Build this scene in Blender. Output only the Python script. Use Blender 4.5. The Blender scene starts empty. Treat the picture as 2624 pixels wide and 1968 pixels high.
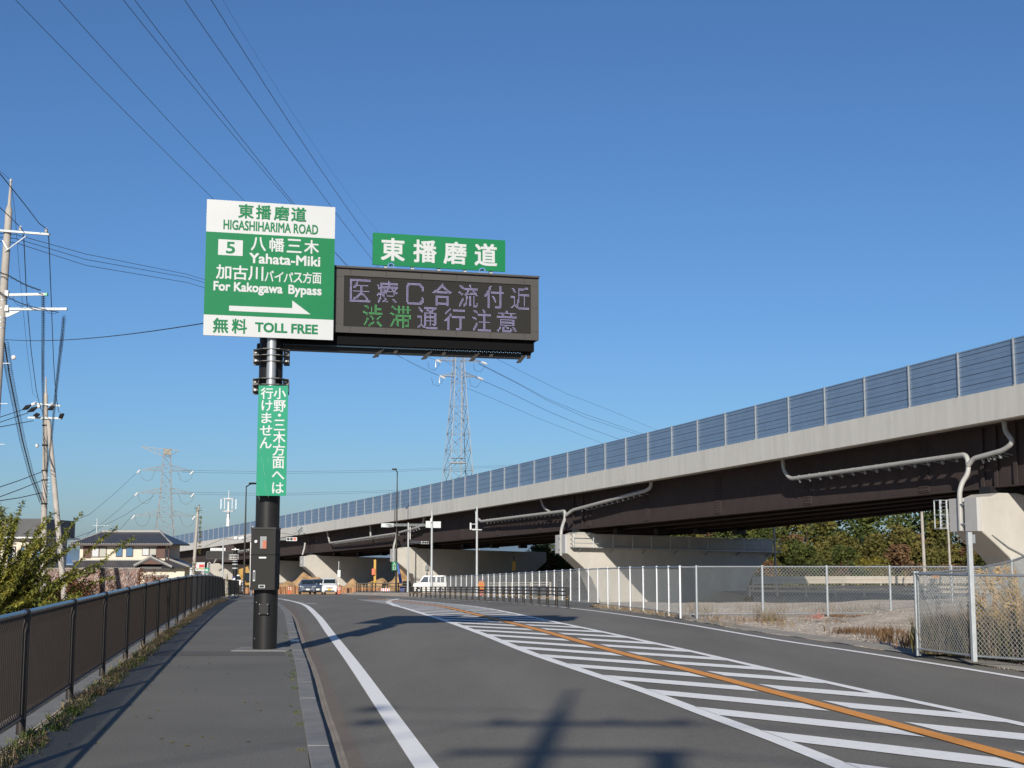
import bpy, bmesh, math, random
from math import sin, cos, tan, pi, radians, atan, atan2, sqrt, floor
from mathutils import Vector, Matrix
random.seed(7)
S = bpy.context.scene
C = S.collection
# ------------------------------------------------------------------ camera, light
FP, HZ = 3500.0, 443.0
TILT = atan(HZ / FP)
EYE = 1.62
cd = bpy.data.cameras.new('camera'); cam = bpy.data.objects.new('camera', cd); C.objects.link(cam)
cd.sensor_width = 36; cd.lens = 36 * FP / 2624; cd.clip_start = 0.1; cd.clip_end = 9000
cam.location = (0, 0, EYE); cam.rotation_euler = (pi / 2 + TILT, 0, 0)
S.camera = cam
SUN_EL, SUN_AZ = radians(23.0), radians(5.2)      # light travels towards +Y, a little +X
w = bpy.data.worlds.new("World"); S.world = w; w.use_nodes = True
nt = w.node_tree; bg = nt.nodes['Background']
sky = nt.nodes.new('ShaderNodeTexSky'); sky.sky_type = 'NISHITA'; sky.sun_disc = False
sky.sun_elevation = SUN_EL; sky.sun_rotation = pi + SUN_AZ
sky.air_density = 1.28; sky.dust_density = 4.1; sky.ozone_density = 8.2; sky.altitude = 2000
nt.links.new(sky.outputs[0], bg.inputs[0]); bg.inputs[1].default_value = 0.0835
ld = bpy.data.lights.new('sun', 'SUN'); ld.energy = 5.0; ld.angle = radians(0.5); ld.color = (1.0, 0.925, 0.81)
lo = bpy.data.objects.new('sun', ld); C.objects.link(lo)
sdir = Vector((sin(SUN_AZ) * cos(SUN_EL), cos(SUN_AZ) * cos(SUN_EL), -sin(SUN_EL)))
lo.rotation_euler = sdir.to_track_quat('-Z', 'Y').to_euler(); lo.location = (0, -20, 40)
S.view_settings.view_transform = 'Standard'; S.view_settings.look = 'None'
S.view_settings.exposure = 0.30; S.view_settings.gamma = 1.0

# ------------------------------------------------------------------ helpers
def ray(u, v):
    """direction (x/y, dz/y) of a point measured in the photograph, used to work out real positions"""
    r = (u - 1312) / FP; q = (984 - v) / FP
    c, s = cos(TILT), sin(TILT)
    d = (r, c - q * s, s + q * c)
    return d[0] / d[1], d[2] / d[1]
def at(u, v, y):
    a, b = ray(u, v)
    return Vector((a * y, y, EYE + b * y))
def zr(y):
    if y < 27: return 0.
    if y < 66: return -.5 * .024 / 39 * (y - 27) ** 2
    if y < 150: return -.468 - .0215 * (y - 66)
    return -2.274 - .43 * (1 - math.exp(-(y - 150) / 20))
def lerp(a, b, t): return a + (b - a) * t
def sstep(a, b, t):
    t = max(0., min(1., (t - a) / (b - a))); return t * t * (3 - 2 * t)
def curve(pts):
    """x as a smooth function of y through (x, y) points"""
    P = sorted(((y, x) for x, y in pts))
    ys = [p[0] for p in P]; xs = [p[1] for p in P]; n = len(P)
    d = [(xs[i + 1] - xs[i]) / (ys[i + 1] - ys[i]) for i in range(n - 1)]
    m = [d[0]] + [(d[i - 1] + d[i]) / 2 for i in range(1, n - 1)] + [d[-1]]
    def f(y):
        if y <= ys[0]: return xs[0] + m[0] * (y - ys[0])
        if y >= ys[-1]: return xs[-1] + m[-1] * (y - ys[-1])
        i = 0
        while y > ys[i + 1]: i += 1
        h = ys[i + 1] - ys[i]; t = (y - ys[i]) / h
        return ((2*t**3 - 3*t*t + 1) * xs[i] + (t**3 - 2*t*t + t) * h * m[i] + (3*t*t - 2*t**3) * xs[i+1] + (t**3 - t*t) * h * m[i+1])
    return f

def mat(name, col, rough=.7, metal=0., var=.0, scale=6., bump=0., bscale=60., col2=None, emit=0., stretch=None, spec=None):
    m = bpy.data.materials.new(name); m.use_nodes = True; n = m.node_tree; b = n.nodes['Principled BSDF']
    b.inputs['Base Color'].default_value = (*col, 1); b.inputs['Roughness'].default_value = rough; b.inputs['Metallic'].default_value = metal
    if spec is not None: b.inputs['Specular IOR Level'].default_value = spec
    tc = n.nodes.new('ShaderNodeTexCoord'); src = tc.outputs['Object']
    if stretch:
        mp = n.nodes.new('ShaderNodeMapping'); mp.inputs['Scale'].default_value = stretch; n.links.new(src, mp.inputs[0]); src = mp.outputs[0]
    if var or col2:
        t = n.nodes.new('ShaderNodeTexNoise'); t.inputs['Scale'].default_value = scale; t.inputs['Detail'].default_value = 6; t.inputs['Roughness'].default_value = .65
        n.links.new(src, t.inputs['Vector'])
        r = n.nodes.new('ShaderNodeValToRGB'); r.color_ramp.elements[0].position = .3; r.color_ramp.elements[1].position = .7
        c2 = col2 or tuple(min(1, c * (1 + var)) for c in col); c1 = col if col2 else tuple(c * (1 - var) for c in col)
        r.color_ramp.elements[0].color = (*c1, 1); r.color_ramp.elements[1].color = (*c2, 1)
        n.links.new(t.outputs['Fac'], r.inputs[0]); n.links.new(r.outputs[0], b.inputs['Base Color'])
    if bump:
        t2 = n.nodes.new('ShaderNodeTexNoise'); t2.inputs['Scale'].default_value = bscale; t2.inputs['Detail'].default_value = 3
        n.links.new(src, t2.inputs['Vector'])
        bp = n.nodes.new('ShaderNodeBump'); bp.inputs['Strength'].default_value = bump; bp.inputs['Distance'].default_value = .02
        n.links.new(t2.outputs['Fac'], bp.inputs['Height']); n.links.new(bp.outputs[0], b.inputs['Normal'])
    if emit:
        b.inputs['Emission Color'].default_value = (*col, 1); b.inputs['Emission Strength'].default_value = emit
    return m
def mixnodes(m):
    return m.node_tree, m.node_tree.nodes['Principled BSDF']

class MB:
    """collects shapes and links them as one mesh object"""
    def __init__(s): s.v = []; s.f = []
    def add(s, vs, fs):
        k = len(s.v); s.v += [tuple(v) for v in vs]; s.f += [tuple(i + k for i in f) for f in fs]
    def hexa(s, p):     # 8 points: bottom ring 4, top ring 4
        s.add(p, [(0, 3, 2, 1), (4, 5, 6, 7), (0, 1, 5, 4), (1, 2, 6, 5), (2, 3, 7, 6), (3, 0, 4, 7)])
    def box(s, c, d, rz=0.):
        cx, cy, cz = c; hx, hy, hz = d[0] / 2, d[1] / 2, d[2] / 2; a, b = cos(rz), sin(rz)
        p = []
        for z in (-hz, hz):
            for x, y in ((-hx, -hy), (hx, -hy), (hx, hy), (-hx, hy)):
                p.append((cx + x * a - y * b, cy + x * b + y * a, cz + z))
        s.hexa(p)
    def beam(s, p, q, w_, h_=None, up=(0, 0, 1)):
        p, q = Vector(p), Vector(q); h_ = h_ or w_
        d = (q - p)
        if d.length < 1e-6: return
        d.normalize(); u = Vector(up)
        if abs(d.dot(u)) > .98: u = Vector((1, 0, 0))
        sx = d.cross(u).normalized(); sz = sx.cross(d)
        a, b = sx * w_ / 2, sz * h_ / 2
        s.hexa([p - a - b, p + a - b, q + a - b, q - a - b, p - a + b, p + a + b, q + a + b, q - a + b])
    def tube(s, pts, r, n=8, cap=True):
        pts = [Vector(p) for p in pts]
        rs = r if isinstance(r, (list, tuple)) else [r] * len(pts)
        rings = []; prev = None
        for i, p in enumerate(pts):
            d = (pts[min(i + 1, len(pts) - 1)] - pts[max(i - 1, 0)])
            if d.length < 1e-9: d = Vector((0, 0, 1))
            d.normalize()
            if prev is None:
                u = Vector((0, 0, 1)) if abs(d.z) < .9 else Vector((1, 0, 0))
            else: u = prev
            a = (u - d * u.dot(d)).normalized(); b = d.cross(a); prev = a
            rings.append([p + (a * cos(2 * pi * j / n) + b * sin(2 * pi * j / n)) * rs[i] for j in range(n)])
        vs = [q for r_ in rings for q in r_]; fs = []
        for i in range(len(pts) - 1):
            for j in range(n):
                a, b = i * n + j, i * n + (j + 1) % n
                fs.append((a, b, b + n, a + n))
        if cap: fs.append(tuple(range(n))[::-1]); fs.append(tuple((len(pts) - 1) * n + j for j in range(n)))
        s.add(vs, fs)
    def cyl(s, c, r, z0, z1, n=16, r2=None):
        s.tube([(c[0], c[1], z0), (c[0], c[1], z1)], [r, r if r2 is None else r2], n)
    def prism(s, poly, off):     # polygon of 3D points extruded by a vector
        k = len(poly); off = Vector(off)
        vs = [Vector(p) for p in poly] + [Vector(p) + off for p in poly]
        fs = [tuple(range(k))[::-1], tuple(range(k, 2 * k))] + [(i, (i + 1) % k, (i + 1) % k + k, i + k) for i in range(k)]
        s.add(vs, fs)
    def sphere(s, c, r, n=10, m=6, sc=(1, 1, 1)):
        vs = []; fs = []
        for i in range(m + 1):
            t = pi * i / m
            for j in range(n):
                p = 2 * pi * j / n
                vs.append((c[0] + r * sc[0] * sin(t) * cos(p), c[1] + r * sc[1] * sin(t) * sin(p), c[2] + r * sc[2] * cos(t)))
        for i in range(m):
            for j in range(n):
                a, b = i * n + j, i * n + (j + 1) % n
                fs.append((a, a + n, b + n, b))
        s.add(vs, fs)
    def build(s, name, m, parent=None, smooth=False, bevel=0.):
        me = bpy.data.meshes.new(name); me.from_pydata(s.v, [], s.f)
        o = bpy.data.objects.new(name, me); C.objects.link(o)
        ms = m if isinstance(m, (list, tuple)) else [m]
        for q in ms: me.materials.append(q)
        if smooth:
            me.polygons.foreach_set('use_smooth', [True] * len(me.polygons))
            try: me.set_sharp_from_angle(angle=radians(40))
            except Exception: pass
        me.update()
        bm = bmesh.new(); bm.from_mesh(me); bmesh.ops.recalc_face_normals(bm, faces=bm.faces); bm.to_mesh(me); bm.free()
        if bevel:
            b = o.modifiers.new('bevel', 'BEVEL'); b.width = bevel; b.segments = 2; b.limit_method = 'ANGLE'
        if parent:
            o.parent = parent; o.matrix_parent_inverse = parent_inv(parent)
        return o
def parent_inv(p):
    m = Matrix.Translation(p.location) @ p.rotation_euler.to_matrix().to_4x4()
    if p.parent: m = m_world(p.parent) @ p.matrix_parent_inverse @ m
    return m.inverted()
def m_world(p):
    m = Matrix.Translation(p.location) @ p.rotation_euler.to_matrix().to_4x4()
    if p.parent: m = m_world(p.parent) @ p.matrix_parent_inverse @ m
    return m
def tag(o, label=None, cat=None, group=None, kind=None):
    if label: o['label'] = label
    if cat: o['category'] = cat
    if group: o['group'] = group
    if kind: o['kind'] = kind
    return o
def thing(name, loc, label, cat, group=None):
    o = bpy.data.objects.new(name, None); o.location = loc; o.empty_display_size = .2; C.objects.link(o)
    return tag(o, label, cat, group)
def kids(o): return [c for c in list(bpy.data.objects) if c.parent == o]
KID = {}
def copy_tree(o, loc=None, rz=None, parent=None, label=None):
    c = o.copy(); C.objects.link(c)
    if parent is not None: c.parent = parent
    if loc is not None: c.location = loc
    if rz is not None: c.rotation_euler = (0, 0, rz)
    if label: c['label'] = label
    if o.name not in KID: KID[o.name] = kids(o)
    for ch in KID[o.name]: copy_tree(ch, parent=c)
    return c
NUMW = ['first', 'second', 'third', 'fourth', 'fifth', 'sixth', 'seventh', 'eighth', 'ninth', 'tenth', 'eleventh', 'twelfth', 'thirteenth', 'fourteenth', 'fifteenth', 'sixteenth', 'seventeenth', 'eighteenth', 'nineteenth', 'twentieth', 'twenty-first', 'twenty-second', 'twenty-third', 'twenty-fourth', 'twenty-fifth', 'twenty-sixth', 'twenty-seventh', 'twenty-eighth', 'twenty-ninth', 'thirtieth']
DG = None
def text_mesh(body, bold=0.):
    """2-D polygons of a line of lettering, in its own bounding box 0..1"""
    cu = bpy.data.curves.new('lettering', 'FONT'); cu.body = body; cu.offset = bold; cu.resolution_u = 3
    ob = bpy.data.objects.new('lettering', cu); C.objects.link(ob)
    dg = bpy.context.evaluated_depsgraph_get(); me = bpy.data.meshes.new_from_object(ob.evaluated_get(dg))
    vs = [v.co.copy() for v in me.vertices]; fs = [tuple(p.vertices) for p in me.polygons]
    bpy.data.objects.remove(ob); bpy.data.curves.remove(cu); bpy.data.meshes.remove(me)
    x0 = min(v.x for v in vs); x1 = max(v.x for v in vs); y0 = min(v.y for v in vs); y1 = max(v.y for v in vs)
    return [((v.x - x0) / max(1e-6, x1 - x0), (v.y - y0) / max(1e-6, y1 - y0)) for v in vs], fs
def put_text(mb, body, box, fn, bold=0.):
    """box = (s0, s1, t_top, t_bottom); fn(s, t) gives the point on the board; heavy strokes come from shifted layers"""
    vs, fs = text_mesh(body, 0.)
    s0, s1, tt, tb = box
    e = bold * 1.15; kx = (s1 - s0) / max(1, len(body) * (.55 if len(body) > 1 else 1)); ky = abs(tb - tt)
    lay = [(0, 0)] if not bold else [(-e, -e), (e, -e), (-e, e), (e, e), (0, 0), (0, e), (e, 0), (-e, 0), (0, -e)]
    for i, (a, b) in enumerate(lay):
        p = [fn(lerp(s0, s1, x) + a * kx, lerp(tb, tt, y) + b * ky) for x, y in vs]
        mb.add([q + FRONT * (.00025 * i) for q in p], fs)
FRONT = Vector((sin(radians(14.5)), -cos(radians(14.5)), 0))

# ------------------------------------------------------------------ materials
def asphalt(name, c1, c2, speck, track=False, gr=.45):
    m = mat(name, c1, .88, 0, 0, bump=.35, bscale=90); n, b = mixnodes(m)
    tc = n.nodes.new('ShaderNodeTexCoord')
    big = n.nodes.new('ShaderNodeTexNoise'); big.inputs['Scale'].default_value = .35; big.inputs['Detail'].default_value = 7; big.inputs['Roughness'].default_value = .6
    fine = n.nodes.new('ShaderNodeTexNoise'); fine.inputs['Scale'].default_value = 45; fine.inputs['Detail'].default_value = 5; fine.inputs['Roughness'].default_value = .8
    vor = n.nodes.new('ShaderNodeTexVoronoi'); vor.inputs['Scale'].default_value = 32
    mp = n.nodes.new('ShaderNodeMapping'); mp.inputs['Scale'].default_value = (1.6, .25, 1) if track else (1, 1, 1)
    n.links.new(tc.outputs['Object'], mp.inputs[0]); n.links.new(mp.outputs[0], big.inputs['Vector'])
    n.links.new(tc.outputs['Object'], fine.inputs['Vector']); n.links.new(tc.outputs['Object'], vor.inputs['Vector'])
    r = n.nodes.new('ShaderNodeValToRGB'); r.color_ramp.elements[0].position = .32; r.color_ramp.elements[1].position = .68
    r.color_ramp.elements[0].color = (*c1, 1); r.color_ramp.elements[1].color = (*c2, 1)
    n.links.new(big.outputs['Fac'], r.inputs[0])
    mx = n.nodes.new('ShaderNodeMix'); mx.data_type = 'RGBA'; mx.blend_type = 'MULTIPLY'; mx.inputs['Factor'].default_value = 1
    r2 = n.nodes.new('ShaderNodeValToRGB'); r2.color_ramp.elements[0].position = .25; r2.color_ramp.elements[1].position = .75
    r2.color_ramp.elements[0].color = (1 - gr, 1 - gr, 1 - gr, 1); r2.color_ramp.elements[1].color = (1 + gr, 1 + gr, 1 + gr * .93, 1)
    n.links.new(fine.outputs['Fac'], r2.inputs[0]); n.links.new(r.outputs[0], mx.inputs[6]); n.links.new(r2.outputs[0], mx.inputs[7])
    # pale stones in the surface
    r3 = n.nodes.new('ShaderNodeValToRGB'); r3.color_ramp.elements[0].position = .05; r3.color_ramp.elements[1].position = .09
    r3.color_ramp.elements[0].color = (1, 1, 1, 1); r3.color_ramp.elements[1].color = (0, 0, 0, 1)
    n.links.new(vor.outputs['Distance'], r3.inputs[0])
    mx2 = n.nodes.new('ShaderNodeMix'); mx2.data_type = 'RGBA'; n.links.new(r3.outputs[0], mx2.inputs['Factor'])
    n.links.new(mx.outputs[2], mx2.inputs[6]); mx2.inputs[7].default_value = (*speck, 1)
    n.links.new(mx2.outputs[2], b.inputs['Base Color'])
    return m
M = {}
M['road'] = asphalt('road_asphalt', (.140, .130, .112), (.205, .192, .167), (.33, .31, .27), True)
M['walk'] = asphalt('sidewalk_asphalt', (.122, .117, .105), (.164, .157, .141), (.40, .38, .34), gr=.6)
M['patch'] = asphalt('patch_and_ramp_shade_asphalt', (.098, .092, .086), (.118, .112, .105), (.26, .25, .23))
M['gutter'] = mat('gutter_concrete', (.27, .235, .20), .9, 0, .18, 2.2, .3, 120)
M['kerb'] = mat('kerb_concrete', (.215, .215, .21), .85, 0, .16, 3, .3, 150)
M['concrete'] = mat('concrete', (.42, .40, .36), .85, 0, 0, 1, .15, 40, col2=(.50, .48, .44))
M['fascia'] = mat('parapet_concrete', (.55, .54, .50), .85, 0, 0, 1.1, .1, 30, col2=(.66, .65, .61), stretch=(1.8, 1.8, .12))
M['pier'] = mat('pier_concrete', (.42, .40, .36), .85, 0, 0, .7, .12, 20, col2=(.53, .505, .455), stretch=(1, 1, .6))
M['panel'] = mat('pale_grey_end_panel', (.47, .47, .46), .8, 0, .04, 2)
M['steel'] = mat('brown_girder_paint', (.068, .054, .052), .85, 0, .12, 1.5, spec=.04)
M['barrier'] = mat('blue_grey_barrier_panel', (.155, .24, .37), .38, 0, .08, .8, spec=.5)
M['barrier_line'] = mat('barrier_joint', (.045, .062, .09), .6)
M['seam'] = mat('panel_seam_blue', (.10, .15, .22), .5)
M['galv'] = mat('galvanised_steel', (.42, .45, .47), .42, .55, .12, 8)
M['galv_light'] = mat('pale_galvanised_steel', (.46, .49, .50), .5, .2, .1, 8)
M['mesh'] = mat('weathered_mesh_wire', (.38, .40, .40), .6, .2)
M['white_post'] = mat('white_painted_post', (.78, .80, .82), .5)
M['pipe'] = mat('pale_grey_pipe', (.40, .40, .385), .5, 0, .08, 3)
M['pipe2'] = mat('taupe_pipe_elbow', (.25, .22, .19), .6)
M['dark'] = mat('dark_brown_paint', (.026, .020, .016), .45, 0, .15, 5)
M['black'] = mat('charcoal_paint', (.017, .017, .0175), .42, 0, .1, 3, spec=.25)
M['blackbox'] = mat('charcoal_cabinet_paint', (.026, .0255, .025), .65, 0, .06, 3, spec=.15)
M['clamp'] = mat('dark_weathered_steel', (.10, .10, .10), .55, .2)
M['rail'] = mat('brown_handrail', (.075, .07, .075), .22, .35, 0)
M['rubber'] = mat('tyre_rubber', (.02, .02, .02), .8)
M['glass'] = mat('dark_window_glass', (.02, .03, .035), .08, 0, spec=.8)
M['green'] = mat('green_sign_sheet', (.002, .175, .062), .5, 0, .05, 2, spec=.2)
M['green2'] = mat('mint_green_sign_sheet', (.006, .27, .15), .5, 0, .06, 1.5, spec=.2)
M['white'] = mat('white_sign_sheet', (.51, .53, .535), .45, 0, .02, 2)
M['back'] = mat('sign_back_aluminium', (.45, .46, .47), .45, .5, 0)
M['line'] = mat('white_road_paint', (.90, .89, .87), .75, 0, 0, 9, .2, 90, col2=(1., .99, .97))
M['orange_line'] = mat('orange_road_paint', (.78, .30, .045), .75, 0, 0, 9, .2, 90, col2=(.88, .38, .08))
def worn(m, under, lo=.60, hi=.68, sc=3.2):
    """small worn-through flecks that show what lies under the paint"""
    n, b = mixnodes(m); old = b.inputs['Base Color'].links[0].from_socket
    tc = n.nodes.new('ShaderNodeTexCoord'); t = n.nodes.new('ShaderNodeTexNoise'); t.inputs['Scale'].default_value = sc; t.inputs['Detail'].default_value = 10; t.inputs['Roughness'].default_value = .85
    n.links.new(tc.outputs['Object'], t.inputs['Vector']); r = n.nodes.new('ShaderNodeValToRGB'); r.color_ramp.elements[0].position = lo; r.color_ramp.elements[1].position = hi
    n.links.new(t.outputs['Fac'], r.inputs[0]); mx = n.nodes.new('ShaderNodeMix'); mx.data_type = 'RGBA'; n.links.new(r.outputs[0], mx.inputs['Factor']); n.links.new(old, mx.inputs[6]); mx.inputs[7].default_value = (*under, 1); n.links.new(mx.outputs[2], b.inputs['Base Color'])
worn(M['line'], (.30, .29, .27)); worn(M['orange_line'], (.40, .24, .12), .62, .70)
worn(M['kerb'], (.13, .125, .115), .50, .72, 1.6); worn(M['fascia'], (.40, .385, .35), .55, .78, .55); worn(M['pier'], (.36, .34, .30), .56, .8, .8)
M['vms_frame'] = mat('display_frame_grey', (.052, .048, .045), .7, 0, .05, 2)
M['vms_under'] = mat('display_housing_black', (.006, .006, .007), .8, spec=.08)
M['wire'] = mat('black_cable', (.012, .014, .02), .6)
M['wire_far'] = mat('aluminium_conductor', (.045, .055, .08), .55)
M['pole_conc'] = mat('utility_pole_concrete', (.40, .37, .33), .85, 0, .12, 2, .1, 60)
M['porcelain'] = mat('white_porcelain', (.75, .73, .70), .3)
M['insul_red'] = mat('reddish_brown_porcelain', (.30, .09, .05), .3)
M['lattice'] = mat('pylon_steel', (.23, .24, .25), .6, .2)
M['roof'] = mat('grey_roof_tiles', (.055, .055, .062), .45, 0, .2, 4)
M['roof_trim'] = mat('pale_ridge_tiles', (.32, .31, .29), .6)
M['wall_cream'] = mat('cream_render', (.66, .60, .49), .85, 0, .05, 1)
M['wood_brown'] = mat('brown_shutter', (.09, .035, .022), .6, 0, .15, 3)
M['sand'] = mat('yellow_sand', (.42, .25, .11), .95, 0, 0, .7, .5, 3, col2=(.60, .39, .20))
M['ochre'] = mat('orange_safety_netting', (.44, .24, .13), .8, 0, .2, 1.2)
M['white_paint'] = mat('white_car_paint', (.80, .80, .78), .25, 0, spec=.6)
M['silver_paint'] = mat('silver_car_paint', (.50, .53, .55), .28, .35, spec=.6)
M['blue_paint'] = mat('blue_grey_car_paint', (.09, .13, .19), .28, .4, spec=.6)
M['chrome'] = mat('bright_lamp_lens', (.85, .86, .88), .12, .3)
M['plate'] = mat('yellow_number_plate', (.75, .42, .03), .5)
M['plate_w'] = mat('white_number_plate', (.75, .76, .74), .5)
M['yellow'] = mat('yellow_paint', (.50, .28, .02), .5)
M['excav'] = mat('excavator_yellow', (.36, .20, .02), .45, 0, .1, 2)
M['red'] = mat('red_sign_sheet', (.55, .02, .02), .5)
M['redlamp'] = mat('lit_red_signal_lens', (1., .06, .035), .4, emit=1.3)
M['darklamp'] = mat('dark_signal_lens', (.012, .014, .016), .3)
M['blue'] = mat('blue_plastic', (.02, .09, .38), .5)
M['navy'] = mat('navy_sheet', (.02, .03, .16), .5)
M['orange'] = mat('orange_red_plastic', (.75, .13, .04), .5)
M['lit_white'] = mat('white_marker', (.8, .82, .84), .4)
M['bark'] = mat('bark', (.10, .07, .045), .9, 0, .2, 6)
M['guard'] = mat('beige_guard_rail', (.45, .40, .33), .55, .1, .08, 2)
def leafmat(name, a, b, c=None, sc=1.2):
    m = mat(name, a, .7, spec=.15); n, bs = mixnodes(m)
    t = n.nodes.new('ShaderNodeTexNoise'); t.inputs['Scale'].default_value = sc; t.inputs['Detail'].default_value = 4
    tc = n.nodes.new('ShaderNodeTexCoord'); n.links.new(tc.outputs['Object'], t.inputs['Vector'])
    r = n.nodes.new('ShaderNodeValToRGB'); e = r.color_ramp.elements
    e[0].position = .35; e[0].color = (*a, 1); e[1].position = .65; e[1].color = (*(c or b), 1)
    if c: k = e.new(.5); k.color = (*b, 1)
    n.links.new(t.outputs['Fac'], r.inputs[0]); n.links.new(r.outputs[0], bs.inputs['Base Color'])
    tr = n.nodes.new('ShaderNodeBsdfTranslucent'); n.links.new(r.outputs[0], tr.inputs[0])
    mx = n.nodes.new('ShaderNodeMixShader'); mx.inputs[0].default_value = .25
    n.links.new(bs.outputs[0], mx.inputs[1]); n.links.new(tr.outputs[0], mx.inputs[2]); n.links.new(mx.outputs[0], n.nodes['Material Output'].inputs[0])
    return m
M['leaf_dark'] = leafmat('dark_evergreen_leaves', (.050, .075, .022), (.085, .11, .03), (.13, .14, .035), .5)
M['leaf_olive'] = leafmat('olive_leaves', (.085, .095, .025), (.15, .14, .04), (.22, .18, .05), .5)
M['leaf_yellow'] = leafmat('yellow_green_leaves', (.12, .12, .02), (.22, .19, .03), (.34, .24, .04))
M['leaf_brown'] = leafmat('brown_autumn_leaves', (.10, .06, .03), (.19, .11, .055), (.24, .15, .08))
M['leaf_bamboo'] = leafmat('feathery_leaves', (.12, .14, .035), (.20, .22, .05), (.34, .31, .06), 2.)
M['leaf_ochre'] = leafmat('ochre_leaves', (.10, .085, .025), (.17, .13, .04), (.24, .17, .06), 1.5)
M['twig_yellow'] = leafmat('yellow_green_twigs', (.22, .22, .03), (.34, .30, .05))
M['rust_leaf'] = leafmat('rust_red_vines', (.16, .062, .035), (.22, .09, .05), (.13, .10, .04), 1.5)
M['grass_green'] = leafmat('green_grass', (.06, .10, .02), (.12, .16, .04), (.22, .20, .08), 3)
M['grass_dry'] = leafmat('dry_grass', (.22, .15, .08), (.34, .25, .14), (.42, .33, .20), 3)
M['weed_grey'] = leafmat('grey_brown_weeds', (.19, .15, .11), (.32, .25, .18), (.22, .20, .10), 2)
M['reed'] = leafmat('tan_reeds', (.36, .23, .12), (.52, .38, .22), (.42, .32, .12), 2)
M['pink'] = leafmat('pink_weed', (.45, .18, .16), (.5, .25, .2))

# ------------------------------------------------------------------ measured lines on the ground (x, y)
f_kerbL = curve([(-.2, 4), (-1.57, 10.9), (-1.85, 12.6), (-2.42, 15.9), (-3.34, 21.4), (-3.93, 24.7), (-5.23, 32.2), (-6.83, 41.5), (-10.07, 58.5), (-15.2, 84), (-22, 108)])
f_edge = curve([(.6, 4), (-.72, 11.7), (-2.62, 22.9), (-4.2, 32.0), (-5.97, 42.5), (-10.5, 68.0), (-16.5, 96), (-22, 115)])
f_hatL = curve([(3.7, 4), (2.75, 11.8), (2.51, 13.5), (2.17, 15.5), (1.78, 17.9), (1.12, 21.2), (.32, 25.4), (-.61, 31.2), (-1.82, 38.6), (-3.1, 46.3), (-4.51, 55.4), (-5.36, 60.5), (-7, 70)])
f_orange = curve([(5.3, 4), (4.4, 12.1), (3.76, 15.9), (2.85, 20.9), (2.01, 25.1), (.65, 33.4), (-.99, 43.2), (-2.86, 56), (-5.2, 70), (-8.4, 88), (-13, 110)])
f_hatR = curve([(6.7, 4), (5.33, 14.6), (4.82, 17.1), (4.08, 21.2), (3.37, 25.4), (2.62, 29.6), (.94, 39.5), (-.97, 52.5), (-2.53, 62), (-5.02, 76), (-8.8, 94)])
f_redge = curve([(9.2, 8), (7.4, 19.8), (6.99, 22.3), (6.4, 25.4), (5.66, 28.9), (4.5, 37.2), (3.28, 45.6), (1.51, 57.6), (-.95, 73), (-5.27, 93), (-10.4, 113)])
f_asph = curve([(9.7, 8), (7.8, 20.9), (7.36, 23.6), (6.56, 28.4), (5.55, 33.9), (4.9, 40.3), (3.56, 50), (2.3, 58), (-.1, 73.5), (-4.4, 93.5), (-9.5, 113)])
f_fence = lambda y: -2.2 - .178 * y if y < 60 else -12.88 - .178 * (y - 60) + .00003 * (y - 60) ** 2
ZROAD = -.12
def wfar(y): return sstep(96, 116, y)

def ground_z(x, y):
    base = zr(y) - .30
    xa = f_asph(y); xf = f_fence(y)
    if y > 112: base = zr(y) - .30
    if x > xa + .25:
        t = sstep(xa + .25, xa + .8, x)
        base = lerp(zr(y) - .30, zr(y) - .06 + .06 * sin(x * 1.3) * sin(y * .7) * sstep(0, 3, x - xa), t)
        base -= .85 * sstep(62, 92, y) * sstep(1, 10, x - xa) * (1 - sstep(112, 135, y) * (1 - sstep(8, 20, x)))
        base += .38 * sstep(8.5, 14, x) * sstep(24, 38, y) * (1 - sstep(45, 60, y))
    if x < xf - .45:
        base = lerp(zr(y) - .30, zr(y) - 1.3, sstep(.45, 3.5, xf - x))
    return base
def grid_axis(parts):
    out = []
    for a, b, st in parts:
        n = max(1, int(round((b - a) / st)))
        out += [a + (b - a) * i / n for i in range(n)]
    out.append(parts[-1][1]); return out
xs = grid_axis([(-4000, -400, 900), (-400, -60, 30), (-60, -24, 3), (-24, 30, .45), (30, 80, 2.5), (80, 400, 30), (400, 4000, 900)])
ys = grid_axis([(-600, -30, 95), (-30, 6, 3), (6, 60, .45), (60, 180, 2.), (180, 400, 20), (400, 6000, 1400)])
mb = MB(); vs = [(x, y, ground_z(x, y)) for y in ys for x in xs]; nx = len(xs)
mb.add(vs, [(j * nx + i, j * nx + i + 1, (j + 1) * nx + i + 1, (j + 1) * nx + i) for j in range(len(ys) - 1) for i in range(nx - 1)])
# gravelly soil
m = mat('gravelly_soil', (.33, .28, .22), .95, 0, 0); n, b = mixnodes(m)
tc = n.nodes.new('ShaderNodeTexCoord'); v1 = n.nodes.new('ShaderNodeTexVoronoi'); v1.inputs['Scale'].default_value = 11
v2 = n.nodes.new('ShaderNodeTexNoise'); v2.inputs['Scale'].default_value = .5; v2.inputs['Detail'].default_value = 8; v2.inputs['Roughness'].default_value = .7
for q in (v1, v2): n.links.new(tc.outputs['Object'], q.inputs['Vector'])
r1 = n.nodes.new('ShaderNodeValToRGB'); r1.color_ramp.elements[0].color = (.36, .30, .235, 1); r1.color_ramp.elements[1].color = (.66, .57, .47, 1)
r1.color_ramp.elements[0].position = .3; r1.color_ramp.elements[1].position = .65
n.links.new(v2.outputs['Fac'], r1.inputs[0])
mx = n.nodes.new('ShaderNodeMix'); mx.data_type = 'RGBA'; mx.blend_type = 'MULTIPLY'; mx.inputs['Factor'].default_value = .85
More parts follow.
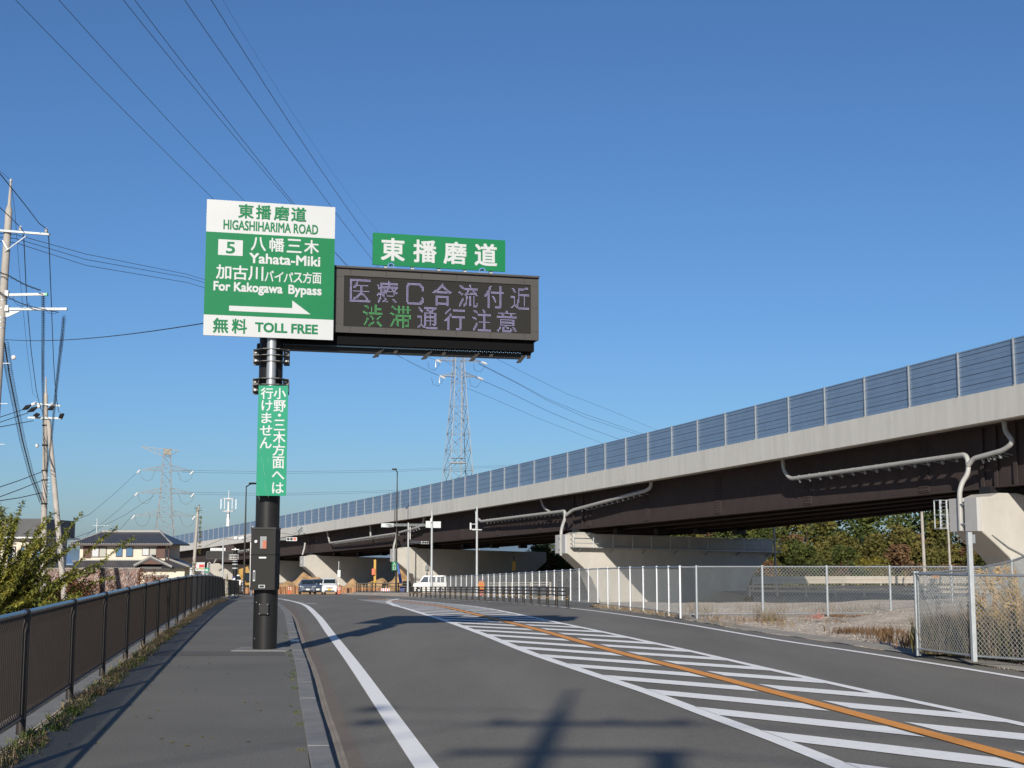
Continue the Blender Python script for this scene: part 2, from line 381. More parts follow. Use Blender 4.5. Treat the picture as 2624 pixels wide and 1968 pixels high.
r2 = n.nodes.new('ShaderNodeValToRGB'); r2.color_ramp.elements[0].color = (.6, .58, .56, 1); r2.color_ramp.elements[1].color = (1.35, 1.33, 1.3, 1)
n.links.new(v1.outputs['Color'], r2.inputs[0]); n.links.new(r1.outputs[0], mx.inputs[6]); n.links.new(r2.outputs[0], mx.inputs[7])
n.links.new(mx.outputs[2], b.inputs['Base Color'])
bp = n.nodes.new('ShaderNodeBump'); bp.inputs['Distance'].default_value = .05; bp.inputs['Strength'].default_value = .7
n.links.new(v1.outputs['Distance'], bp.inputs['Height']); n.links.new(bp.outputs[0], b.inputs['Normal'])
M['soil'] = m
tag(mb.build('ground', m, smooth=True), kind='structure')

def strip(fa, fb, za, zb, y0, y1, st=1.0, cols=1):
    mb = MB(); n_ = max(1, int(round((y1 - y0) / st))); vs = []
    for i in range(n_ + 1):
        y = y0 + (y1 - y0) * i / n_
        for k in range(cols + 1):
            t = k / cols
            vs.append((lerp(fa(y), fb(y), t), y, zr(y) + lerp(za, zb, t)))
    mb.add(vs, [(i * (cols + 1) + k, i * (cols + 1) + k + 1, (i + 1) * (cols + 1) + k + 1, (i + 1) * (cols + 1) + k) for i in range(n_) for k in range(cols)])
    return mb
cst = lambda c: (lambda y: c)
off = lambda f, d: (lambda y: f(y) + d)
YN = -26.
# road: main carriageway plus the wide crossing
mb = strip(off(f_kerbL, .30), off(f_asph, 0), ZROAD, ZROAD, YN, 100, 1., 4)
k = strip(lambda y: min(f_kerbL(y) + .3, -18) - (y - 100) * 3.5, lambda y: f_asph(100) + (y - 100) * .30, ZROAD, ZROAD, 100, 148, 2, 8)
mb.add(k.v, k.f)
tag(mb.build('road', M['road']), kind='structure')
# sidewalk + kerb + gutter
def f_walkL(y): return f_fence(y) + .20
tag(strip(f_walkL, f_kerbL, 0, 0, YN, 97, 1., 2).build('sidewalk', M['walk']), kind='structure')
mb = MB(); y = -4.
kerb_root = thing('kerb', (f_kerbL(10), 10, 0), 'grey concrete kerb of separate blocks between the sidewalk and the road', 'kerb')
i = 0
while y < 88:
    y2 = y + 2.0; g = .006
    a0, a1 = f_kerbL(y + g), f_kerbL(y2 - g); z0, z1 = zr(y + g), zr(y2 - g); W = .19; h = .012 + .004 * ((i * 7) % 3)
    mb.hexa([(a0, y + g, z0 - .3), (a0 + W + .02, y + g, z0 - .3), (a1 + W + .02, y2 - g, z1 - .3), (a1, y2 - g, z1 - .3),
             (a0, y + g, z0 + h), (a0 + W, y + g, z0 + h), (a1 + W, y2 - g, z1 + h), (a1, y2 - g, z1 + h)])
    y = y2; i += 1
o = mb.build('kerb_block', M['kerb'], kerb_root, bevel=.012)
mb = MB()
for y in (26.6, 70, 80): mb.box((f_kerbL(y) + .1, y, zr(y) + .03), (.16, .09, .03), .1)
mb.build('reflector', M['lit_white'], kerb_root)
tag(strip(off(f_kerbL, .20), off(f_kerbL, .34), ZROAD - .012, ZROAD + .004, YN, 88).build('gutter', M['gutter']), kind='structure')
tag(strip(off(f_kerbL, .34), off(f_edge, -.5), ZROAD + .004, ZROAD + .004, YN, 60).build('road_shoulder', asphalt('shoulder_asphalt', (.155, .128, .105), (.185, .153, .126), (.32, .28, .23))), kind='structure')
tag(strip(off(f_asph, 0), off(f_asph, .42), ZROAD + .02, ZROAD + .05, 0, 100).build('concrete_edge_strip', mat('dusty_concrete_edge', (.32, .295, .25), .9, 0, .15, 1.5, .3, 60)), kind='structure')
# concrete strip under the left fence
tag(strip(off(f_fence, -.32), off(f_fence, .03), .02, .02, -4, 100).build('fence_footing', M['kerb']), kind='structure')
mb = MB()
# markings
def mark(fa, fb, y0, y1, lift=.004, st=.8):
    return strip(fa, fb, ZROAD + lift + .004, ZROAD + lift + .004, y0, y1, st)
m1 = mark(off(f_edge, -.10), off(f_edge, .10), YN, 104); mb.add(m1.v, m1.f)
m1 = mark(off(f_redge, -.075), off(f_redge, .075), 2, 112); mb.add(m1.v, m1.f)
m1 = mark(off(f_hatL, -.10), off(f_hatL, .10), YN, 56.5); mb.add(m1.v, m1.f)
m1 = mark(off(f_hatR, -.08), off(f_hatR, .08), 2, 92); mb.add(m1.v, m1.f)
m1 = mark(lambda y: lerp(f_hatL(56.5), -7.6, (y - 56.5) / 36) - .15 - .5 * sin(pi * (y - 56.5) / 36), lambda y: lerp(f_hatL(56.5), -7.6, (y - 56.5) / 36) + .15 - .5 * sin(pi * (y - 56.5) / 36), 56.5, 92); mb.add(m1.v, m1.f)
def stripes(f1, f2, ystart, n_, sp, wd):
    for i in range(n_):
        y0 = ystart + i * sp
        th = atan((f1(y0 - 1) - f1(y0 + 1)) / 2)
        ang = radians(-48) + (th - .15)          # direction turns with the road
        pts = []
        for yy in (y0, y0 + wd):
            x = f1(yy) + .05; y = yy; dx, dy = cos(ang), sin(ang); t = 0
            while x + dx * t < f2(y + dy * t) - .04 and t < 12: t += .02
            pts.append(((x, y), (x + dx * t, y + dy * t)))
        z = ZROAD + .008
        vs = []
        for k in range(6):
            for q in (0, 1):
                (ax, ay), (bx, by) = pts[q]
                X, Y = lerp(ax, bx, k / 5), lerp(ay, by, k / 5); vs.append((X, Y, zr(Y) + z))
        mb.add(vs, [(2 * k, 2 * k + 2, 2 * k + 3, 2 * k + 1) for k in range(5)])
stripes(off(f_hatL, .04), off(f_orange, -.13), 13.28 - 4 * 2.17, 38, 2.17, .84)
stripes(off(f_orange, .15), off(f_hatR, -.04), 16.13 - 5 * 2.17, 39, 2.17, .84)
# broken lane line and the far stop line
for y in (63, 70, 78, 87, 97):
    x0 = -8.9 - (y - 63) * .235
    m1 = strip(lambda q: x0 - (q - y) * .3 - .08, lambda q: x0 - (q - y) * .3 + .08, ZROAD + .008, ZROAD + .008, y, y + 3.4); mb.add(m1.v, m1.f)
m1 = strip(lambda q: -31, lambda q: -20.5, ZROAD + .008, ZROAD + .008, 127, 128.2); mb.add(m1.v, m1.f)
m1 = strip(lambda q: -17, lambda q: -12, ZROAD + .008, ZROAD + .008, 119, 119.7); mb.add(m1.v, m1.f)
m1 = strip(lambda q: f_fence(q) + .9, lambda q: f_kerbL(q) - .1, .006, .006, 64, 64.5); mb.add(m1.v, m1.f)
tag(mb.build('road_marking', M['line']), kind='structure')
mb = MB(); m1 = mark(off(f_orange, -.105), off(f_orange, .105), YN, 96, .006); mb.add(m1.v, m1.f)
tag(mb.build('centre_line', M['orange_line']), kind='structure')
# asphalt patch and footing at the sign pole
PX, PY = -4.36, 24.47
mb = MB(); mb.add([(-7.0, 23.0, .004), (-3.75, 23.0, .004), (-3.95, 23.95, .004), (-6.3, 23.95, .004)], [(0, 1, 2, 3)])
tag(mb.build('asphalt_patch', M['patch']), kind='structure')
tag(strip(off(f_fence, .03), f_walkL, .0, -.004, -4, 97, 1).build('verge', M['soil']), kind='structure')

# ------------------------------------------------------------------ elevated road
BP = (21.654475, 58.621496, .296199, .056995e-2, .005803e-4, 8.972771, -.016817, .019264e-3, -.012357e-5)
_bc = {}
def B(s, w_=0., dz=0.):
    k = round(s, 3)
    if k not in _bc:
        n_ = 40; h = s / n_; x, y = BP[0], BP[1]
        for i in range(n_):
            q = (i + .5) * h; t = BP[2] + BP[3] * q + BP[4] * q * q
            x -= sin(t) * h; y += cos(t) * h
        _bc[k] = (x, y, BP[5] + BP[6] * s + BP[7] * s * s + BP[8] * s ** 3, BP[2] + BP[3] * s + BP[4] * s * s)
    x, y, z, t = _bc[k]
    return Vector((x + w_ * cos(t), y + w_ * sin(t), z + dz))
def Bth(s): B(s); return _bc[round(s, 3)][3]
def sweep(mb, sec, s0, s1, st=4.):
    n_ = max(1, int(round(abs(s1 - s0) / st))); k = len(sec); vs = []
    for i in range(n_ + 1):
        s = s0 + (s1 - s0) * i / n_
        vs += [B(s, a(s) if callable(a) else a, z) for a, z in sec]
    fs = [(i * k + j, i * k + (j + 1) % k, (i + 1) * k + (j + 1) % k, (i + 1) * k + j) for i in range(n_) for j in range(k)]
    fs += [tuple(range(k)), tuple(n_ * k + j for j in range(k))[::-1]]
    mb.add(vs, fs)
def bxsec(a0, a1, z0, z1): return [(a0, z0), (a1, z0), (a1, z1), (a0, z1)]
SB0, SB1 = -64., 328.
W_DECK = 20.
def wR(s): return 9.5 + 9.0 * max(0., min(1., s / 57.))
def wk(k, d=0.): return lambda s: 1.75 + (wR(s) - 3.6) * k / 4 + d
def wr(d): return lambda s: wR(s) + d
br = thing('elevated_road', B(0), 'long curved viaduct of grey concrete and brown steel girders crossing the whole view', 'viaduct')
mb = MB(); sweep(mb, bxsec(0, .42, -1.35, 0), SB0, SB1); par = mb.build('parapet', M['fascia'], br)
mb = MB(); sweep(mb, bxsec(wr(-.42), wr(0), -1.35, 0), SB0, SB1); mb.build('parapet', M['fascia'], br)
mb = MB(); sweep(mb, [(.42, -1.3), (1.6, -1.22), (1.6, -1.0), (.42, -1.0)], SB0, SB1); sweep(mb, bxsec(1.6, wr(-.42), -1.22, -1.0), SB0, SB1)
mb.build('deck', M['concrete'], br)
GB = -4.15
for k, a in enumerate((1.75, 5.9, 10., 14.1, 18.2)):
    mb = MB(); sweep(mb, bxsec(wk(k), wk(k, .05), GB + .05, -1.23), SB0, SB1)
    sweep(mb, bxsec(wk(k, -.22), wk(k, .30), GB, GB + .05), SB0, SB1); sweep(mb, bxsec(wk(k, -.18), wk(k, .26), -1.32, -1.225), SB0, SB1)
    if k == 0:      # web stiffeners
        s = SB0
        while s < 215:
            p = B(s, a - .0, GB + .05); q = B(s, a, -1.33); mb.beam(p, q, .14, .012, up=(1, 0, 0)) if False else None
            s += 10
    o = mb.build('girder', M['steel'], br)
    if k == 0:
        g0 = o
# bolted splice plates on the outer girder
s = -14.
while s < 150:
    mb = MB(); sweep(mb, bxsec(1.75 - .03, 1.75 - .002, GB + .12, -1.6), s, s + .9, .9)
    for j in range(14):
        z = GB + .25 + j * .17
        for q in range(5): mb.box(tuple(B(s + .1 + q * .17, 1.75 - .04, z)), (.06, .05, .05), Bth(s))
    mb.build('splice_plate', M['steel'], g0)
    s += 11.5
# cross frames between girders over each pier
for s in (4.5, 58, 111, 158):
    mb = MB()
    for k in range(4):
        a, a2 = wk(k)(s) + .06, wk(k + 1)(s); am_ = (a + a2) / 2
        mb.beam(B(s, a, -1.5), B(s, a2, -1.5), .12); mb.beam(B(s, a, GB + .3), B(s, a2, GB + .3), .12)
        mb.beam(B(s, a, -1.5), B(s, am_, GB + .3), .1); mb.beam(B(s, a2, -1.5), B(s, am_, GB + .3), .1)
    mb.build('cross_frame', M['steel'], br)
# vertical stiffeners at the supports
for s in (2.2, 3.6, 4.6, 56.5, 58.5, 110, 111.5, 157, 158.5):
    mb = MB(); p = B(s, 1.62, GB + .06); q = B(s, 1.62, -1.3); mb.beam(p, q, .25, .03, up=B(s, 2, 0) - B(s, 1, 0)); mb.build('web_stiffener', M['steel'], g0)
# joint marks on the parapet
for s in (109.5,):
    mb = MB(); sweep(mb, bxsec(-.012, .0, -1.36, 0), s, s + .35, .35); mb.build('joint_cover', M['black'], par)
# noise barrier
nb = MB()
sweep(nb, bxsec(.16, .20, .0, 2.03), SB0, SB1)
sweep(nb, bxsec(.14, .22, 2.02, 2.08), SB0, SB1)
nbo = nb.build('noise_barrier', M['barrier'], br)
for i, z in enumerate((.44, .90, 1.36, 1.82)):
    mb = MB(); sweep(mb, bxsec(.150, .205, z, z + .022), SB0, SB1); mb.build('joint_strip', M['barrier_line'], nbo)
for i, z in enumerate((.22, .67, 1.13, 1.59)):
    mb = MB(); sweep(mb, bxsec(.154, .21, z, z + .008), -40, 60); mb.build('panel_seam', M['seam'], nbo)
i = -16
while i * 4 < 322:
    mb = MB(); s = i * 4.; mb.beam(B(s, .115, -.01), B(s, .115, 2.1), .062, .08, up=(cos(Bth(s)), sin(Bth(s)), 0))
    p = B(s, .09, .02); mb.box((p.x, p.y, p.z), (.22, .16, .03), Bth(s))
    mb.build('barrier_post', M['galv'], nbo); i += 1
# variable bits on the parapet near the fourth pier: two brackets
for s in (155.2, 158.6):
    mb = MB(); p = B(s, -.14, -.62); mb.box(tuple(p), (.55, .12, 1.0), Bth(s)); p = B(s, -.4, -1.15); mb.box(tuple(p), (.7, .5, .22), Bth(s)); mb.build('bracket', M['galv'], br)
mb = MB(); mb.beam(B(155.8, -.3, -.3), B(158.2, -.3, -.9), .14); mb.build('bracket', M['galv'], br)
# drain pipes hanging beside the outer girder
def drain(s_pts, rad, brk):
    pts = [B(s, a, z) for s, a, z in s_pts]
    # round the corners
    out = [pts[0]]
    for i in range(1, len(pts) - 1):
        a, b, c = pts[i - 1], pts[i], pts[i + 1]; l = min(.45, (b - a).length * .45, (c - b).length * .45)
        p, q = b + (a - b).normalized() * l, b + (c - b).normalized() * l
        for k in range(6):
            t = k / 5; out.append(p * (1 - t) ** 2 + b * 2 * t * (1 - t) + q * t * t)
    out.append(pts[-1])
    mb = MB(); mb.tube(out, rad, 10); o = mb.build('drain_pipe', M['pipe'], br, smooth=True)
    for (s, a, z) in brk:
        mb = MB(); c = B(s, a, z); d = (B(s + .1, a, z) - c).normalized()
        mb.tube([c - d * .03, c + d * .03], rad + .03, 10); mb.beam(c - Vector((0, 0, rad)), c - Vector((0, 0, rad + .16)) + (B(s, 1.2, z) - c) * .3, .07, .10); mb.beam(c, B(s, 1.75, z - .14), .05, .06); mb.build('pipe_bracket', M['galv'], o)
    return o
PZ = lambda s, s0, z0: z0 - .01 * (s0 - s) * 0
def dline(sa, sb, za, zb, n_): return [(lerp(sa, sb, (i + .5) / n_), .95, lerp(za, zb, (i + .5) / n_)) for i in range(n_)]
drain([(22.3, .95, -1.3), (22.2, .95, -1.95), (21.5, .95, -2.5), (4.5, .78, -2.56), (4.35, .72, -3.4), (4.25, .25, -3.92), (4.25, .10, -4.35), (4.25, .10, -6.1)], .115, dline(21, 5., -2.5, -2.56, 14))
drain([(1.95, .95, -1.3), (1.9, .95, -1.75), (1.35, .95, -2.3), (2.0, .9, -2.6), (4.0, .75, -2.8), (4.35, .7, -3.1)], .115, dline(2.2, 3.8, -2.62, -2.78, 4))
drain([(83, .95, -1.3), (82.6, .95, -1.9), (81.5, .95, -2.55), (58.2, .75, -2.62), (58.1, .7, -3.3), (57.7, .3, -3.9), (57.5, .12, -4.4), (57.5, .12, -6.3)], .13, dline(80, 58.8, -2.55, -2.62, 20))
drain([(41.3, .95, -1.3), (41.5, .95, -1.75), (42.3, .95, -1.9), (56.6, .8, -2.62), (57.6, .6, -3.0)], .13, dline(43, 55.5, -1.93, -2.56, 12))
drain([(64.5, .95, -1.3), (63.9, .95, -2.0), (62.2, .95, -2.55)], .11, [])
drain([(146, .95, -1.3), (145.6, .95, -1.9), (144.6, .95, -3.0), (111.8, .75, -2.75), (111, .6, -3.2), (110.6, .3, -3.8), (110.5, .12, -4.4), (110.5, .12, -6.2)], .13, dline(144, 112.5, -2.98, -2.78, 22))
drain([(101, .95, -1.3), (101.4, .95, -2.0), (103, .95, -2.3), (110.2, .7, -2.7)], .13, dline(102.5, 109, -2.3, -2.65, 6))
drain([(124, .95, -1.3), (123.8, .95, -2.8)], .11, [])
drain([(157, .5, -2.6), (157, .4, -3.4), (156.9, .1, -4.4)], .13, [])
drain([(196, .95, -2.6), (216, .95, -2.8), (218, .6, -3.4), (219, .2, -4.4)], .13, dline(197, 215, -2.62, -2.78, 12))

# ------------------------------------------------------------------ piers
def pier(s0, thick, label, extras=True, deep=9., W_DECK=20.):
    T = B(s0).z - 4.57
    prof = [(.3, -1.60), (.95, -2.12), (1.7, -2.75), (2.4, -3.6), (2.9, -4.65), (3.2, -5.7), (3.25, -deep),
            (W_DECK - 3.65, -deep), (W_DECK - 3.6, -5.7), (W_DECK - 3.3, -4.65), (W_DECK - 2.8, -3.6), (W_DECK - 2.1, -2.75), (W_DECK - 1.35, -2.12), (W_DECK - .7, -1.6),
            (W_DECK - .7, -.45), (W_DECK - 1.2, -.40), (W_DECK - 2.8, -.40), (2.9, .0), (2.3, .14), (1.3, .14), (.85, -.02), (.3, -.04)]
    th = Bth(s0); R = Vector((cos(th), sin(th), 0)); H = Vector((-sin(th), cos(th), 0)); o0 = B(s0)
    pt = lambda a, z, t: Vector((o0.x, o0.y, T + z)) + R * a + H * t
    root = thing('viaduct_pier', (o0.x, o0.y, T), label, 'bridge pier', 'hammerhead concrete piers under the viaduct')
    mb = MB(); mb.prism([pt(a, z, 0) for a, z in prof], H * thick); mb.build('pier_shaft', M['pier'], root, bevel=.06)
    for a in [wk(q)(s0 + thick / 2) for q in range(5)]:
        mb = MB(); c = pt(a, .05 if a < 2 else -.1, thick / 2); mb.box((c.x, c.y, (T + .1 + o0.z + GB) / 2), (.9, .8, (o0.z + GB) - T - .0), th); mb.build('bearing', M['black'], root)
    if extras:      # thin raised panels on the end face, either side of the drain pipe
        for t0, t1 in ((.0, thick * .44), (thick * .58, thick)):
            mb = MB(); c = pt(.20, -.83, (t0 + t1) / 2); mb.box(tuple(c), (.22, t1 - t0, 1.52), th); mb.build('end_panel', M['panel'], root, bevel=.02)
        for z in (-.35, -1.25):
            mb = MB(); c = pt(.05, z, thick / 2); mb.box(tuple(c), (.06, thick * .2, .05), th); mb.build('pipe_clip', M['galv'], root)
    return root, pt, T
p2, pt2, T2 = pier(3.0, 2.1, 'nearest concrete pier at the right edge with a ladder on its end', W_DECK=11.5)
p1, pt1, T1 = pier(56.5, 2.3, 'concrete pier behind the chain-link fence with a railed inspection walkway along its cap')
p3, pt3, T3 = pier(109.5, 2.4, 'concrete pier just left of the white van')
p4, pt4, T4 = pier(156., 2.4, 'concrete pier standing behind the three waiting cars')
p5, pt5, T5 = pier(190., 2.2, 'concrete pier mostly hidden behind the black sign pole', False)
p6, pt6, T6 = pier(222., 2.2, 'far round-topped pier above the end of the brown fence', False)
# walkway on pier 1: floor, posts, rails
mb = MB(); mb.prism([pt1(.5, -1.12, -.75), pt1(19.6, -1.5, -.75), pt1(19.6, -1.5, -.02), pt1(.5, -1.12, -.02)], (0, 0, .07)); wk = mb.build('walkway_floor', M['galv'], p1)
mb = MB()
for i in range(12):
    a = .55 + i * 1.73; d = -.38 * (a - .5) / 19.1; mb.beam(pt1(a, -1.1 + d, -.74), pt1(a, -.0 + d, -.74), .045)
for zz in (0., -.4, -.75): mb.beam(pt1(.55, zz, -.74), pt1(19.6, zz - .38, -.74), .04)
for zz in (0., -.4, -.75): mb.beam(pt1(.55, zz, -.74), pt1(.55, zz, -.02), .04)
for i in range(7):
    a = 1.2 + i * 2.9; d = -.38 * (a - .5) / 19.1; mb.beam(pt1(a, -1.15 + d, -.6), pt1(a, -1.45 + d, -.02), .07)
mb.build('walkway_railing', M['galv'], p1)
# ladder cage on the end of pier 2
mb = MB()
for t in (2.3, 2.75):
    mb.beam(pt2(.1, -.1, t), pt2(.1, -1.45, t), .07); mb.beam(pt2(-.25, -.1, t), pt2(-.25, -1.45, t), .05)
for i in range(8): mb.beam(pt2(-.0, -.25 - i * .16, 2.3), pt2(-.0, -.25 - i * .16, 2.75), .03)
for z in (-.12, -.8, -1.42): mb.beam(pt2(-.25, z, 2.3), pt2(-.25, z, 2.75), .04); mb.beam(pt2(.1, z, 2.3), pt2(-.25, z, 2.3), .04); mb.beam(pt2(.3, z, 2.1), pt2(.1, z, 2.3), .04)
mb.build('ladder', M['galv'], p2)
mb = MB(); mb.tube([pt2(.8, -1.75, -.04), pt2(1.6, -2.3, -.1), pt2(2.6, -2.75, -.1)], .025, 6); mb.build('cable_stay', M['galv'], p2)
for (pt, rr, a) in ((pt3, p3, 5.9), (pt4, p4, 6.1), (pt5, p5, 5.0)):
    mb = MB(); c = pt(a, -4.9, -.03); mb.box(tuple(c), (.5, .05, .45), Bth(100)); mb.build('name_plate', M['black'], rr)
mb = MB(); mb.tube([pt6(.6, .0, .8), pt6(.2, .3, .8), pt6(-.1, .1, .8), pt6(-.15, -1., .8)], .13, 8); mb.build('drain_bend', M['pipe'], p6, smooth=True)
mb = MB(); mb.tube([pt3(3.9, -5.2, -.15), pt3(3.9, -.6, -.15)], .07, 8); c = pt3(3.9, -2.3, -.2); mb.box(tuple(c), (.4, .2, .5), .4); mb.build('conduit', M['galv'], p3)

# ------------------------------------------------------------------ main sign
PSI = radians(14.5)
AX = Vector((cos(PSI), sin(PSI), 0)); AN = Vector((-sin(PSI), cos(PSI), 0))    # along the boards, and away from the viewer
def frame(origin, ax=AX, an=AN):
    o = Vector(origin)
    return lambda a, d, z: Vector((o.x, o.y, 0)) + ax * a + an * d + Vector((0, 0, z))
def bx(mb, L, a0, a1, d0, d1, z0, z1):
    mb.hexa([L(a0, d0, z0), L(a1, d0, z0), L(a1, d1, z0), L(a0, d1, z0), L(a0, d0, z1), L(a1, d0, z1), L(a1, d1, z1), L(a0, d1, z1)])
# pole -------------------------------------------------
pole = thing('sign_pole', (PX, PY, 0), 'thick charcoal sign pole with a control cabinet standing on the sidewalk', 'pole')
mb = MB(); mb.cyl((PX, PY), .212, 0, 7.3, 40); mb.build('shaft', M['black'], pole, smooth=True)
mb = MB(); mb.box((PX, PY, .006), (.99, .95, .02), 0); mb.build('footing', M['kerb'], pole)
CN = frame((PX, PY, 0), Vector((1, 0, 0)), Vector((0, 1, 0)))
mb = MB(); bx(mb, CN, -.217, .217, -.36, .12, 1.045, 2.10); cab = mb.build('control_cabinet', M['blackbox'], pole, bevel=.008)
mb = MB(); bx(mb, CN, -.225, .222, -.372, .125, 2.10, 2.135); mb.build('cabinet_lid', M['black'], cab)
mb = MB(); bx(mb, CN, -.222, .222, -.364, .1, 1.652, 1.662); mb.build('door_gap', M['vms_under'], cab)
mb = MB(); bx(mb, CN, -.165, -.13, -.372, -.355, 1.20, 1.385); mb.build('door_handle', M['galv_light'], cab)
mb = MB(); bx(mb, CN, -.157, -.138, -.376, -.371, 1.225, 1.36); mb.build('handle_recess', M['vms_under'], cab)
mb = MB(); bx(mb, CN, -.07, .055, -.366, -.35, 1.595, 1.62); mb.build('small_plate', M['lit_white'], cab)
mb = MB(); bx(mb, CN, -.065, .045, -.367, -.35, 1.08, 1.135); mb.build('rating_plate', M['galv_light'], cab)
mb = MB(); bx(mb, CN, -.05, .03, -.370, -.366, 1.09, 1.125); mb.build('plate_print', M['black'], cab)
mb = MB(); mb.sphere(CN(-.125, -.38, 1.885), .030, 12, 8); mb.build('round_knob', M['lit_white'], cab, smooth=True)
mb = MB()
for i in range(15):
    z = 1.77 + i * .014; bx(mb, CN, -.055, .055, -.366, -.352, z, z + .006)
mb.build('vent_slats', M['galv'], cab)
mb = MB(); bx(mb, CN, -.012, .055, -.368, -.350, 1.765, 1.905); mb.build('warning_label', mat('faded_orange_label', (.42, .13, .07), .6), cab)
mb = MB(); bx(mb, CN, -.075, .10, -.26, -.19, .615, .81); pc = mb.build('inspection_cover', M['black'], pole, bevel=.012)
for a in (-.06, .085):
    for z in (.63, .795): mb = MB(); mb.sphere(CN(a, -.263, z), .009, 8, 6); mb.build('cover_screw', M['galv_light'], pc)
mb = MB(); mb.sphere(CN(-.13, -.19, .83), .008, 8, 6); mb.sphere(CN(-.15, -.17, .2), .008, 8, 6); mb.build('bolt', M['galv_light'], pole)
# mounting pipe and clamps
L0 = frame((PX, PY, 0), Vector((cos(.1), sin(.1), 0)), Vector((-sin(.1), cos(.1), 0)))
mb = MB(); p = L0(.03, -.30, 0); mb.cyl((p.x, p.y), .084, 2.72, 7.7, 24); mb.build('mounting_pipe', M['galv'], pole, smooth=True)
for z0 in (5.08, 4.55):
    mb = MB()
    for dz in (0, .11, .22):
        z = z0 + dz
        poly = [L0(-.30, -.20, z), L0(-.12, -.40, z + .0), L0(.18, -.40, z), L0(.33, -.20, z), L0(.33, -.10, z), L0(-.30, -.10, z)]
        mb.prism(poly, (0, 0, .012))
    bx(mb, L0, -.31, -.21, -.13, -.10, z0 - .02, z0 + .25); bx(mb, L0, .23, .33, -.13, -.10, z0 - .02, z0 + .25)
    bx(mb, L0, -.31, -.21, .05, .08, z0 - .02, z0 + .25); bx(mb, L0, .23, .33, .05, .08, z0 - .02, z0 + .25)
    cl = mb.build('clamp', M['clamp'], pole)
    mb = MB()
    for a in (-.26, .28):
        for dz in (.04, .19): mb.tube([L0(a, -.16, z0 + dz), L0(a, .12, z0 + dz)], .02, 8)
    mb.build('clamp_bolt', M['galv_light'], cl)
# main board -------------------------------------------
LM = frame((-5.43, 23.715, 0)); WM, ZT, ZB = 2.283, 7.94, 5.49
board = thing('direction_sign', LM(WM / 2, 0, ZB), 'large green and white expressway direction sign with an arrow, HIGASHIHARIMA ROAD', 'road sign')
mb = MB(); bx(mb, LM, 0, WM, 0, .035, ZB, ZT); mb.build('board', M['white'], board)
gz0, gz1 = lerp(ZT, ZB, .849), lerp(ZT, ZB, .24)
mb = MB(); bx(mb, LM, .0, WM, -.003, .0, gz0, gz1); mb.build('green_field', M['green'], board)
mb = MB()
for k in range(5): bx(mb, LM, .1, WM - .1, .035, .10, ZB + .2 + k * .5, ZB + .26 + k * .5)
mb.build('stiffening_rail', M['galv'], board)
fm = lambda s, t: LM(s * WM, -.006, lerp(ZT, ZB, t))
fm2 = lambda s, t: LM(s * WM, -.008, lerp(ZT, ZB, t))
mb = MB()
for ch, c in zip('東播磨道', (.301, .437, .577, .712)): put_text(mb, ch, (c - .057, c + .057, .021, .124), fm, .020)
put_text(mb, 'HIGASHIHARIMA ROAD', (.132, .865, .145, .215), fm, .020)
for ch, c in zip('無料', (.130, .272)): put_text(mb, ch, (c - .056, c + .056, .873, .977), fm, .018)
put_text(mb, 'TOLL FREE', (.395, .875, .893, .960), fm, .03)
mb.build('green_lettering', M['green'], board)
mb = MB()
mb.add([fm(.095, .292), fm(.283, .292), fm(.283, .408), fm(.095, .408)], [(0, 1, 2, 3)])
for ch, c in zip('八幡三木', (.403, .546, .681, .817)): put_text(mb, ch, (c - .056, c + .056, .262, .361), fm, .016)
put_text(mb, 'Yahata-Miki', (.337, .885, .383, .455), fm, .028)
for ch, c in zip('加古川', (.142, .268, .388)): put_text(mb, ch, (c - .056, c + .056, .481, .583), fm, .016)
for ch, c in zip('バイパス方面', (.492, .567, .641, .715, .789, .864)):
    put_text(mb, ch, (c - .034, c + .034, .505 if ch not in 'パイス' else .512, .585), fm, .014)
put_text(mb, 'For Kakogawa', (.070, .595, .605, .690), fm, .028); put_text(mb, 'Bypass', (.645, .90, .605, .690), fm, .028)
mb.add([fm(.190, .778), fm(.675, .776), fm(.675, .719), fm(.820, .816), fm(.190, .816)], [(0, 1, 2, 3, 4)])
mb.build('white_lettering', M['white'], board)
mb = MB(); put_text(mb, '5', (.157, .222, .310, .392), fm2, .03); mb.build('route_number', M['green'], board)
# electronic display -----------------------------------
LV = frame((-3.227, 24.5, 0)); WV, VT, VB = 3.85, 6.90, 5.67
vms = thing('message_board', LV(WV / 2, 0, VB), 'wide grey electronic message board glowing with rows of dotted characters', 'electronic sign')
mb = MB()
bx(mb, LV, -.6, WV, .02, .30, VB, VT)
mb.build('housing', M['vms_under'], vms, bevel=.01)
SL, SR, STT, SBB = .16, WV - .155, VT - .175, VB + .115
mb = MB(); bx(mb, LV, -.55, SL, -.02, .03, VB, VT - .04); bx(mb, LV, SR, WV, -.02, .03, VB, VT - .04)
bx(mb, LV, SL, SR, -.02, .03, STT, VT - .04); bx(mb, LV, SL, SR, -.02, .03, VB, SBB)
fr = mb.build('frame', M['vms_frame'], vms)
mb = MB(); bx(mb, LV, -.6, WV + .01, -.05, .34, VT - .035, VT + .0); mb.build('top_cover', M['vms_frame'], vms)
mb = MB(); bx(mb, LV, -.6, WV, -.035, .3, VT - .055, VT - .036); mb.build('drip_edge', M['vms_under'], vms)
mb = MB()
for a in [SL + .12 + i * (SR - SL - .24) / 5 for i in range(6)]:
    for z in (VT - .08, VT - .13, VB + .04, VB + .09): mb.sphere(LV(a, -.022, z), .009, 6, 4)
for a in (.04, .11, WV - .11, WV - .05):
    for z in (VT - .2, (VT + VB) / 2, VB + .16): mb.sphere(LV(a, -.022, z), .009, 6, 4)
mb.build('screw', M['black'], fr)
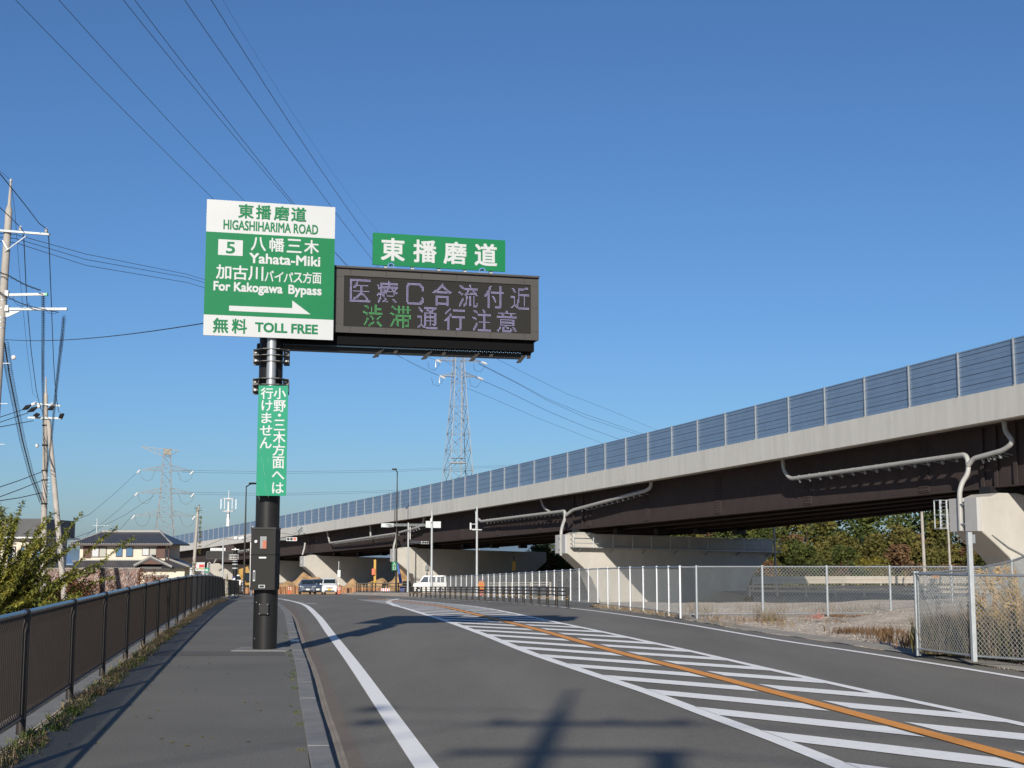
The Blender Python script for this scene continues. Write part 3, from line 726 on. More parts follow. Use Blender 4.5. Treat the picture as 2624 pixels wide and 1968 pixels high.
# led matrix
md = mat('led_matrix_face', (.030, .029, .028), .8, spec=.1); n, b = mixnodes(md)
tc = n.nodes.new('ShaderNodeTexCoord'); mpn = n.nodes.new('ShaderNodeMapping'); mpn.inputs['Rotation'].default_value = (0, 0, -PSI)
wv1 = n.nodes.new('ShaderNodeTexWave'); wv1.bands_direction = 'X'; wv1.inputs['Scale'].default_value = 12
wv2 = n.nodes.new('ShaderNodeTexWave'); wv2.bands_direction = 'Z'; wv2.inputs['Scale'].default_value = 12
n.links.new(tc.outputs['Object'], mpn.inputs[0])
for q in (wv1, wv2): n.links.new(mpn.outputs[0], q.inputs['Vector'])
mu = n.nodes.new('ShaderNodeMath'); mu.operation = 'MULTIPLY'; n.links.new(wv1.outputs['Fac'], mu.inputs[0]); n.links.new(wv2.outputs['Fac'], mu.inputs[1])
rr = n.nodes.new('ShaderNodeValToRGB'); rr.color_ramp.elements[0].color = (.024, .0235, .0225, 1); rr.color_ramp.elements[1].color = (.040, .039, .037, 1)
n.links.new(mu.outputs[0], rr.inputs[0]); n.links.new(rr.outputs[0], b.inputs['Base Color'])
mb = MB(); bx(mb, LV, SL, SR, .0, .025, SBB, STT); mb.build('led_screen', md, vms)
def ledmat(name, c, st):
    m_ = mat(name, c, .5); n_, b_ = mixnodes(m_); b_.inputs['Base Color'].default_value = (.05, .05, .05, 1)
    b_.inputs['Emission Color'].default_value = (*c, 1); b_.inputs['Emission Strength'].default_value = st
    return m_
M['led_w'] = ledmat('lit_lavender_led', (.58, .52, .95), .85); M['led_g'] = ledmat('lit_green_led', (.05, .75, .16), .8)
SW = SR - SL; SH = STT - SBB
def dots(ch, box):
    """the character as rows of round lamps, sampled from its outline"""
    vs, fs = text_mesh(ch, .004)
    s0, s1, tt, tb = box; N = 15; mbx = []
    W_, H_ = (s1 - s0) * SW, (tb - tt) * SH
    p = .0205; nx_, ny_ = max(8, int(W_ / p)), max(8, int(H_ / p)); on = set()
    if ch == 'C':
        P_ = [(1, .70), (1, .84), (.86, .97), (.14, .97), (.03, .84), (.03, .16), (.14, .03), (.86, .03), (1, .16), (1, .30)]
        for (xa, ya), (xb, yb) in zip(P_, P_[1:]):
            for t in range(60):
                i, j = lerp(xa, xb, t / 59) * (nx_ - 2), lerp(ya, yb, t / 59) * (ny_ - 2); on |= {(int(i), int(j)), (int(i) + 1, int(j)), (int(i), int(j) + 1)}
        fs = []
    for f in fs:
        for k in range(1, len(f) - 1):
            a, b_, c = vs[f[0]], vs[f[k]], vs[f[k + 1]]
            xs_ = [q[0] * nx_ for q in (a, b_, c)]; ys_ = [q[1] * ny_ for q in (a, b_, c)]
            for i in range(int(min(xs_)), int(max(xs_)) + 1):
                for j in range(int(min(ys_)), int(max(ys_)) + 1):
                    if (i, j) in on: continue
                    for (ox, oy) in ((.5, .5), (.42, .5), (.5, .58)):
                        x, y = i + ox, j + oy
                        d1 = (x - xs_[1]) * (ys_[0] - ys_[1]) - (xs_[0] - xs_[1]) * (y - ys_[1])
                        d2 = (x - xs_[2]) * (ys_[1] - ys_[2]) - (xs_[1] - xs_[2]) * (y - ys_[2])
                        d3 = (x - xs_[0]) * (ys_[2] - ys_[0]) - (xs_[2] - xs_[0]) * (y - ys_[0])
                        if not ((d1 < 0 or d2 < 0 or d3 < 0) and (d1 > 0 or d2 > 0 or d3 > 0)): on.add((i, j)); break
    return [(SL + s0 * SW + (i + .5) * W_ / nx_, STT - tt * SH - (ny_ - j - .5) * H_ / ny_) for i, j in on]
SCR_H = 510.; 
def crow(chars, xl, xr, t0, t1, m_, name):
    mb = MB()
    for ch, a, b_ in zip(chars, xl, xr):
        q = .0054
        for x, z in dots(ch, ((a - 147) / 1841., (b_ - 147) / 1841., t0, t1)):
            mb.add([LV(x - q, -.004, z - q), LV(x + q, -.004, z - q), LV(x + q, -.004, z + q), LV(x - q, -.004, z + q)], [(0, 1, 2, 3)])
    mb.build(name, m_, vms)
crow('医療C合流付近', (203, 463, 748, 1003, 1258, 1520, 1785), (402, 667, 920, 1197, 1454, 1714, 1974), .055, .51, M['led_w'], 'lit_characters')
crow('渋滞', (332, 592), (520, 797), .545, .985, M['led_g'], 'green_lit_characters')
crow('通行注意', (858, 1120, 1398, 1645), (1057, 1327, 1587, 1847), .545, .985, M['led_w'], 'lit_characters')
# cantilever, under-shelf, brackets
mb = MB(); bx(mb, LV, -1.2, WV - .06, .10, .62, VB - .20, VB - .005); mb.build('under_shelf', M['vms_under'], vms)
mb = MB(); bx(mb, LV, -1.35, WV - .25, .30, .52, VB - .30, VB - .21); mb.build('cantilever_arm', M['black'], vms)
mb = MB(); bx(mb, LV, -1.35, WV - .25, .34, .50, VT - .35, VT - .1); mb.build('cantilever_arm', M['black'], vms)
for i in range(4):
    a = .85 + i * .91
    mb = MB(); mb.beam(LV(a + .12, .30, VB - .20), LV(a - .10, .10, VB - .42), .085, .02); mb.build('maintenance_bracket', M['vms_frame'], vms)
    mb = MB(); mb.beam(LV(min(a + .35, WV - .1), .30, VB - .21), LV(min(a + .30, WV - .15), .18, VB - .32), .07, .02); mb.build('shelf_rib', M['vms_frame'], vms)
    mb = MB(); mb.cyl((LV(a, .3, 0).x, LV(a, .3, 0).y), .014, VB - .38, VB - .28, 8); mb.build('anchor_bolt', M['black'], vms)
mb = MB()
for i in range(110):
    a = -.9 + i * .0405; mb.sphere(LV(a, .095, VB - .235 - .008 * (i % 2)), .009, 5, 3)
mb.build('link_chain', mat('pale_blue_chain', (.25, .42, .62), .4), vms)
for a in (1.02, 2.75):
    mb = MB(); pts = [LV(a + .055 * cos(t * pi / 8), -.03, VT + .045 + .045 * sin(t * pi / 8)) for t in range(17)]; mb.tube(pts, .016, 6); mb.box(tuple(LV(a, -.02, VT + .005)), (.16, .05, .03), PSI)
    mb.build('lifting_eye', mat('blue_steel_eye', (.12, .24, .45), .4), vms, smooth=True)
for i in range(6):
    mb = MB(); mb.tube([LV(-.10, -.06, VB + .25 * i), LV(-.10, .05, VB + .25 * i)], .018, 6); mb.build('cable_clip', M['black'], vms)
# upper name board -------------------------------------
UZ0, UZ1 = 6.955, 7.56; UA, UW = .68, 2.52
top = thing('route_name_sign', LV(UA + UW / 2, 0, UZ0), 'green name board with four white characters above the electronic display', 'road sign')
mb = MB(); bx(mb, LV, UA, UA + UW, -.01, .02, UZ0, UZ1); mb.build('board', M['green'], top)
mb = MB()
for i in range(5): bx(mb, LV, UA + .22 + i * .5, UA + .28 + i * .5, .02, .08, VT - .05, UZ1 - .05)
for i in range(2): bx(mb, LV, UA + .05, UA + UW - .05, .02, .07, UZ0 + .12 + i * .32, UZ0 + .17 + i * .32)
mb.build('support_rail', M['galv'], top)
mb = MB(); fu = lambda s, t: LV(UA + s * UW, -.0135, lerp(UZ1, UZ0, t))
for ch, (a, b_) in zip('東播磨道', ((.064, .233), (.305, .471), (.532, .699), (.768, .932))): put_text(mb, ch, (a, b_, .158, .835), fu, .022)
mb.build('white_lettering', M['white'], top)
# vertical strip sign ----------------------------------
PS2 = radians(6); LS = frame((-4.49, 24.02, 0), Vector((cos(PS2), sin(PS2), 0)), Vector((-sin(PS2), cos(PS2), 0))); WS, ST, SB = .518, 4.635, 2.685
st = thing('strip_sign', LS(WS / 2, 0, SB), 'tall narrow mint green sign with two columns of white characters on the black pole', 'road sign')
mb = MB(); bx(mb, LS, 0, WS, 0, .02, SB, ST); mb.build('board', M['green2'], st)
mb = MB(); fs_ = lambda x, y: LS((x - (232 - 15 * (y - 480) / 1070)) / 289. * WS, -.0035, ST - (y - 483) / 1071. * (ST - SB))
def colchar(items, mb):
    for ch, x0, x1, y0, y1 in items:
        put_text(mb, ch, (x0, x1, y0, y1), fs_, .014)
colchar([('小', 380, 497, 507, 614), ('野', 381, 497, 628, 738), ('三', 386, 491, 818, 919), ('木', 378, 495, 932, 1045), ('方', 375, 492, 1056, 1165), ('面', 374, 486, 1177, 1289), ('へ', 370, 487, 1320, 1395), ('は', 373, 482, 1427, 1530),
         ('行', 256, 372, 506, 614), ('け', 264, 367, 630, 732), ('ま', 263, 360, 750, 850), ('せ', 250, 366, 873, 970), ('ん', 250, 362, 990, 1095)], mb)
k = 12; mb.add([fs_(437 + 15 * cos(2 * pi * i / k), 772 + 15 * sin(2 * pi * i / k)) for i in range(k)], [tuple(range(k))])
mb.build('white_lettering', M['white'], st)
mb = MB()
random.seed(3)
for (x0, y0, n_) in ((255, 1010, 5), (262, 1180, 7), (330, 1190, 2), (300, 1420, 3), (330, 1515, 2), (240, 1520, 3), (380, 820, 3), (320, 520, 2)):
    x, y = x0, y0
    for i in range(n_):
        x2, y2 = x + random.uniform(-6, 10), y + random.uniform(18, 36); a, b_ = fs_(x, y), fs_(x2, y2); a.y -= .001; b_.y -= .001; mb.beam(a, b_, .003, .002); x, y = x2, y2
mb.build('scratches', mat('scratch_white', (.25, .55, .42), .6), st)

# ------------------------------------------------------------------ left fence
def solve_y(f, y, d):      # step a distance d along x = f(y)
    q = y
    while sqrt((f(q) - f(y)) ** 2 + (q - y) ** 2) < d: q += .01
    return q
FH = 1.13
def fence_post(name, h=1.2):
    mb = MB(); mb.cyl((0, 0), .043, -.02, h - .03, 12); mb.sphere((0, 0, h - .03), .046, 12, 6, (1, 1, .7)); mb.cyl((0, 0), .05, h - .10, h - .065, 12)
    return mb
fence = thing('pedestrian_fence', (f_fence(12.7), 12.7, 0), 'long dark brown baluster fence along the sidewalk with a shiny round top rail', 'fence')
y = 6.5; stations = []
y = 12.7
while y > 4: y -= 3.08
while y < 66.5:
    stations.append(y); y = solve_y(f_fence, y, 3.12)
stations.append(68.6)
post_me = None
def fpt(y, z): return Vector((f_fence(y), y, zr(y) + z))
post_protos = {}
def add_post(root, x, y, z0, h=1.2, name='fence_post'):
    k = (h,)
    if k not in post_protos:
        o = fence_post('x', h).build(name, M['dark'], None, smooth=True); post_protos[k] = o
        o.parent = root; o.location = (x - root.location.x, y - root.location.y, z0 - root.location.z); return o
    o = post_protos[k].copy(); C.objects.link(o); o.parent = root; o.matrix_parent_inverse = Matrix.Identity(4)
    o.location = (x - root.location.x, y - root.location.y, z0 - root.location.z); return o
for y in stations: add_post(fence, f_fence(y), y, zr(y) - .05)
for a, b_ in zip(stations, stations[1:]):
    mb = MB(); mb.tube([fpt(lerp(a, b_, t / 3), FH - .02) for t in range(4)], .030, 10); mb.build('top_rail', M['rail'], fence, smooth=True)
    mb = MB(); mb.tube([fpt(lerp(a, b_, t / 3), .17) for t in range(4)], .022, 8); mb.build('bottom_rail', M['rail'], fence, smooth=True)
    mb = MB(); L_ = (fpt(b_, 0) - fpt(a, 0)).length; n_ = int(L_ / .088)
    d = (fpt(b_, 0) - fpt(a, 0)).normalized(); side = Vector((d.y, -d.x, 0))
    for i in range(1, n_):
        y = lerp(a, b_, i / n_); p, q = fpt(y, .17), fpt(y, FH - .05)
        if a < 40:      # bars curve a little outwards at the bottom
            mb.tube([p, p + Vector((0, 0, .06)) - side * .02, q - Vector((0, 0, .1)) - side * .02, q], .0085, 4, False)
        else: mb.beam(p, q, .017)
    mb.build('baluster_panel', M['dark'], fence)
# second, shorter run that turns along the cross road
fence2 = thing('pedestrian_fence', (-15.1, 72, zr(72)), 'short dark brown fence run turning away beyond the gap, left of the sign pole', 'fence')
P2 = [(-15.3, 71.5), (-15.9, 75), (-16.5, 78.5), (-17.1, 82), (-17.8, 86), (-18.6, 91), (-19.5, 97), (-20.6, 104)]
fence2.location.z = zr(71.5)
for x, y in P2: add_post(fence2, x, y, zr(y) - .05)
for (xa, ya), (xb, yb) in zip(P2, P2[1:]):
    mb = MB(); mb.tube([(xa, ya, zr(ya) + FH - .02), (xb, yb, zr(yb) + FH - .02)], .03, 8); mb.build('top_rail', M['rail'], fence2)
    mb = MB(); n_ = int(sqrt((xa - xb) ** 2 + (ya - yb) ** 2) / .07)
    for i in range(1, n_):
        x, y = lerp(xa, xb, i / n_), lerp(ya, yb, i / n_); mb.beam((x, y, zr(y) + .15), (x, y, zr(y) + FH - .04), .02)
    mb.beam((xa, ya, zr(ya) + .15), (xb, yb, zr(yb) + .15), .03)
    mb.build('baluster_panel', M['dark'], fence2)

# ------------------------------------------------------------------ chain-link fences
def chain_panel(p, q, z0, z1, zq0=None, zq1=None, pitch=.056, r=.0019):
    """woven diagonal wires between two posts; p, q = (x, y)"""
    zq0 = z0 if zq0 is None else zq0; zq1 = z1 if zq1 is None else zq1
    mb = MB(); L_ = sqrt((p[0] - q[0]) ** 2 + (p[1] - q[1]) ** 2); H_ = z1 - z0
    P = lambda a, h: Vector((lerp(p[0], q[0], a / L_), lerp(p[1], q[1], a / L_), lerp(lerp(z0, zq0, a / L_), lerp(z1, zq1, a / L_), h / H_)))
    st_ = pitch * 1.414; k = -H_
    while k < L_:
        a0, h0, a1, h1 = k, 0., k + H_, H_
        if a0 < 0: h0 = -a0; a0 = 0.
        if a1 > L_: h1 = H_ - (a1 - L_); a1 = L_
        if a1 > a0 + .01:
            mb.beam(P(a0, h0), P(a1, h1), 2 * r); mb.beam(P(a0, H_ - h0), P(a1, H_ - h1), 2 * r)
        k += st_
    return mb
def chain_fence(name, label, pts, H_, posts_white=False, gz=None, rad=.03, pitch=.056, r=.0022, bottom=True, toprail=True):
    gz = gz or (lambda x, y: ground_z(x, y))
    root = thing(name, (pts[0][0], pts[0][1], gz(*pts[0])), label, 'fence')
    for x, y in pts:
        if (x, y) == (7.42, 22.36): continue      # the square steel post stands here
        mb = MB(); mb.cyl((x, y), rad, gz(x, y) - .05, gz(x, y) + H_ + .02, 10); mb.cyl((x, y), rad + .006, gz(x, y) + H_ + .0, gz(x, y) + H_ + .03, 10)
        mb.build('fence_post', M['white_post'] if posts_white else M['galv'], root, smooth=True)
    for (xa, ya), (xb, yb) in zip(pts, pts[1:]):
        za, zb = gz(xa, ya), gz(xb, yb)
        mb = MB(); mb.tube([(xa, ya, za + H_ - .01), (xb, yb, zb + H_ - .01)], .021, 8)
        if bottom: mb2 = MB(); mb2.tube([(xa, ya, za + .07), (xb, yb, zb + .07)], .016, 6); mb2.build('bottom_rail', M['galv'], root)
        mb.build('top_rail', M['galv'], root)
        chain_panel((xa, ya), (xb, yb), za + .07, za + H_ - .02, zb + .07, zb + H_ - .02, pitch, r).build('wire_mesh', M['mesh'], root)
    return root
# run A: from the bend post away along the road, white posts
f_cf = curve([(5.28, 39.5), (4.78, 41.5), (4.6, 43.6), (4.36, 45.5), (4.1, 47.4), (3.86, 49.4), (3.6, 51.3), (2.95, 56.2), (1.4, 66.5), (-.4, 77), (-3.4, 92), (-6.0, 103)])
A = [(5.28, 39.5), (4.84, 39.75)]; y = 41.75
while y < 104: A.append((f_cf(y), y)); y = solve_y(f_cf, y, 1.95)
chain_fence('chain_link_fence', 'long chain-link fence with bright white posts running away beside the road', A, 1.42, True, lambda x, y: zr(y) - .03, pitch=.075, r=.0019)
Bp = [(5.28, 39.5), (7.24, 39.9), (9.2, 40.3), (11.15, 40.7), (13.1, 41.1), (15.05, 41.5)]
chain_fence('chain_link_fence', 'galvanised chain-link fence crossing the gravel towards the right, seen square on', Bp, 1.42, False, lambda x, y: zr(y) - .02, .038, .075, .0030)
Cp = [(7.04, 24.1), (7.42, 22.36), (8.06, 21.45), (9.2, 20.0), (10.4, 18.4)]
chain_fence('chain_link_fence', 'nearest chain-link fence at the right edge in front of the tall dry weeds', Cp, 1.37, False, lambda x, y: -.03, .028, .056, .0022)
Dp = [(7.1, 24.15), (8.9, 26.6), (11.1, 30.6), (13.2, 35.2), (15.2, 40), (17.4, 44), (19.6, 48)]
gD = lambda x, y: lerp(-.03, .36, sstep(7, 15, x))
chain_fence('chain_link_fence', 'chain-link fence rising back to the right behind the dry weeds below the nearest pier', Dp, 1.37, False, gD, .030, .056, .0018)

# ------------------------------------------------------------------ bollard guard rail on the right
f_bol = curve([(2.1, 52.6), (1.75, 54.6), (1.15, 58.5), (.2, 64.5), (-1.2, 73), (-3.0, 82), (-5.2, 92.5), (-7.1, 101), (-7.9, 105)])
y = 52.6; bl = []
while y < 105: bl.append(y); y = solve_y(f_bol, y, 2.0)
gr = thing('bollard_guard', (f_bol(52.6), 52.6, zr(52.6)), 'dark brown bollards with three rails and yellow bands before the white fence posts', 'guard rail')
bo = None
for y in bl:
    z = zr(y) - .06; x = f_bol(y)
    mb = MB(); mb.cyl((x, y), .058, z, z + .745, 12); o = mb.build('bollard', M['dark'], gr, smooth=True)
    mb = MB(); mb.cyl((x, y), .0600, z + .30, z + .318, 12); mb.build('reflective_band', M['yellow'], o)
for a, b_ in zip(bl, bl[1:]):
    for h in (.42, .57, .71):
        mb = MB(); mb.tube([(f_bol(a), a - .0, zr(a) - .06 + h), (f_bol(b_), b_, zr(b_) - .06 + h)], .026, 6); mb.build('guard_bar', M['dark'], gr)

# low concrete kerb blocks at the foot of the fence, seen behind the bollards
mb = MB(); k = strip(lambda y: f_cf(y) - .35, lambda y: f_cf(y) + .1, .12 - .06, .14 - .06, 53, 104); mb.add(k.v, k.f)
k = strip(lambda y: f_cf(y) - .37, lambda y: f_cf(y) - .35, -.14, .06, 53, 104); mb.add(k.v, k.f)
tag(mb.build('fence_kerb', M['kerb']), kind='structure')
# retaining wall of big blocks, and the other road with its guard rails
root = thing('retaining_wall', (14, 99, -1.9), 'low wall of shade-darkened concrete blocks below the road that passes under the viaduct', 'wall')
x = 17.2
random.seed(5)
while x < 60:
    w_ = 1.98; mb = MB(); mb.box((x + 1, 98.5 - (x - 9) * .03, -1.72), (w_, .5, 1.1)); mb.build('wall_block', M['gutter'] if random.random() < .6 else M['kerb'], root, bevel=.02); x += 2.0  # block colours kept dark to stand in for the viaduct's shade
mb = MB(); mb.add([(17.3, 99.2, -1.22), (70, 97.4, -1.22), (95, 128, -1.22), (17.3, 124, -1.22)], [(0, 1, 2, 3)]); tag(mb.build('ramp_road', M['patch']), kind='structure')  # darker asphalt colour imitates the deep shade under the deck
def guardrail(name, label, pts, z, posts, hbeam, beams):
    root = thing(name, (pts[0][0], pts[0][1], z), label, 'guard rail', 'beige guard rails along the ramp')
    L_ = [0]
    for a, b_ in zip(pts, pts[1:]): L_.append(L_[-1] + sqrt((a[0] - b_[0]) ** 2 + (a[1] - b_[1]) ** 2))
    def P(s):
        i = 0
        while i < len(pts) - 2 and s > L_[i + 1]: i += 1
        t = (s - L_[i]) / (L_[i + 1] - L_[i]); return lerp(pts[i][0], pts[i + 1][0], t), lerp(pts[i][1], pts[i + 1][1], t)
    s = 0
    while s < L_[-1]:
        x, y = P(s); mb = MB(); mb.cyl((x, y + .1), .07, z - .1, z + hbeam[-1] + .05, 8); mb.build('rail_post', M['guard'], root); s += posts
    for h in hbeam:
        mb = MB()
        for a, b_ in zip(pts, pts[1:]):
            k = Vector((0, 0, beams / 2)); 
            for dz, dy in ((-.33, 0), (0, .05), (.33, 0)):
                mb.beam((a[0], a[1] + dy, z + h + dz * beams), (b_[0], b_[1] + dy, z + h + dz * beams), .05, beams * .36)
        mb.build('rail_beam', M['guard'], root)
    return root
guardrail('guard_rail', 'nearer beige guard rail along the block wall under the viaduct', [(17.4, 101), (19.5, 100), (24, 98.8), (40, 98.2), (62, 97.6)], -1.2, 2.05, (.36, .68), .16)
guardrail('guard_rail', 'farther beige guard rail in front of the autumn trees', [(20.9, 119.6), (24, 122.5), (30, 124), (60, 124.5), (78, 124)], -1.2, 3.4, (.62, .95), .30)
def chevron(loc, rz, lab, pole=True):
    root = thing('curve_marker', loc, lab, 'road sign', 'yellow curve markers on the guard rail')
    L = frame((loc[0], loc[1], 0), Vector((cos(rz), sin(rz), 0)), Vector((-sin(rz), cos(rz), 0))); z = loc[2]
    mb = MB(); bx(mb, L, -.34, .34, 0, .02, z, z + .42); mb.build('marker_board', M['yellow'], root)
    mb = MB()
    for c in (-.30, .0):
        for sgn in (1, -1):
            m0 = z + .21; mb.add([L(c, -.006, m0), L(c + .16, -.006, m0 + .19 * sgn), L(c + .27, -.006, m0 + .19 * sgn), L(c + .11, -.006, m0)], [(0, 1, 2, 3)])
    mb.build('arrow_marks', M['red'], root)
    mb = MB(); mb.cyl((loc[0], loc[1] + .06), .03, z - 1.3, z + .3, 8); mb.build('marker_post', M['guard'], root)
chevron(tuple(at(1910, 1478, 119)), .1, 'yellow curve marker with red arrows at the shadow edge left of the chain-link posts')
chevron(tuple(at(2398, 1481, 123)), .1, 'yellow curve marker with red arrows behind the top rail of the nearest chain-link fence')
chevron(tuple(at(2321, 1480, 123)), 1.25, 'narrow orange curve marker turned edge-on beside a guard rail post')

# ------------------------------------------------------------------ vegetation
def leaf_cloud(mb, centres, n_, size, rng, flat=.0):
    for i in range(n_):
        cx, cy, cz, rx, ry, rz_ = centres[rng.randrange(len(centres))]
        while True:
            a, b_, c = rng.uniform(-1, 1), rng.uniform(-1, 1), rng.uniform(-1, 1)
            d = a * a + b_ * b_ + c * c
            if d < 1 and d > .12 * rng.random(): break
        p = Vector((cx + a * rx, cy + b_ * ry, cz + c * rz_))
        u = Vector((rng.uniform(-1, 1), rng.uniform(-1, 1), rng.uniform(-.7, .7))).normalized()
        v = u.cross(Vector((rng.uniform(-1, 1), rng.uniform(-1, 1), rng.uniform(-1, 1)))).normalized()
        s = size * rng.uniform(.5, 1.3); u *= s; v *= s * .6
        mb.add([p - u * .5, p + v * .5, p + u * .5, p - v * .5], [(0, 1, 2, 3)])
def make_tree(seed, H_, W_, mats, kind, label, loc, leafn=2600, size=.34):
    rng = random.Random(seed)
    root = thing(kind, (0, 0, 0), label, 'tree', 'trees on the bank beyond the viaduct')
    mb = MB(); mb.tube([(0, 0, -.5), (.1, 0, H_ * .3), (-.1, .1, H_ * .6), (0, 0, H_ * .85)], [.22, .17, .1, .03], 8)
    for i in range(7):
        a = rng.uniform(0, 6.28); h = H_ * rng.uniform(.25, .6); l = W_ * rng.uniform(.15, .3)
        mb.tube([(0, 0, h), (cos(a) * l * .5, sin(a) * l * .5, h + l * .35), (cos(a) * l, sin(a) * l, h + l * .8)], [.08, .05, .015], 6)
    mb.build('trunk', M['bark'], root, smooth=True)
    cs = []
    for i in range(15):
        a = rng.uniform(0, 6.28); t = rng.random(); h = H_ * (.12 + .80 * t); l = W_ * .5 * rng.uniform(.1, .85) * (1 - .55 * max(0, t - .4)); r = W_ * rng.uniform(.13, .26)
        cs.append((cos(a) * l, sin(a) * l, h, r, r, r * .8))
    mb = MB(); leaf_cloud(mb, cs, leafn, size, rng); mb.build('crown', mats, root)
    root.location = loc
    return root
TK = [('evergreen_tree', 'leaf_dark', 'dark evergreen tree on the bank beyond the viaduct'), ('broadleaf_tree', 'leaf_olive', 'olive green bushy tree on the bank beyond the viaduct'),
      ('autumn_tree', 'leaf_yellow', 'yellow leaved tree on the bank beyond the viaduct'), ('autumn_tree', 'leaf_brown', 'brown leaved tree on the bank beyond the viaduct')]
protos = []
for k, (nm, mt, lb) in enumerate(TK):
    protos.append([make_tree(20 + k * 5 + j, (8.2, 7.2, 6.2, 6.0)[k], (6.2, 6., 5., 5.)[k], M[mt], nm, lb, (30 + j, 170 + k, -3), 4200, .36) for j in range(2)])
rng = random.Random(11); used = set(); cnt = 0
pos = []
for row, (yy, h_) in enumerate(((134, .75), (141, 1.0), (149, 1.3), (158, 1.5))):
    x = -3 if row else 13
    while x < 64:
        if x < (14, 14, 13, 12)[row]: x += 2; continue
        pos.append((x + rng.uniform(-.8, .8), yy + rng.uniform(-2, 2), h_ * rng.uniform(.8, 1.1))); x += rng.uniform(3.0, 4.4)
rowname = {0: 'front row', 1: 'second row', 2: 'third row', 3: 'back row'}
labc = {}
pos += [(3.2, 180, .8), (5.4, 178, .85), (7.6, 176, .8), (9.2, 179, 1.0), (10.8, 174, .95), (4.6, 186, 1.)]
pos += [(3.2, 180, .8), (5.4, 178, .85), (7.6, 176, .8), (9.2, 179, 1.0), (10.8, 174, .95), (4.6, 186, 1.)]
for (x, y, sc) in pos:
    if x < 9 and sc > .95: sc = .95
    k = rng.choices([0, 1, 2, 3], [4.5, 5, 1.8, 2.6])[0]; j = rng.randrange(2)
    if (k, j) in used: t = copy_tree(protos[k][j])
    else: t = protos[k][j]; used.add((k, j)); KID[t.name] = kids(t)
    t.location = (x, y, ground_z(x, y) - .2 - .3); t.rotation_euler = (0, 0, rng.uniform(0, 6.28)); t.scale = (1, 1, 1)
    s_ = sc; t.scale = (s_, s_, s_)
    u_ = 1312 + x / y * FP; rw = rowname[min(3, int(round((y - 134) / 8)))]
    where = ('between the second and third piers' if u_ < 1460 else 'behind the walkway pier' if u_ < 1900 else 'left of the nearest pier' if u_ < 2300 else 'beyond the nearest pier' if u_ < 2560 else 'right of the nearest pier')
    key = (k, rw, where); labc[key] = labc.get(key, 0) + 1
    t['label'] = ('dark', 'olive', 'yellow', 'brown')[k] + ' tree, ' + rw + ', ' + where + ('' if labc[key] == 1 else ', %s from left' % NUMW[labc[key] - 1])
for k in range(4):
    for j in range(2):
        if (k, j) not in used:
            for c in kids(protos[k][j]): bpy.data.objects.remove(c)
            bpy.data.objects.remove(protos[k][j])
# undergrowth behind the trees, one mass
rng = random.Random(3); mb = MB()
cs = [(x + rng.uniform(-1, 1), 165 + rng.uniform(-3, 4), ground_z(x, 165) + rng.uniform(.5, 13.0), 2.6, 2.0, 1.6) for x in [(9 + i * .42) for i in range(150)]]
leaf_cloud(mb, cs, 32000, .6, rng); tag(mb.build('far_wood', M['leaf_dark'], None), 'dark mass of woodland behind the separate trees', 'woodland', kind='stuff')
rng = random.Random(4); mb = MB()
cs = [(12 + i * .6, 131 + rng.uniform(-1.5, 1.5), -1.2 + rng.uniform(0, 1.0), 1.0, .8, .7) for i in range(100)]
leaf_cloud(mb, cs, 7000, .3, rng); tag(mb.build('bank_scrub', M['leaf_olive'], None), 'green scrub along the foot of the trees', 'scrub', kind='stuff')

def branchy(name, label, cat, loc, mats, twigm, nb, L_, leaf, seed, lean=(0, 0), leaves=40, spread=.9, up=1.0, droop=.35, group=None, nleafw=.3):
    rng = random.Random(seed); root = thing(name, loc, label, cat, group)
    tw = MB(); lf = MB()
    for i in range(nb):
        a = rng.uniform(0, 6.28); el = rng.uniform(.35, 1.25) * up; l = L_ * rng.uniform(.55, 1.1)
        p = Vector(loc) + Vector((rng.uniform(-.3, .3), rng.uniform(-.3, .3), 0)); d = Vector((cos(a) * spread * cos(el) + lean[0], sin(a) * spread * cos(el) + lean[1], sin(el))).normalized()
        pts = [p.copy()]; n_ = 9
        for k in range(n_):
            d = (d + Vector((rng.uniform(-.1, .1), rng.uniform(-.1, .1), -droop / n_ * (1 + k * .25)))).normalized(); p = p + d * l / n_; pts.append(p.copy())
        if loc[0] < -2: pts = [q for q in pts if q.y > 70 or q.x < f_fence(q.y) - .2]
        n_ = len(pts) - 1
        if n_ < 2: continue
        tw.tube(pts, [lerp(.022, .004, k / n_) for k in range(n_ + 1)], 4, False)
        for k in range(leaves):
            t = rng.uniform(.2, 1) ** .8 * n_; q = int(min(n_ - 1, t)); c = pts[q].lerp(pts[q + 1], t - q)
            dd = Vector((rng.uniform(-1, 1), rng.uniform(-1, 1), rng.uniform(-.8, .5))).normalized(); s = leaf * rng.uniform(.6, 1.4)
            sd = dd.cross(Vector((rng.uniform(-.4, .4), rng.uniform(-.4, .4), 1))).normalized() * s * nleafw
            c2 = c + dd * s * .5
            if loc[0] < -2 and c2.y < 70 and c2.x > f_fence(c2.y) - .22: continue
            lf.add([c2 - dd * s * .5, c2 + sd * .5, c2 + dd * s * .6, c2 - sd * .5], [(0, 1, 2, 3)])
    tw.build('branches', twigm, root); lf.build('foliage', mats, root)
    return root
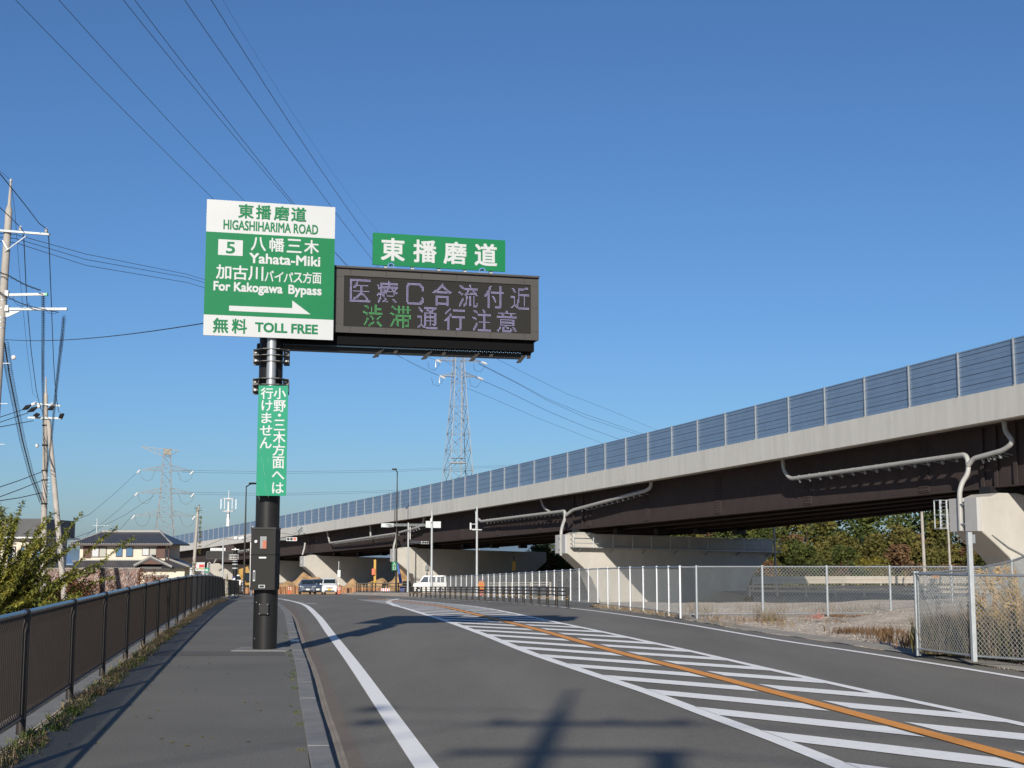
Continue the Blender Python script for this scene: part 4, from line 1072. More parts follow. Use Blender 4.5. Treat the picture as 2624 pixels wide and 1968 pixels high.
# the feathery tree leaning over the left fence
t0 = branchy('feathery_tree', 'bushy green tree with feathery leaves and yellowish branches behind the fence at the left edge', 'tree', (-10.6, 27.5, -1.1), M['leaf_bamboo'], M['twig_yellow'], 420, 3.85, .085, 5, (-.12, -.05), 420, .50, 1.2, .40, nleafw=.4)
branchy('feathery_shrub', 'low olive shrub below the feathery tree at the left fence', 'shrub', (-9.3, 23.5, -1.2), M['leaf_ochre'], M['twig_yellow'], 110, 2.0, .12, 8, (.0, 0), 110, 1.1, .8, .55, nleafw=.3)
branchy('feathery_shrub', 'sprawling yellow-green shrub right behind the nearest part of the fence', 'shrub', (-7.3, 18.3, -1.2), M['leaf_ochre'], M['twig_yellow'], 110, 1.75, .08, 9, (-.15, .1), 130, .9, .85, .6, nleafw=.3)
branchy('brown_shrub', 'rust brown shrub in front of the vine-covered wall', 'shrub', (-20.5, 60, -1.6), M['rust_leaf'], M['bark'], 90, 2.6, .16, 12, (0, 0), 120, 1.3, .8, .4)
branchy('brown_shrub', 'small rust brown shrub at the end of the vine-covered wall', 'shrub', (-18.5, 66, -1.6), M['rust_leaf'], M['bark'], 60, 1.9, .16, 13, (0, 0), 100, 1.2, .8, .4)
branchy('brown_shrub', 'rust brown creeper heap over the left end of the wall', 'shrub', (-30.2, 90, -1.5), M['rust_leaf'], M['bark'], 140, 3.6, .25, 14, (0, 0), 110, 1.2, .9, .5)
branchy('brown_shrub', 'rust brown shrub behind the fence rail below the two-storey house', 'shrub', (-27.2, 84, -2.), M['rust_leaf'], M['bark'], 130, 3.4, .22, 15, (0, 0), 110, 1.3, .8, .5)
# dry plants on the right
def tufts(name, mats, spots, n_, h, wd, seed, label, cat, lean=.35, kind='stuff', group=None):
    rng = random.Random(seed); mb = MB()
    for (x, y, z, r) in spots:
        for i in range(n_):
            a = rng.uniform(0, 6.28); d = r * sqrt(rng.random()); p = Vector((x + cos(a) * d, y + sin(a) * d, z)); hh = h * rng.uniform(.5, 1.15)
            q = p + Vector((rng.uniform(-lean, lean) * hh, rng.uniform(-lean, lean) * hh, hh)); mid = p.lerp(q, .5) + Vector((rng.uniform(-.05, .05), 0, .05 * hh))
            b_ = rng.uniform(0, 3.14); s = Vector((cos(b_), sin(b_), 0)) * wd * rng.uniform(.6, 1.4)
            mb.add([p - s, p + s, mid + s * .8, mid - s * .8, q], [(0, 1, 2, 3), (3, 2, 4)])
    o = mb.build(name, mats); tag(o, label, cat, group, kind); return o
rng = random.Random(21)
inside = []
for i in range(260):      # the triangle behind the nearest fence
    t, u_ = rng.random(), rng.random()
    x = lerp(7.35, 11.5, t); y = lerp(max(24.9 - (x - 7.04) * 2.1, 20.5), 24.0 + (x - 7.1) * 1.45, u_)
    if y > 17: inside.append((x, y, lerp(-.05, .3, sstep(7, 15, x)), .35))
tufts('dry_weeds', M['weed_grey'], inside, 46, .70, .0065, 22, 'dense grey-brown dry weeds behind the nearest chain-link fence', 'weeds', .3)
tufts('green_weeds', M['leaf_olive'], [s for s in inside if rng.random() < .35], 40, .60, .009, 23, 'green weeds mixed among the dry stalks', 'weeds', .3)
def reed(x, y, z, h, seed, label):
    rng = random.Random(seed); root = thing('reed_clump', (x, y, z), label, 'reed', 'tall reeds behind the nearest chain-link fence')
    st_ = MB(); pl = MB(); lf = MB()
    for i in range(15):
        a = rng.uniform(0, 6.28); p = Vector((x + cos(a) * .26 * rng.random(), y + sin(a) * .22, z)); hh = h * rng.uniform(.6, 1.05); ln = Vector((rng.uniform(-.28, .12), rng.uniform(-.15, .15), 1)).normalized()
        q = p + ln * hh; m_ = p.lerp(q, .6); q = q + Vector((-.06, 0, -.02))
        st_.tube([p, m_, q], [.006, .005, .003], 4, False)
        for k in range(7):
            c = p.lerp(q, rng.uniform(.15, .85)); d = Vector((rng.uniform(-1, 1), rng.uniform(-1, 1), rng.uniform(.2, 1.2))).normalized() * rng.uniform(.2, .4); s = Vector((-d.y, d.x, 0)).normalized() * .008
            lf.add([c - s, c + s, c + d], [(0, 1, 2)])
        if i % 2 == 0:
            for k in range(46):
                c = q + Vector((rng.uniform(-.03, .03), rng.uniform(-.03, .03), rng.uniform(-.24, .02))); d = Vector((rng.uniform(-.08, .03), rng.uniform(-.05, .05), rng.uniform(-.06, .06))); s = Vector((.006, 0, .006))
                pl.add([c - s, c + s, c + d + s, c + d - s], [(0, 1, 2, 3)])
    st_.build('stalks', M['reed'], root); lf.build('leaves', M['reed'], root); pl.build('plumes', M['reed'], root)
reed(7.95, 23.3, 0, 1.2, 31, 'tan reed clump with drooping plumes just right of the big post')
reed(8.75, 24.2, .05, 1.45, 32, 'tallest tan reed clump near the right edge')
reed(8.25, 22.7, 0, .95, 33, 'short orange-tan reed clump low behind the chain-link mesh')
reed(9.25, 25.3, .1, 1.4, 34, 'reed clump farthest to the right')
tufts('rusty_weeds', M['leaf_brown'], [(7.95 + rng.uniform(-.8, .6), 30.6 + rng.uniform(-.7, .9), -.05, .25) for i in range(34)], 12, .13, .009, 24, 'rusty brown low weeds on the gravel beside the nearest fence post', 'weeds', .6)
tufts('rusty_weeds', M['leaf_brown'], [(7.5 + rng.uniform(-.35, .4), 27.0 + rng.uniform(-1.8, 2.0), -.05, .18) for i in range(30)], 9, .34, .008, 29, 'taller rusty weeds standing left of the nearest fence post', 'weeds', .25)
tufts('gravel_grass', M['grass_dry'], [(rng.uniform(4.9, 7), rng.uniform(33, 39.3), -.08, .2) for i in range(24)], 10, .12, .007, 25, 'sparse dry tufts along the gravel edge', 'weeds', .6)
sp = [(x + rng.uniform(-.1, .1), 39.4 + rng.uniform(-.5, .1), -.07, .2) for x in [9.0 + i * .05 for i in range(60)]]
tufts('fence_grass', M['leaf_brown'], sp, 12, .09, .008, 26, 'reddish dry grass along the foot of the crossing fence', 'grass', .5)
tufts('dry_bush', M['weed_grey'], [(6.9 + rng.uniform(-.3, .3), 36.9 + rng.uniform(-.3, .3), -.08, .25) for i in range(9)], 24, .30, .007, 27, 'small dry bush on the gravel in front of the crossing fence', 'bush', .55)
tufts('pink_weed', M['pink'], [(8.25, 37.8, -.06, .2), (8.4, 37.9, -.06, .15)], 26, .22, .008, 28, 'pinkish weed tuft on the gravel before the crossing fence', 'weeds', .4)
sp = [(f_cf(y) - .15, y, zr(y) - .08, .12) for y in [40 + i * .35 for i in range(40)]]
tufts('roadside_weeds', M['grass_dry'], sp, 12, .15, .008, 30, 'thin dry weeds at the foot of the white-post fence', 'weeds', .5)
tufts('gravel_weeds', M['weed_grey'], [(rng.uniform(5.2, 11.5), rng.uniform(39.9, 44.5), -.10, .25) for i in range(46)], 12, .38, .007, 43, 'thin dead weeds behind the crossing chain-link fence', 'weeds', .35)
tufts('gravel_weeds', M['leaf_brown'], [(rng.uniform(5.0, 8.6), rng.uniform(34.5, 39.6), -.08, .2) for i in range(26)], 9, .10, .008, 44, 'scattered reddish weeds on the gravel before the crossing fence', 'weeds', .8)
# verge grass by the left fence and in the kerb joint
sp = []; sd = []
y = 8.
while y < 70:
    x = f_fence(y) + .13 + rng.uniform(-.06, .14)
    (sp if (rng.random() < .6 and y < 34) else sd).append((x, y, zr(y) - .01, .09)); y += .10 if y < 30 else .22
tufts('verge_grass', M['grass_green'], sp, 22, .085, .006, 40, 'green and yellow grass tufts along the foot of the brown fence', 'grass', .7)
tufts('verge_dry_grass', M['grass_dry'], sd, 30, .11, .006, 41, 'straw coloured grass along the far part of the brown fence', 'grass', .8)
tufts('kerb_moss', M['grass_green'], [(f_kerbL(y) - .05, y, 0, .04) for y in [10.5 + i * .38 + rng.uniform(-.2, .2) for i in range(50)] if rng.random() < .35], 9, .03, .006, 42, 'tiny yellow-green weeds in the joint beside the kerb', 'weeds', 1.2)
rngl = random.Random(9); mb = MB()
for i in range(70):
    y = rngl.uniform(12, 24); x = rngl.uniform(f_fence(y) + .6, f_kerbL(y) - .1) if i % 3 else f_fence(y) + rngl.uniform(.4, 1.1); s = rngl.uniform(.012, .03); a = rngl.uniform(0, 6)
    mb.add([(x + cos(a) * s, y + sin(a) * s, .006), (x - sin(a) * s * .6, y + cos(a) * s * .6, .014), (x - cos(a) * s, y - sin(a) * s, .008), (x + sin(a) * s * .6, y - cos(a) * s * .6, .012)], [(0, 1, 2, 3)])
tag(mb.build('fallen_leaves', M['leaf_yellow']), 'scattered small fallen leaves on the sidewalk', 'leaves', kind='stuff')
rngl = random.Random(10); mb = MB()
for i in range(2600):
    y = 22 + 26 * rngl.random() ** 1.6; lo_ = f_asph(y) + .35; hi = (7.0 if y < 24.5 else 5.3 + (y - 25) * .25 + 5); x = rngl.uniform(lo_, max(lo_ + .4, hi)); s = rngl.uniform(.006, .017)
    z = ground_z(x, y) + s * .3; q = [Vector((rngl.uniform(.6, 1) * sx * s, rngl.uniform(.6, 1) * sy * s, sz * s * .6)) + Vector((x, y, z)) for sz in (-1, 1) for sx, sy in ((-1, -1), (1, -1), (1, 1), (-1, 1))]
    mb.hexa(q)
tag(mb.build('loose_gravel', mat('pale_gravel_stone', (.40, .35, .29), .9, 0, 0, 3, col2=(.60, .54, .46))), 'loose pale stones spread over the roadside gravel', 'gravel', kind='stuff')

# ------------------------------------------------------------------ utility poles and wires
def cable(name, label, pts, r=.012, mt='wire', group=None, parent=None, n=4):
    mb = MB(); mb.tube(pts, r, n, False); o = mb.build(name, M[mt], parent)
    if not parent: tag(o, label, 'power line', group)
    return o
def para(a, m_, b, n_=16, t0=0., t1=1.):
    """parabola in the vertical plane through a, m, b (m given as a point in the plane)"""
    a, m_, b = Vector(a), Vector(m_), Vector(b); L_ = (b.xy - a.xy).length; tm = (m_.xy - a.xy).length / L_
    lin_ = lerp(a.z, b.z, tm); k = (m_.z - lin_) / (tm * (tm - 1))
    out = []
    for i in range(n_ + 1):
        t = lerp(t0, t1, i / n_); out.append(Vector((lerp(a.x, b.x, t), lerp(a.y, b.y, t), lerp(a.z, b.z, t) + k * t * (t - 1))))
    return out
def sagline(a, b, sag, n_=14):
    a, b = Vector(a), Vector(b); return [a.lerp(b, i / n_) - Vector((0, 0, sag * 4 * (i / n_) * (1 - i / n_))) for i in range(n_ + 1)]
def insulator(L_, p, parent, h=.22, r=.075):
    mb = MB(); p = Vector(p)
    for i, (z, rr) in enumerate(((.0, r * .8), (.06, r), (.13, r * .8))): mb.tube([p + Vector((0, 0, z)), p + Vector((0, 0, z + .045))], [rr, rr * .45], 10)
    return mb.build('insulator', M['porcelain'], parent, smooth=True)
# near utility pole at the left edge (y about 50)
YP = 50.
top_ = at(28, 462, YP); base = Vector((top_.x - .3, YP, -1.2))
up1 = thing('utility_pole', tuple(base), 'tall grey concrete utility pole with three crossarms at the left edge', 'utility pole')
ax_ = lambda z: Vector((lerp(base.x, top_.x, (z - base.z) / (top_.z - base.z)), YP, z))
zt = top_.z
mb = MB(); mb.tube([ax_(-1.2), ax_(zt - 2.6), ax_(zt - 1.15), ax_(zt - .95), ax_(zt - .05)], [.19, .135, .125, .062, .035], 16); mb.build('shaft', M['pole_conc'], up1, smooth=True)
mb = MB(); mb.cyl(ax_(zt).xy, .055, zt - .06, zt + .04, 10); mb.build('pole_cap', M['galv_light'], up1)
def arm(up, v, u0, u1, y, hh, dd=.1, mt='galv_light', name='crossarm'):
    p, q = at(u0, v[0], y), at(u1, v[1], y); mb = MB(); mb.beam(p, q, dd, hh); return mb.build(name, M[mt], up)
a1 = arm(up1, (589, 601), -25, 128, YP - .18, .075)
mb = MB(); mb.beam(at(68, 604, YP - .2), at(12, 645, YP - .15), .035); mb.beam(at(6, 616, YP - .2), at(20, 640, YP - .15), .03); mb.build('arm_brace', M['galv'], up1)
for (u, v) in ((52, 592), (118, 597)): insulator(None, at(u, v - 1, YP - .18), up1)
a2 = arm(up1, (756, 754), 12, 121, YP - .1, .095)
mb = MB(); p = at(116, 754.5, YP - .16); mb.beam(p, at(122, 754.5, YP - .16), .13, .10); mb.build('green_cap', mat('pale_green_cap', (.16, .55, .34), .5), up1)
a3 = arm(up1, (792, 792), 12, 172, YP - .1, .095)
mb = MB(); mb.prism([at(14, 797, YP - .12), at(52, 797, YP - .12), at(20, 812, YP - .12), at(14, 812, YP - .12)], (0, .05, 0)); mb.build('arm_gusset', M['galv_light'], up1)
mb = MB()
for v in (755, 770, 790, 815, 826, 841):
    z = at(15, v, YP).z; mb.cyl(ax_(z).xy, .155, z - .02, z + .02, 14)
mb.build('pole_band', M['galv'], up1)
for v in (752, 790):
    mb = MB(); p = at(18, v, YP - .16); mb.box(tuple(p), (.13, .12, .22)); mb.build('arm_clamp', M['galv_light'], up1)
for k in range(6):
    mb = MB(); p = ax_(zt - 6.2 - k * .75); mb.beam(p, p + Vector(((.42 if k % 2 else -.42), 0, 0)), .025); mb.build('climbing_step', M['galv'], up1)
# farther utility pole with its leaning strut
YQ = 86.
t2 = at(118, 966, YQ); b2 = Vector((at(113, 1500, YQ).x, YQ, -1.9))
up2 = thing('utility_pole', tuple(b2), 'farther concrete utility pole propped by a leaning strut, behind the feathery tree', 'utility pole')
ax2 = lambda z: Vector((lerp(b2.x, t2.x, (z - b2.z) / (t2.z - b2.z)), YQ, z))
mb = MB(); mb.tube([b2, ax2(t2.z - 2.2), ax2(t2.z - 1.15), ax2(t2.z - 1.0), ax2(t2.z)], [.21, .15, .14, .07, .035], 14); mb.build('shaft', M['pole_conc'], up2, smooth=True)
mb = MB(); q = at(170, 1555, YQ - 1.5); mb.tube([at(124, 1075, YQ), (q.x, q.y, -1.9)], [.14, .20], 12); mb.build('strut', M['pole_conc'], up2, smooth=True)
arm(up2, (1034, 1040), 86, 155, YQ - .2, .10, name='crossarm'); arm(up2, (1070, 1072), 72, 160, YQ - .2, .12, name='crossarm')
for (u, v) in ((90, 1038), (133, 1040)): insulator(None, at(u, v - 2, YQ - .3), up2, r=.1)
mb = MB()
for (ua, va, ub, vb) in ((57, 1050, 80, 1038), (70, 1056, 96, 1043), (85, 1065, 102, 1062), (150, 1072, 164, 1060), (122, 1050, 140, 1042)):
    p, q = at(ua, va, YQ - .5), at(ub, vb, YQ - .5); mb = MB(); mb.tube([p, p.lerp(q, .5), q], [.03, .16, .05], 8); mb.build('dead_end_cover', M['black'], up2, smooth=True)
mb = MB()
for (ua, va, ub, vb) in ((82, 1037, 90, 1034), (97, 1042, 104, 1040)): mb = MB(); mb.tube([at(ua, va, YQ - .5), at(ub, vb, YQ - .5)], .11, 8); mb.build('strain_insulator', M['porcelain'], up2, smooth=True)
mb = MB()
for v in (1090, 1141, 1206, 1230, 1291):
    z = at(116, v, YQ).z; mb.cyl(ax2(z).xy, .2, z - .04, z + .04, 12)
mb.build('pole_band', M['black'], up2)
mb = MB()
for v in range(1215, 1310, 9):
    z = at(122, v, YQ).z; mb.beam(ax2(z), ax2(z) + Vector((.33, 0, 0)), .03)
mb.build('climbing_step', M['galv'], up2)
D3 = lambda u, v, y: at(u, v, y)
W = 'distribution wires between the two poles at the left'
def line_px(name, label, P_, r=.013, mt='wire', grp=W):
    return cable(name, label, [D3(*p) for p in P_], r, mt, grp)
line_px('power_cable', 'thick black cable dropping from the top left corner area to the outer insulator', [(-60, 360, 30), (0, 445, 36), (62, 522, 42), (100, 572, 48), (121, 588, 49.8)], .018)
line_px('power_cable', 'thick black cable running to the inner insulator of the near pole', [(-60, 480, 32), (0, 532, 40), (30, 560, 46), (57, 588, 49.8)], .018)
line_px('power_cable', 'black cable from the outer insulator down to the farther pole', [(121, 590, 49.8), (125, 610, 50.5), (131, 760, 60), (137, 920, 72), (142, 1000, 79), (150, 1054, 84), (160, 1064, 85.5)], .018)
line_px('power_cable', 'black cable from the inner insulator curving down to the farther pole', [(57, 590, 49.8), (61, 610, 50.5), (68, 760, 60), (80, 900, 71), (93, 1000, 79), (104, 1046, 84), (110, 1056, 85.5)], .018)
line_px('power_cable', 'thin wire from the tip of the near pole down to a small white marker', [(28, 464, 50), (38, 540, 53), (50, 700, 60), (70, 900, 74), (84, 1010, 82), (98, 1020, 86)], .008)
line_px('power_cable', 'short thin stay wire rising left from the tip of the near pole', [(-30, 412, 42), (28, 462, 50)], .008)
for i, (va, vb) in enumerate(((1069, 1042), (1082, 1050), (1094, 1070))):
    line_px('power_cable', ('upper', 'middle', 'lower')[i] + ' black wire entering from the left edge at the farther pole', [(-60, va + 27, 70), (0, va, 76), (58 + i * 14, vb + 8, 84.5)], .022)
for i, (va, vb) in enumerate(((1248, 1208), (1273, 1230), (1283, 1262))):
    line_px('telephone_cable', ('upper', 'middle', 'lowest')[i] + ' telephone cable crossing behind the feathery tree', [(-60, va + 26, 70), (0, va, 76), (50, (va + vb) / 2 + 3, 81), (110, vb, 86)], .025)
def coil(name, label, P_, r, rr, pitch, grp=W):
    """cable with a spiral hanger wound round it"""
    pts = [D3(*p) for p in P_]; root = thing(name, tuple(pts[0]), label, 'power line', grp)
    dense = []
    for a, b_ in zip(pts, pts[1:]):
        n_ = max(2, int((b_ - a).length / pitch * 6))
        dense += [a.lerp(b_, i / n_) for i in range(n_)]
    mb = MB(); mb.tube(pts, r, 4, False); mb.build('cable', M['wire'], root)
    mb = MB(); out = []
    for i, p in enumerate(dense): t = i * pi / 3; out.append(p + Vector((cos(t) * rr, 0, sin(t) * rr)))
    mb.tube(out, .008, 3, False); mb.build('spiral_hanger', M['wire'], root); return root
coil('hanger_cable', 'cable in a spiral hanger falling straight from the middle crossarm', [(111, 752, 50), (111, 830, 55), (110, 900, 60), (110, 980, 68), (112, 1080, 77), (115, 1205, 86)], .016, .07, .32)
coil('hanger_cable', 'cable in a spiral hanger slanting inwards from the longest crossarm tip', [(164, 812, 50), (160, 860, 53), (155, 900, 57), (147, 970, 63), (140, 1040, 70), (131, 1130, 78), (119, 1213, 86)], .016, .07, .32)
coil('hanger_cable', 'bundle of cables in wide spiral hangers leaning away left of the farther pole', [(12, 880, 50), (24, 960, 56), (40, 1040, 62), (58, 1130, 69), (80, 1215, 76), (108, 1288, 86)], .03, .16, .4)
coil('hanger_cable', 'loosely coiled cable along the longest crossarm', [(-10, 742, 49.7), (20, 762, 49.7), (50, 776, 49.7), (85, 787, 49.7), (125, 796, 49.7), (150, 800, 49.7)], .016, .10, .55)
coil('hanger_cable', 'twin cable with ladder hanger descending from the shaft to the middle crossarm', [(-30, 692, 49.6), (0, 698, 49.6), (20, 705, 49.6), (65, 730, 49.6), (104, 744, 49.6)], .018, .04, .2)
cable('power_cable', 'single sagging wire from the near pole across the sky to the direction sign', para(at(14, 870, YP), at(175, 878, 42.5), at(530, 827, 24.9), 24), .010, 'wire')
mb = MB(); mb.sphere(at(35, 916, 66), .12, 10, 6); tag(mb.build('wire_marker', M['porcelain'], None, smooth=True), 'small white ball clamp on the thin wire beside the near pole', 'wire clamp')
mb = MB(); mb.sphere(at(95, 1142, 84), .12, 10, 6); tag(mb.build('wire_marker', M['porcelain'], None, smooth=True), 'small white ball clamp left of the farther pole', 'wire clamp')
# pole behind the camera, whose shadow lies on the road
UX, UY = -2.30, -15.6
up3 = thing('utility_pole', (UX, UY, 0), 'concrete utility pole behind the viewpoint that casts its shadow on the road', 'utility pole')
mb = MB(); mb.tube([(UX, UY, -.1), (UX, UY, 13.0), (UX, UY, 13.4), (UX, UY, 14.4)], [.17, .12, .07, .04], 12); mb.build('shaft', M['pole_conc'], up3, smooth=True)
for z, xa, xb in ((12.85, -.75, 1.45), (11.95, -.85, 1.35)):
    mb = MB(); mb.beam((UX + xa, UY - .15, z), (UX + xb, UY - .15, z), .10, .11); mb.build('crossarm', M['galv'], up3)
for dx in (-.6, .6, 1.3): insulator(None, (UX + dx, UY - .15, 12.9), up3)
mb = MB(); mb.cyl((UX + 1.1, UY - .1), .16, 11.0, 11.9, 10); mb.build('transformer', M['galv_light'], up3, smooth=True)
for k, (dx, dz) in enumerate(((-1.95, 12.75), (-2.15, 13.3))):
    mb = MB(); mb.sphere((UX + dx + 0, UY + .2, dz), .13, 8, 6, (1.6, 1, .8)); mb.build('insulator_weight', M['porcelain'], up3); mb = MB(); mb.beam((UX, UY, dz), (UX + dx, UY + .2, dz), .02); mb.build('bracket_rod', M['galv'], up3)
for z in (12.9, 11.9):
    cable('power_cable', None, sagline((UX + 1.3, UY - .1, z), (UX + 26, UY - 8, z), .7), .02, parent=up3)
    cable('power_cable', None, sagline((UX - .7, UY - .1, z), (UX - 18, UY - 18, z), .8), .02, parent=up3)

# ------------------------------------------------------------------ pylons
def lattice(mb, c, levels, r, rz=.0, sub=1):
    """four-legged lattice; levels = [(z, half width)]"""
    a, b_ = cos(rz), sin(rz)
    cor = lambda z, h: [Vector((c[0] + (x * a - y * b_) * h, c[1] + (x * b_ + y * a) * h, z)) for x, y in ((-1, -1), (1, -1), (1, 1), (-1, 1))]
    prev = None
    for z, h in levels:
        q = cor(z, h)
        if prev:
            for i in range(4):
                j = (i + 1) % 4
                mb.beam(prev[i], q[i], r * 1.5); mb.beam(prev[i], q[j], r * .8); mb.beam(prev[j], q[i], r * .8); mb.beam(q[i], q[j], r * .8)
        prev = q
def pylon_arm(mb, c, z, h, L_, r, rz, rise=.28, n_=4):
    a, b_ = cos(rz), sin(rz)
    for sg in (-1, 1):
        tip = Vector((c[0] + a * L_ * sg, c[1] + b_ * L_ * sg, z))
        for w_ in (-h, h):
            r0 = Vector((c[0] + (h * sg) * a - w_ * b_, c[1] + (h * sg) * b_ + w_ * a, z)); r1 = r0 + Vector((0, 0, L_ * rise))
            mb.beam(r0, tip, r * 1.2); mb.beam(r1, tip, r)
            for i in range(n_):
                p = r0.lerp(tip, (i + .5) / n_); q = r1.lerp(tip, (i + 1) / n_ if i < n_ - 1 else .9); mb.beam(p, q, r * .6); mb.beam(r0.lerp(tip, i / n_), r1.lerp(tip, (i + .5) / n_), r * .6)
    return
# centre pylon
YC = 205.
pc_ = at(1170, 1300, YC); c = (pc_.x + .2, YC)
zA = at(1170, 925, YC).z; zB = at(1168, 965, YC).z; zT = zA + 7.2
py1 = thing('transmission_pylon', (c[0], c[1], -2.7), 'lattice steel pylon rising behind the viaduct below the electronic display', 'pylon')
mb = MB(); lv = [(-2.7, 4.0), (3, 3.4), (8, 2.95), (11.5, 2.62), (14.5, 2.35), (17.5, 2.08), (20, 1.85), (22.2, 1.62), (24.2, 1.42), (zB - 1, 1.2), (zB + .4, 1.05), (zA, .95), (zA + 1.6, .88), (zA + 3.2, .8), (zA + 5, .65), (zT + .3, .5), (zT + 3, .06)]
lattice(mb, c, [(z, h * .74) for z, h in lv], .065, .35); mb.build('tower_body', M['lattice'], py1)
RZ = .28
tips = []
for z, L_ in ((zB, 2.95), (zA, 3.55), (zA + 2.75, 3.1)):
    mb = MB(); pylon_arm(mb, c, z, .7, L_, .055, RZ, .22); am = mb.build('tower_arm', M['lattice'], py1)
    for sg in (-1, 1):
        tp = Vector((c[0] + cos(RZ) * L_ * sg, c[1] + sin(RZ) * L_ * sg, z)); tips.append((sg, tp))
        mb = MB(); d = Vector((.5, -.6, -.28)).normalized(); mb.tube([tp, tp + d * .25, tp + d * 1.3], [.05, .17, .17], 8); mb.build('insulator_string', M['porcelain'], am, smooth=True)
        if sg < 0: mb = MB(); mb.tube([tp, tp - Vector((0, 0, 1.1))], [.04, .09], 6); mb.build('insulator_string', M['porcelain'], am)
        mb = MB(); mb.tube([tp + d * 1.3, tp + Vector((-.1, -.3, -1.6)), tp + Vector((-1, 0, -1.3)), tp - Vector((1.2, 0, .3))], .03, 4, False); mb.build('jumper_loop', M['wire_far'], am)
mb = MB(); p = at(1174, 1186, YC - 2.2); mb.box(tuple(p), (2.3, 1.2, .2)); mb.box((p.x, p.y, p.z + .7), (2.0, 1.1, .05)); mb.build('work_platform', M['lattice'], py1)
mb = MB()
for i in range(26): z = 6 + i * .95; w_ = lerp(3.1, 1.0, (z - 6) / 25); mb.beam((c[0] + .55, c[1] - w_, z), (c[0] + .55, c[1] - w_, z + .8), .16)
mb.build('climbing_ladder', M['lattice'], py1)
# conductors overhead: tower -> over the viewer.  each passes its measured place in the sky
HV = [((40, 0), (545, 508), (-1, 0)), ((151, 0), (626, 515), (-1, 1)), ((316, 0), (746, 521), (-1, 2)), ((345, 0), (753, 522), (1, 0)), ((473, 0), (849, 530), (1, 1)), ((541, 0), (895, 541), (1, 2)), ((571, 0), (925, 541), (0, 0))]
for i, ((ua, va), (um, vm), (sg, lvl)) in enumerate(HV):
    T = Vector((c[0], c[1], zT + 3)) if sg == 0 else [tp for s_, tp in tips if s_ == sg][lvl]
    hgt = 24 if sg else 33
    a, e_ = ray(ua, va); yA = (hgt - EYE) / e_; A_ = Vector((a * yA, yA, hgt))
    am_, em = ray(um, vm)       # plane through T and A: find y on the ray of m
    dx, dy = A_.x - T.x, A_.y - T.y; t = (am_ * T.y - T.x) / (dx - am_ * dy); Mx = Vector((T.x + dx * t, T.y + dy * t, 0)); Mx.z = EYE + em * Mx.y
    pts = para(T, Mx, A_, 34, 0., 1.45)
    cable('high_voltage_line', '%s high-voltage line counted from the left in the sky above the green sign' % NUMW[i], pts, .017 if sg else .008, 'wire_far', 'high-voltage lines over the road')
# conductors from the tower away to the right
for i, (P_, r) in enumerate((([(1226, 930, 204), (1330, 983, 225), (1400, 1021, 245), (1500, 1062, 275), (1640, 1110, 330), (1750, 1140, 380)], .03), ([(1226, 932, 204), (1330, 985, 225), (1400, 1025, 245), (1500, 1070, 275), (1632, 1113, 330), (1750, 1150, 380)], .03),
        ([(1217, 967, 204), (1300, 1003, 225), (1400, 1052, 250), (1500, 1094, 280), (1580, 1123, 330), (1700, 1160, 380)], .036), ([(1184, 990, 206), (1260, 1020, 225), (1370, 1068, 260), (1541, 1135, 330), (1650, 1170, 380)], .025), ([(1240, 902, 206), (1330, 949, 225), (1450, 1008, 260), (1560, 1050, 300), (1676, 1099, 350), (1800, 1140, 400)], .025))):
    cable('high_voltage_line', '%s high-voltage line falling right from the centre pylon, counted from the top' % ('second', 'third', 'fourth', 'lowest', 'highest')[i], [D3(*p) for p in P_], r, 'wire_far', 'high-voltage lines right of the centre pylon')
for i, (va, vb) in enumerate(((601, 708), (611, 716), (622, 729))):
    q = [tp for s_, tp in tips if s_ == -1][(2, 1, 0)[i]]
    cable('high_voltage_line', '%s thin line from the left edge passing behind the direction sign' % NUMW[i], [D3(-40, va - 6, 75), D3(40, va, 80), D3(220, va + 50 + i * 4, 100), D3(480, vb - 5, 125), D3(700, vb + 62, 155), D3(950, vb + 140 + i * 5, 185), q], .02, 'wire_far', 'thin lines behind the direction sign')
# left pylon
YL = 400.
c = (at(424, 1300, YL).x, YL); Z = lambda v: at(424, v, YL).z
py2 = thing('transmission_pylon', (c[0], c[1], -3), 'large distant lattice pylon with long arms above the two-storey house', 'pylon')
mb = MB(); lv = [(-3, 5.0), (Z(1380), 3.6), (Z(1350), 3.1), (Z(1325), 2.7), (Z(1300), 2.4), (Z(1275), 2.1), (Z(1255), 1.9), (Z(1235), 1.75), (Z(1210), 1.6), (Z(1190), 1.5), (Z(1170), 1.4), (Z(1150), 1.3)]
lattice(mb, c, [(z, h * .78) for z, h in lv], .10, .3); mb.build('tower_body', M['lattice'], py2)
for v, L0_, rise in ((1206, 7.6, .2), (1264, 8.0, .2), (1322, 8.6, .2)):
    mb = MB(); pylon_arm(mb, c, Z(v), 1.2, L0_, .11, .28, rise, 5); am = mb.build('tower_arm', M['lattice'], py2)
    for sg in (-1, 1):
        tp = Vector((c[0] + cos(.28) * L0_ * sg, c[1] + sin(.28) * L0_ * sg, Z(v)))
        mb = MB(); mb.tube([tp, tp + Vector((-.8, -.4, -1.0))], .2, 6); mb.build('insulator_string', M['porcelain'], am)
        mb = MB(); mb.tube([tp, tp + Vector((-sg * .6, 0, -2.2)), tp + Vector((-sg * 2.2, 0, -3.2)), tp + Vector((-sg * 3.6, 0, -2.6)), tp + Vector((-sg * 4.6, 0, 0))], .06, 4, False); mb.build('jumper_loop', M['lattice'], am)
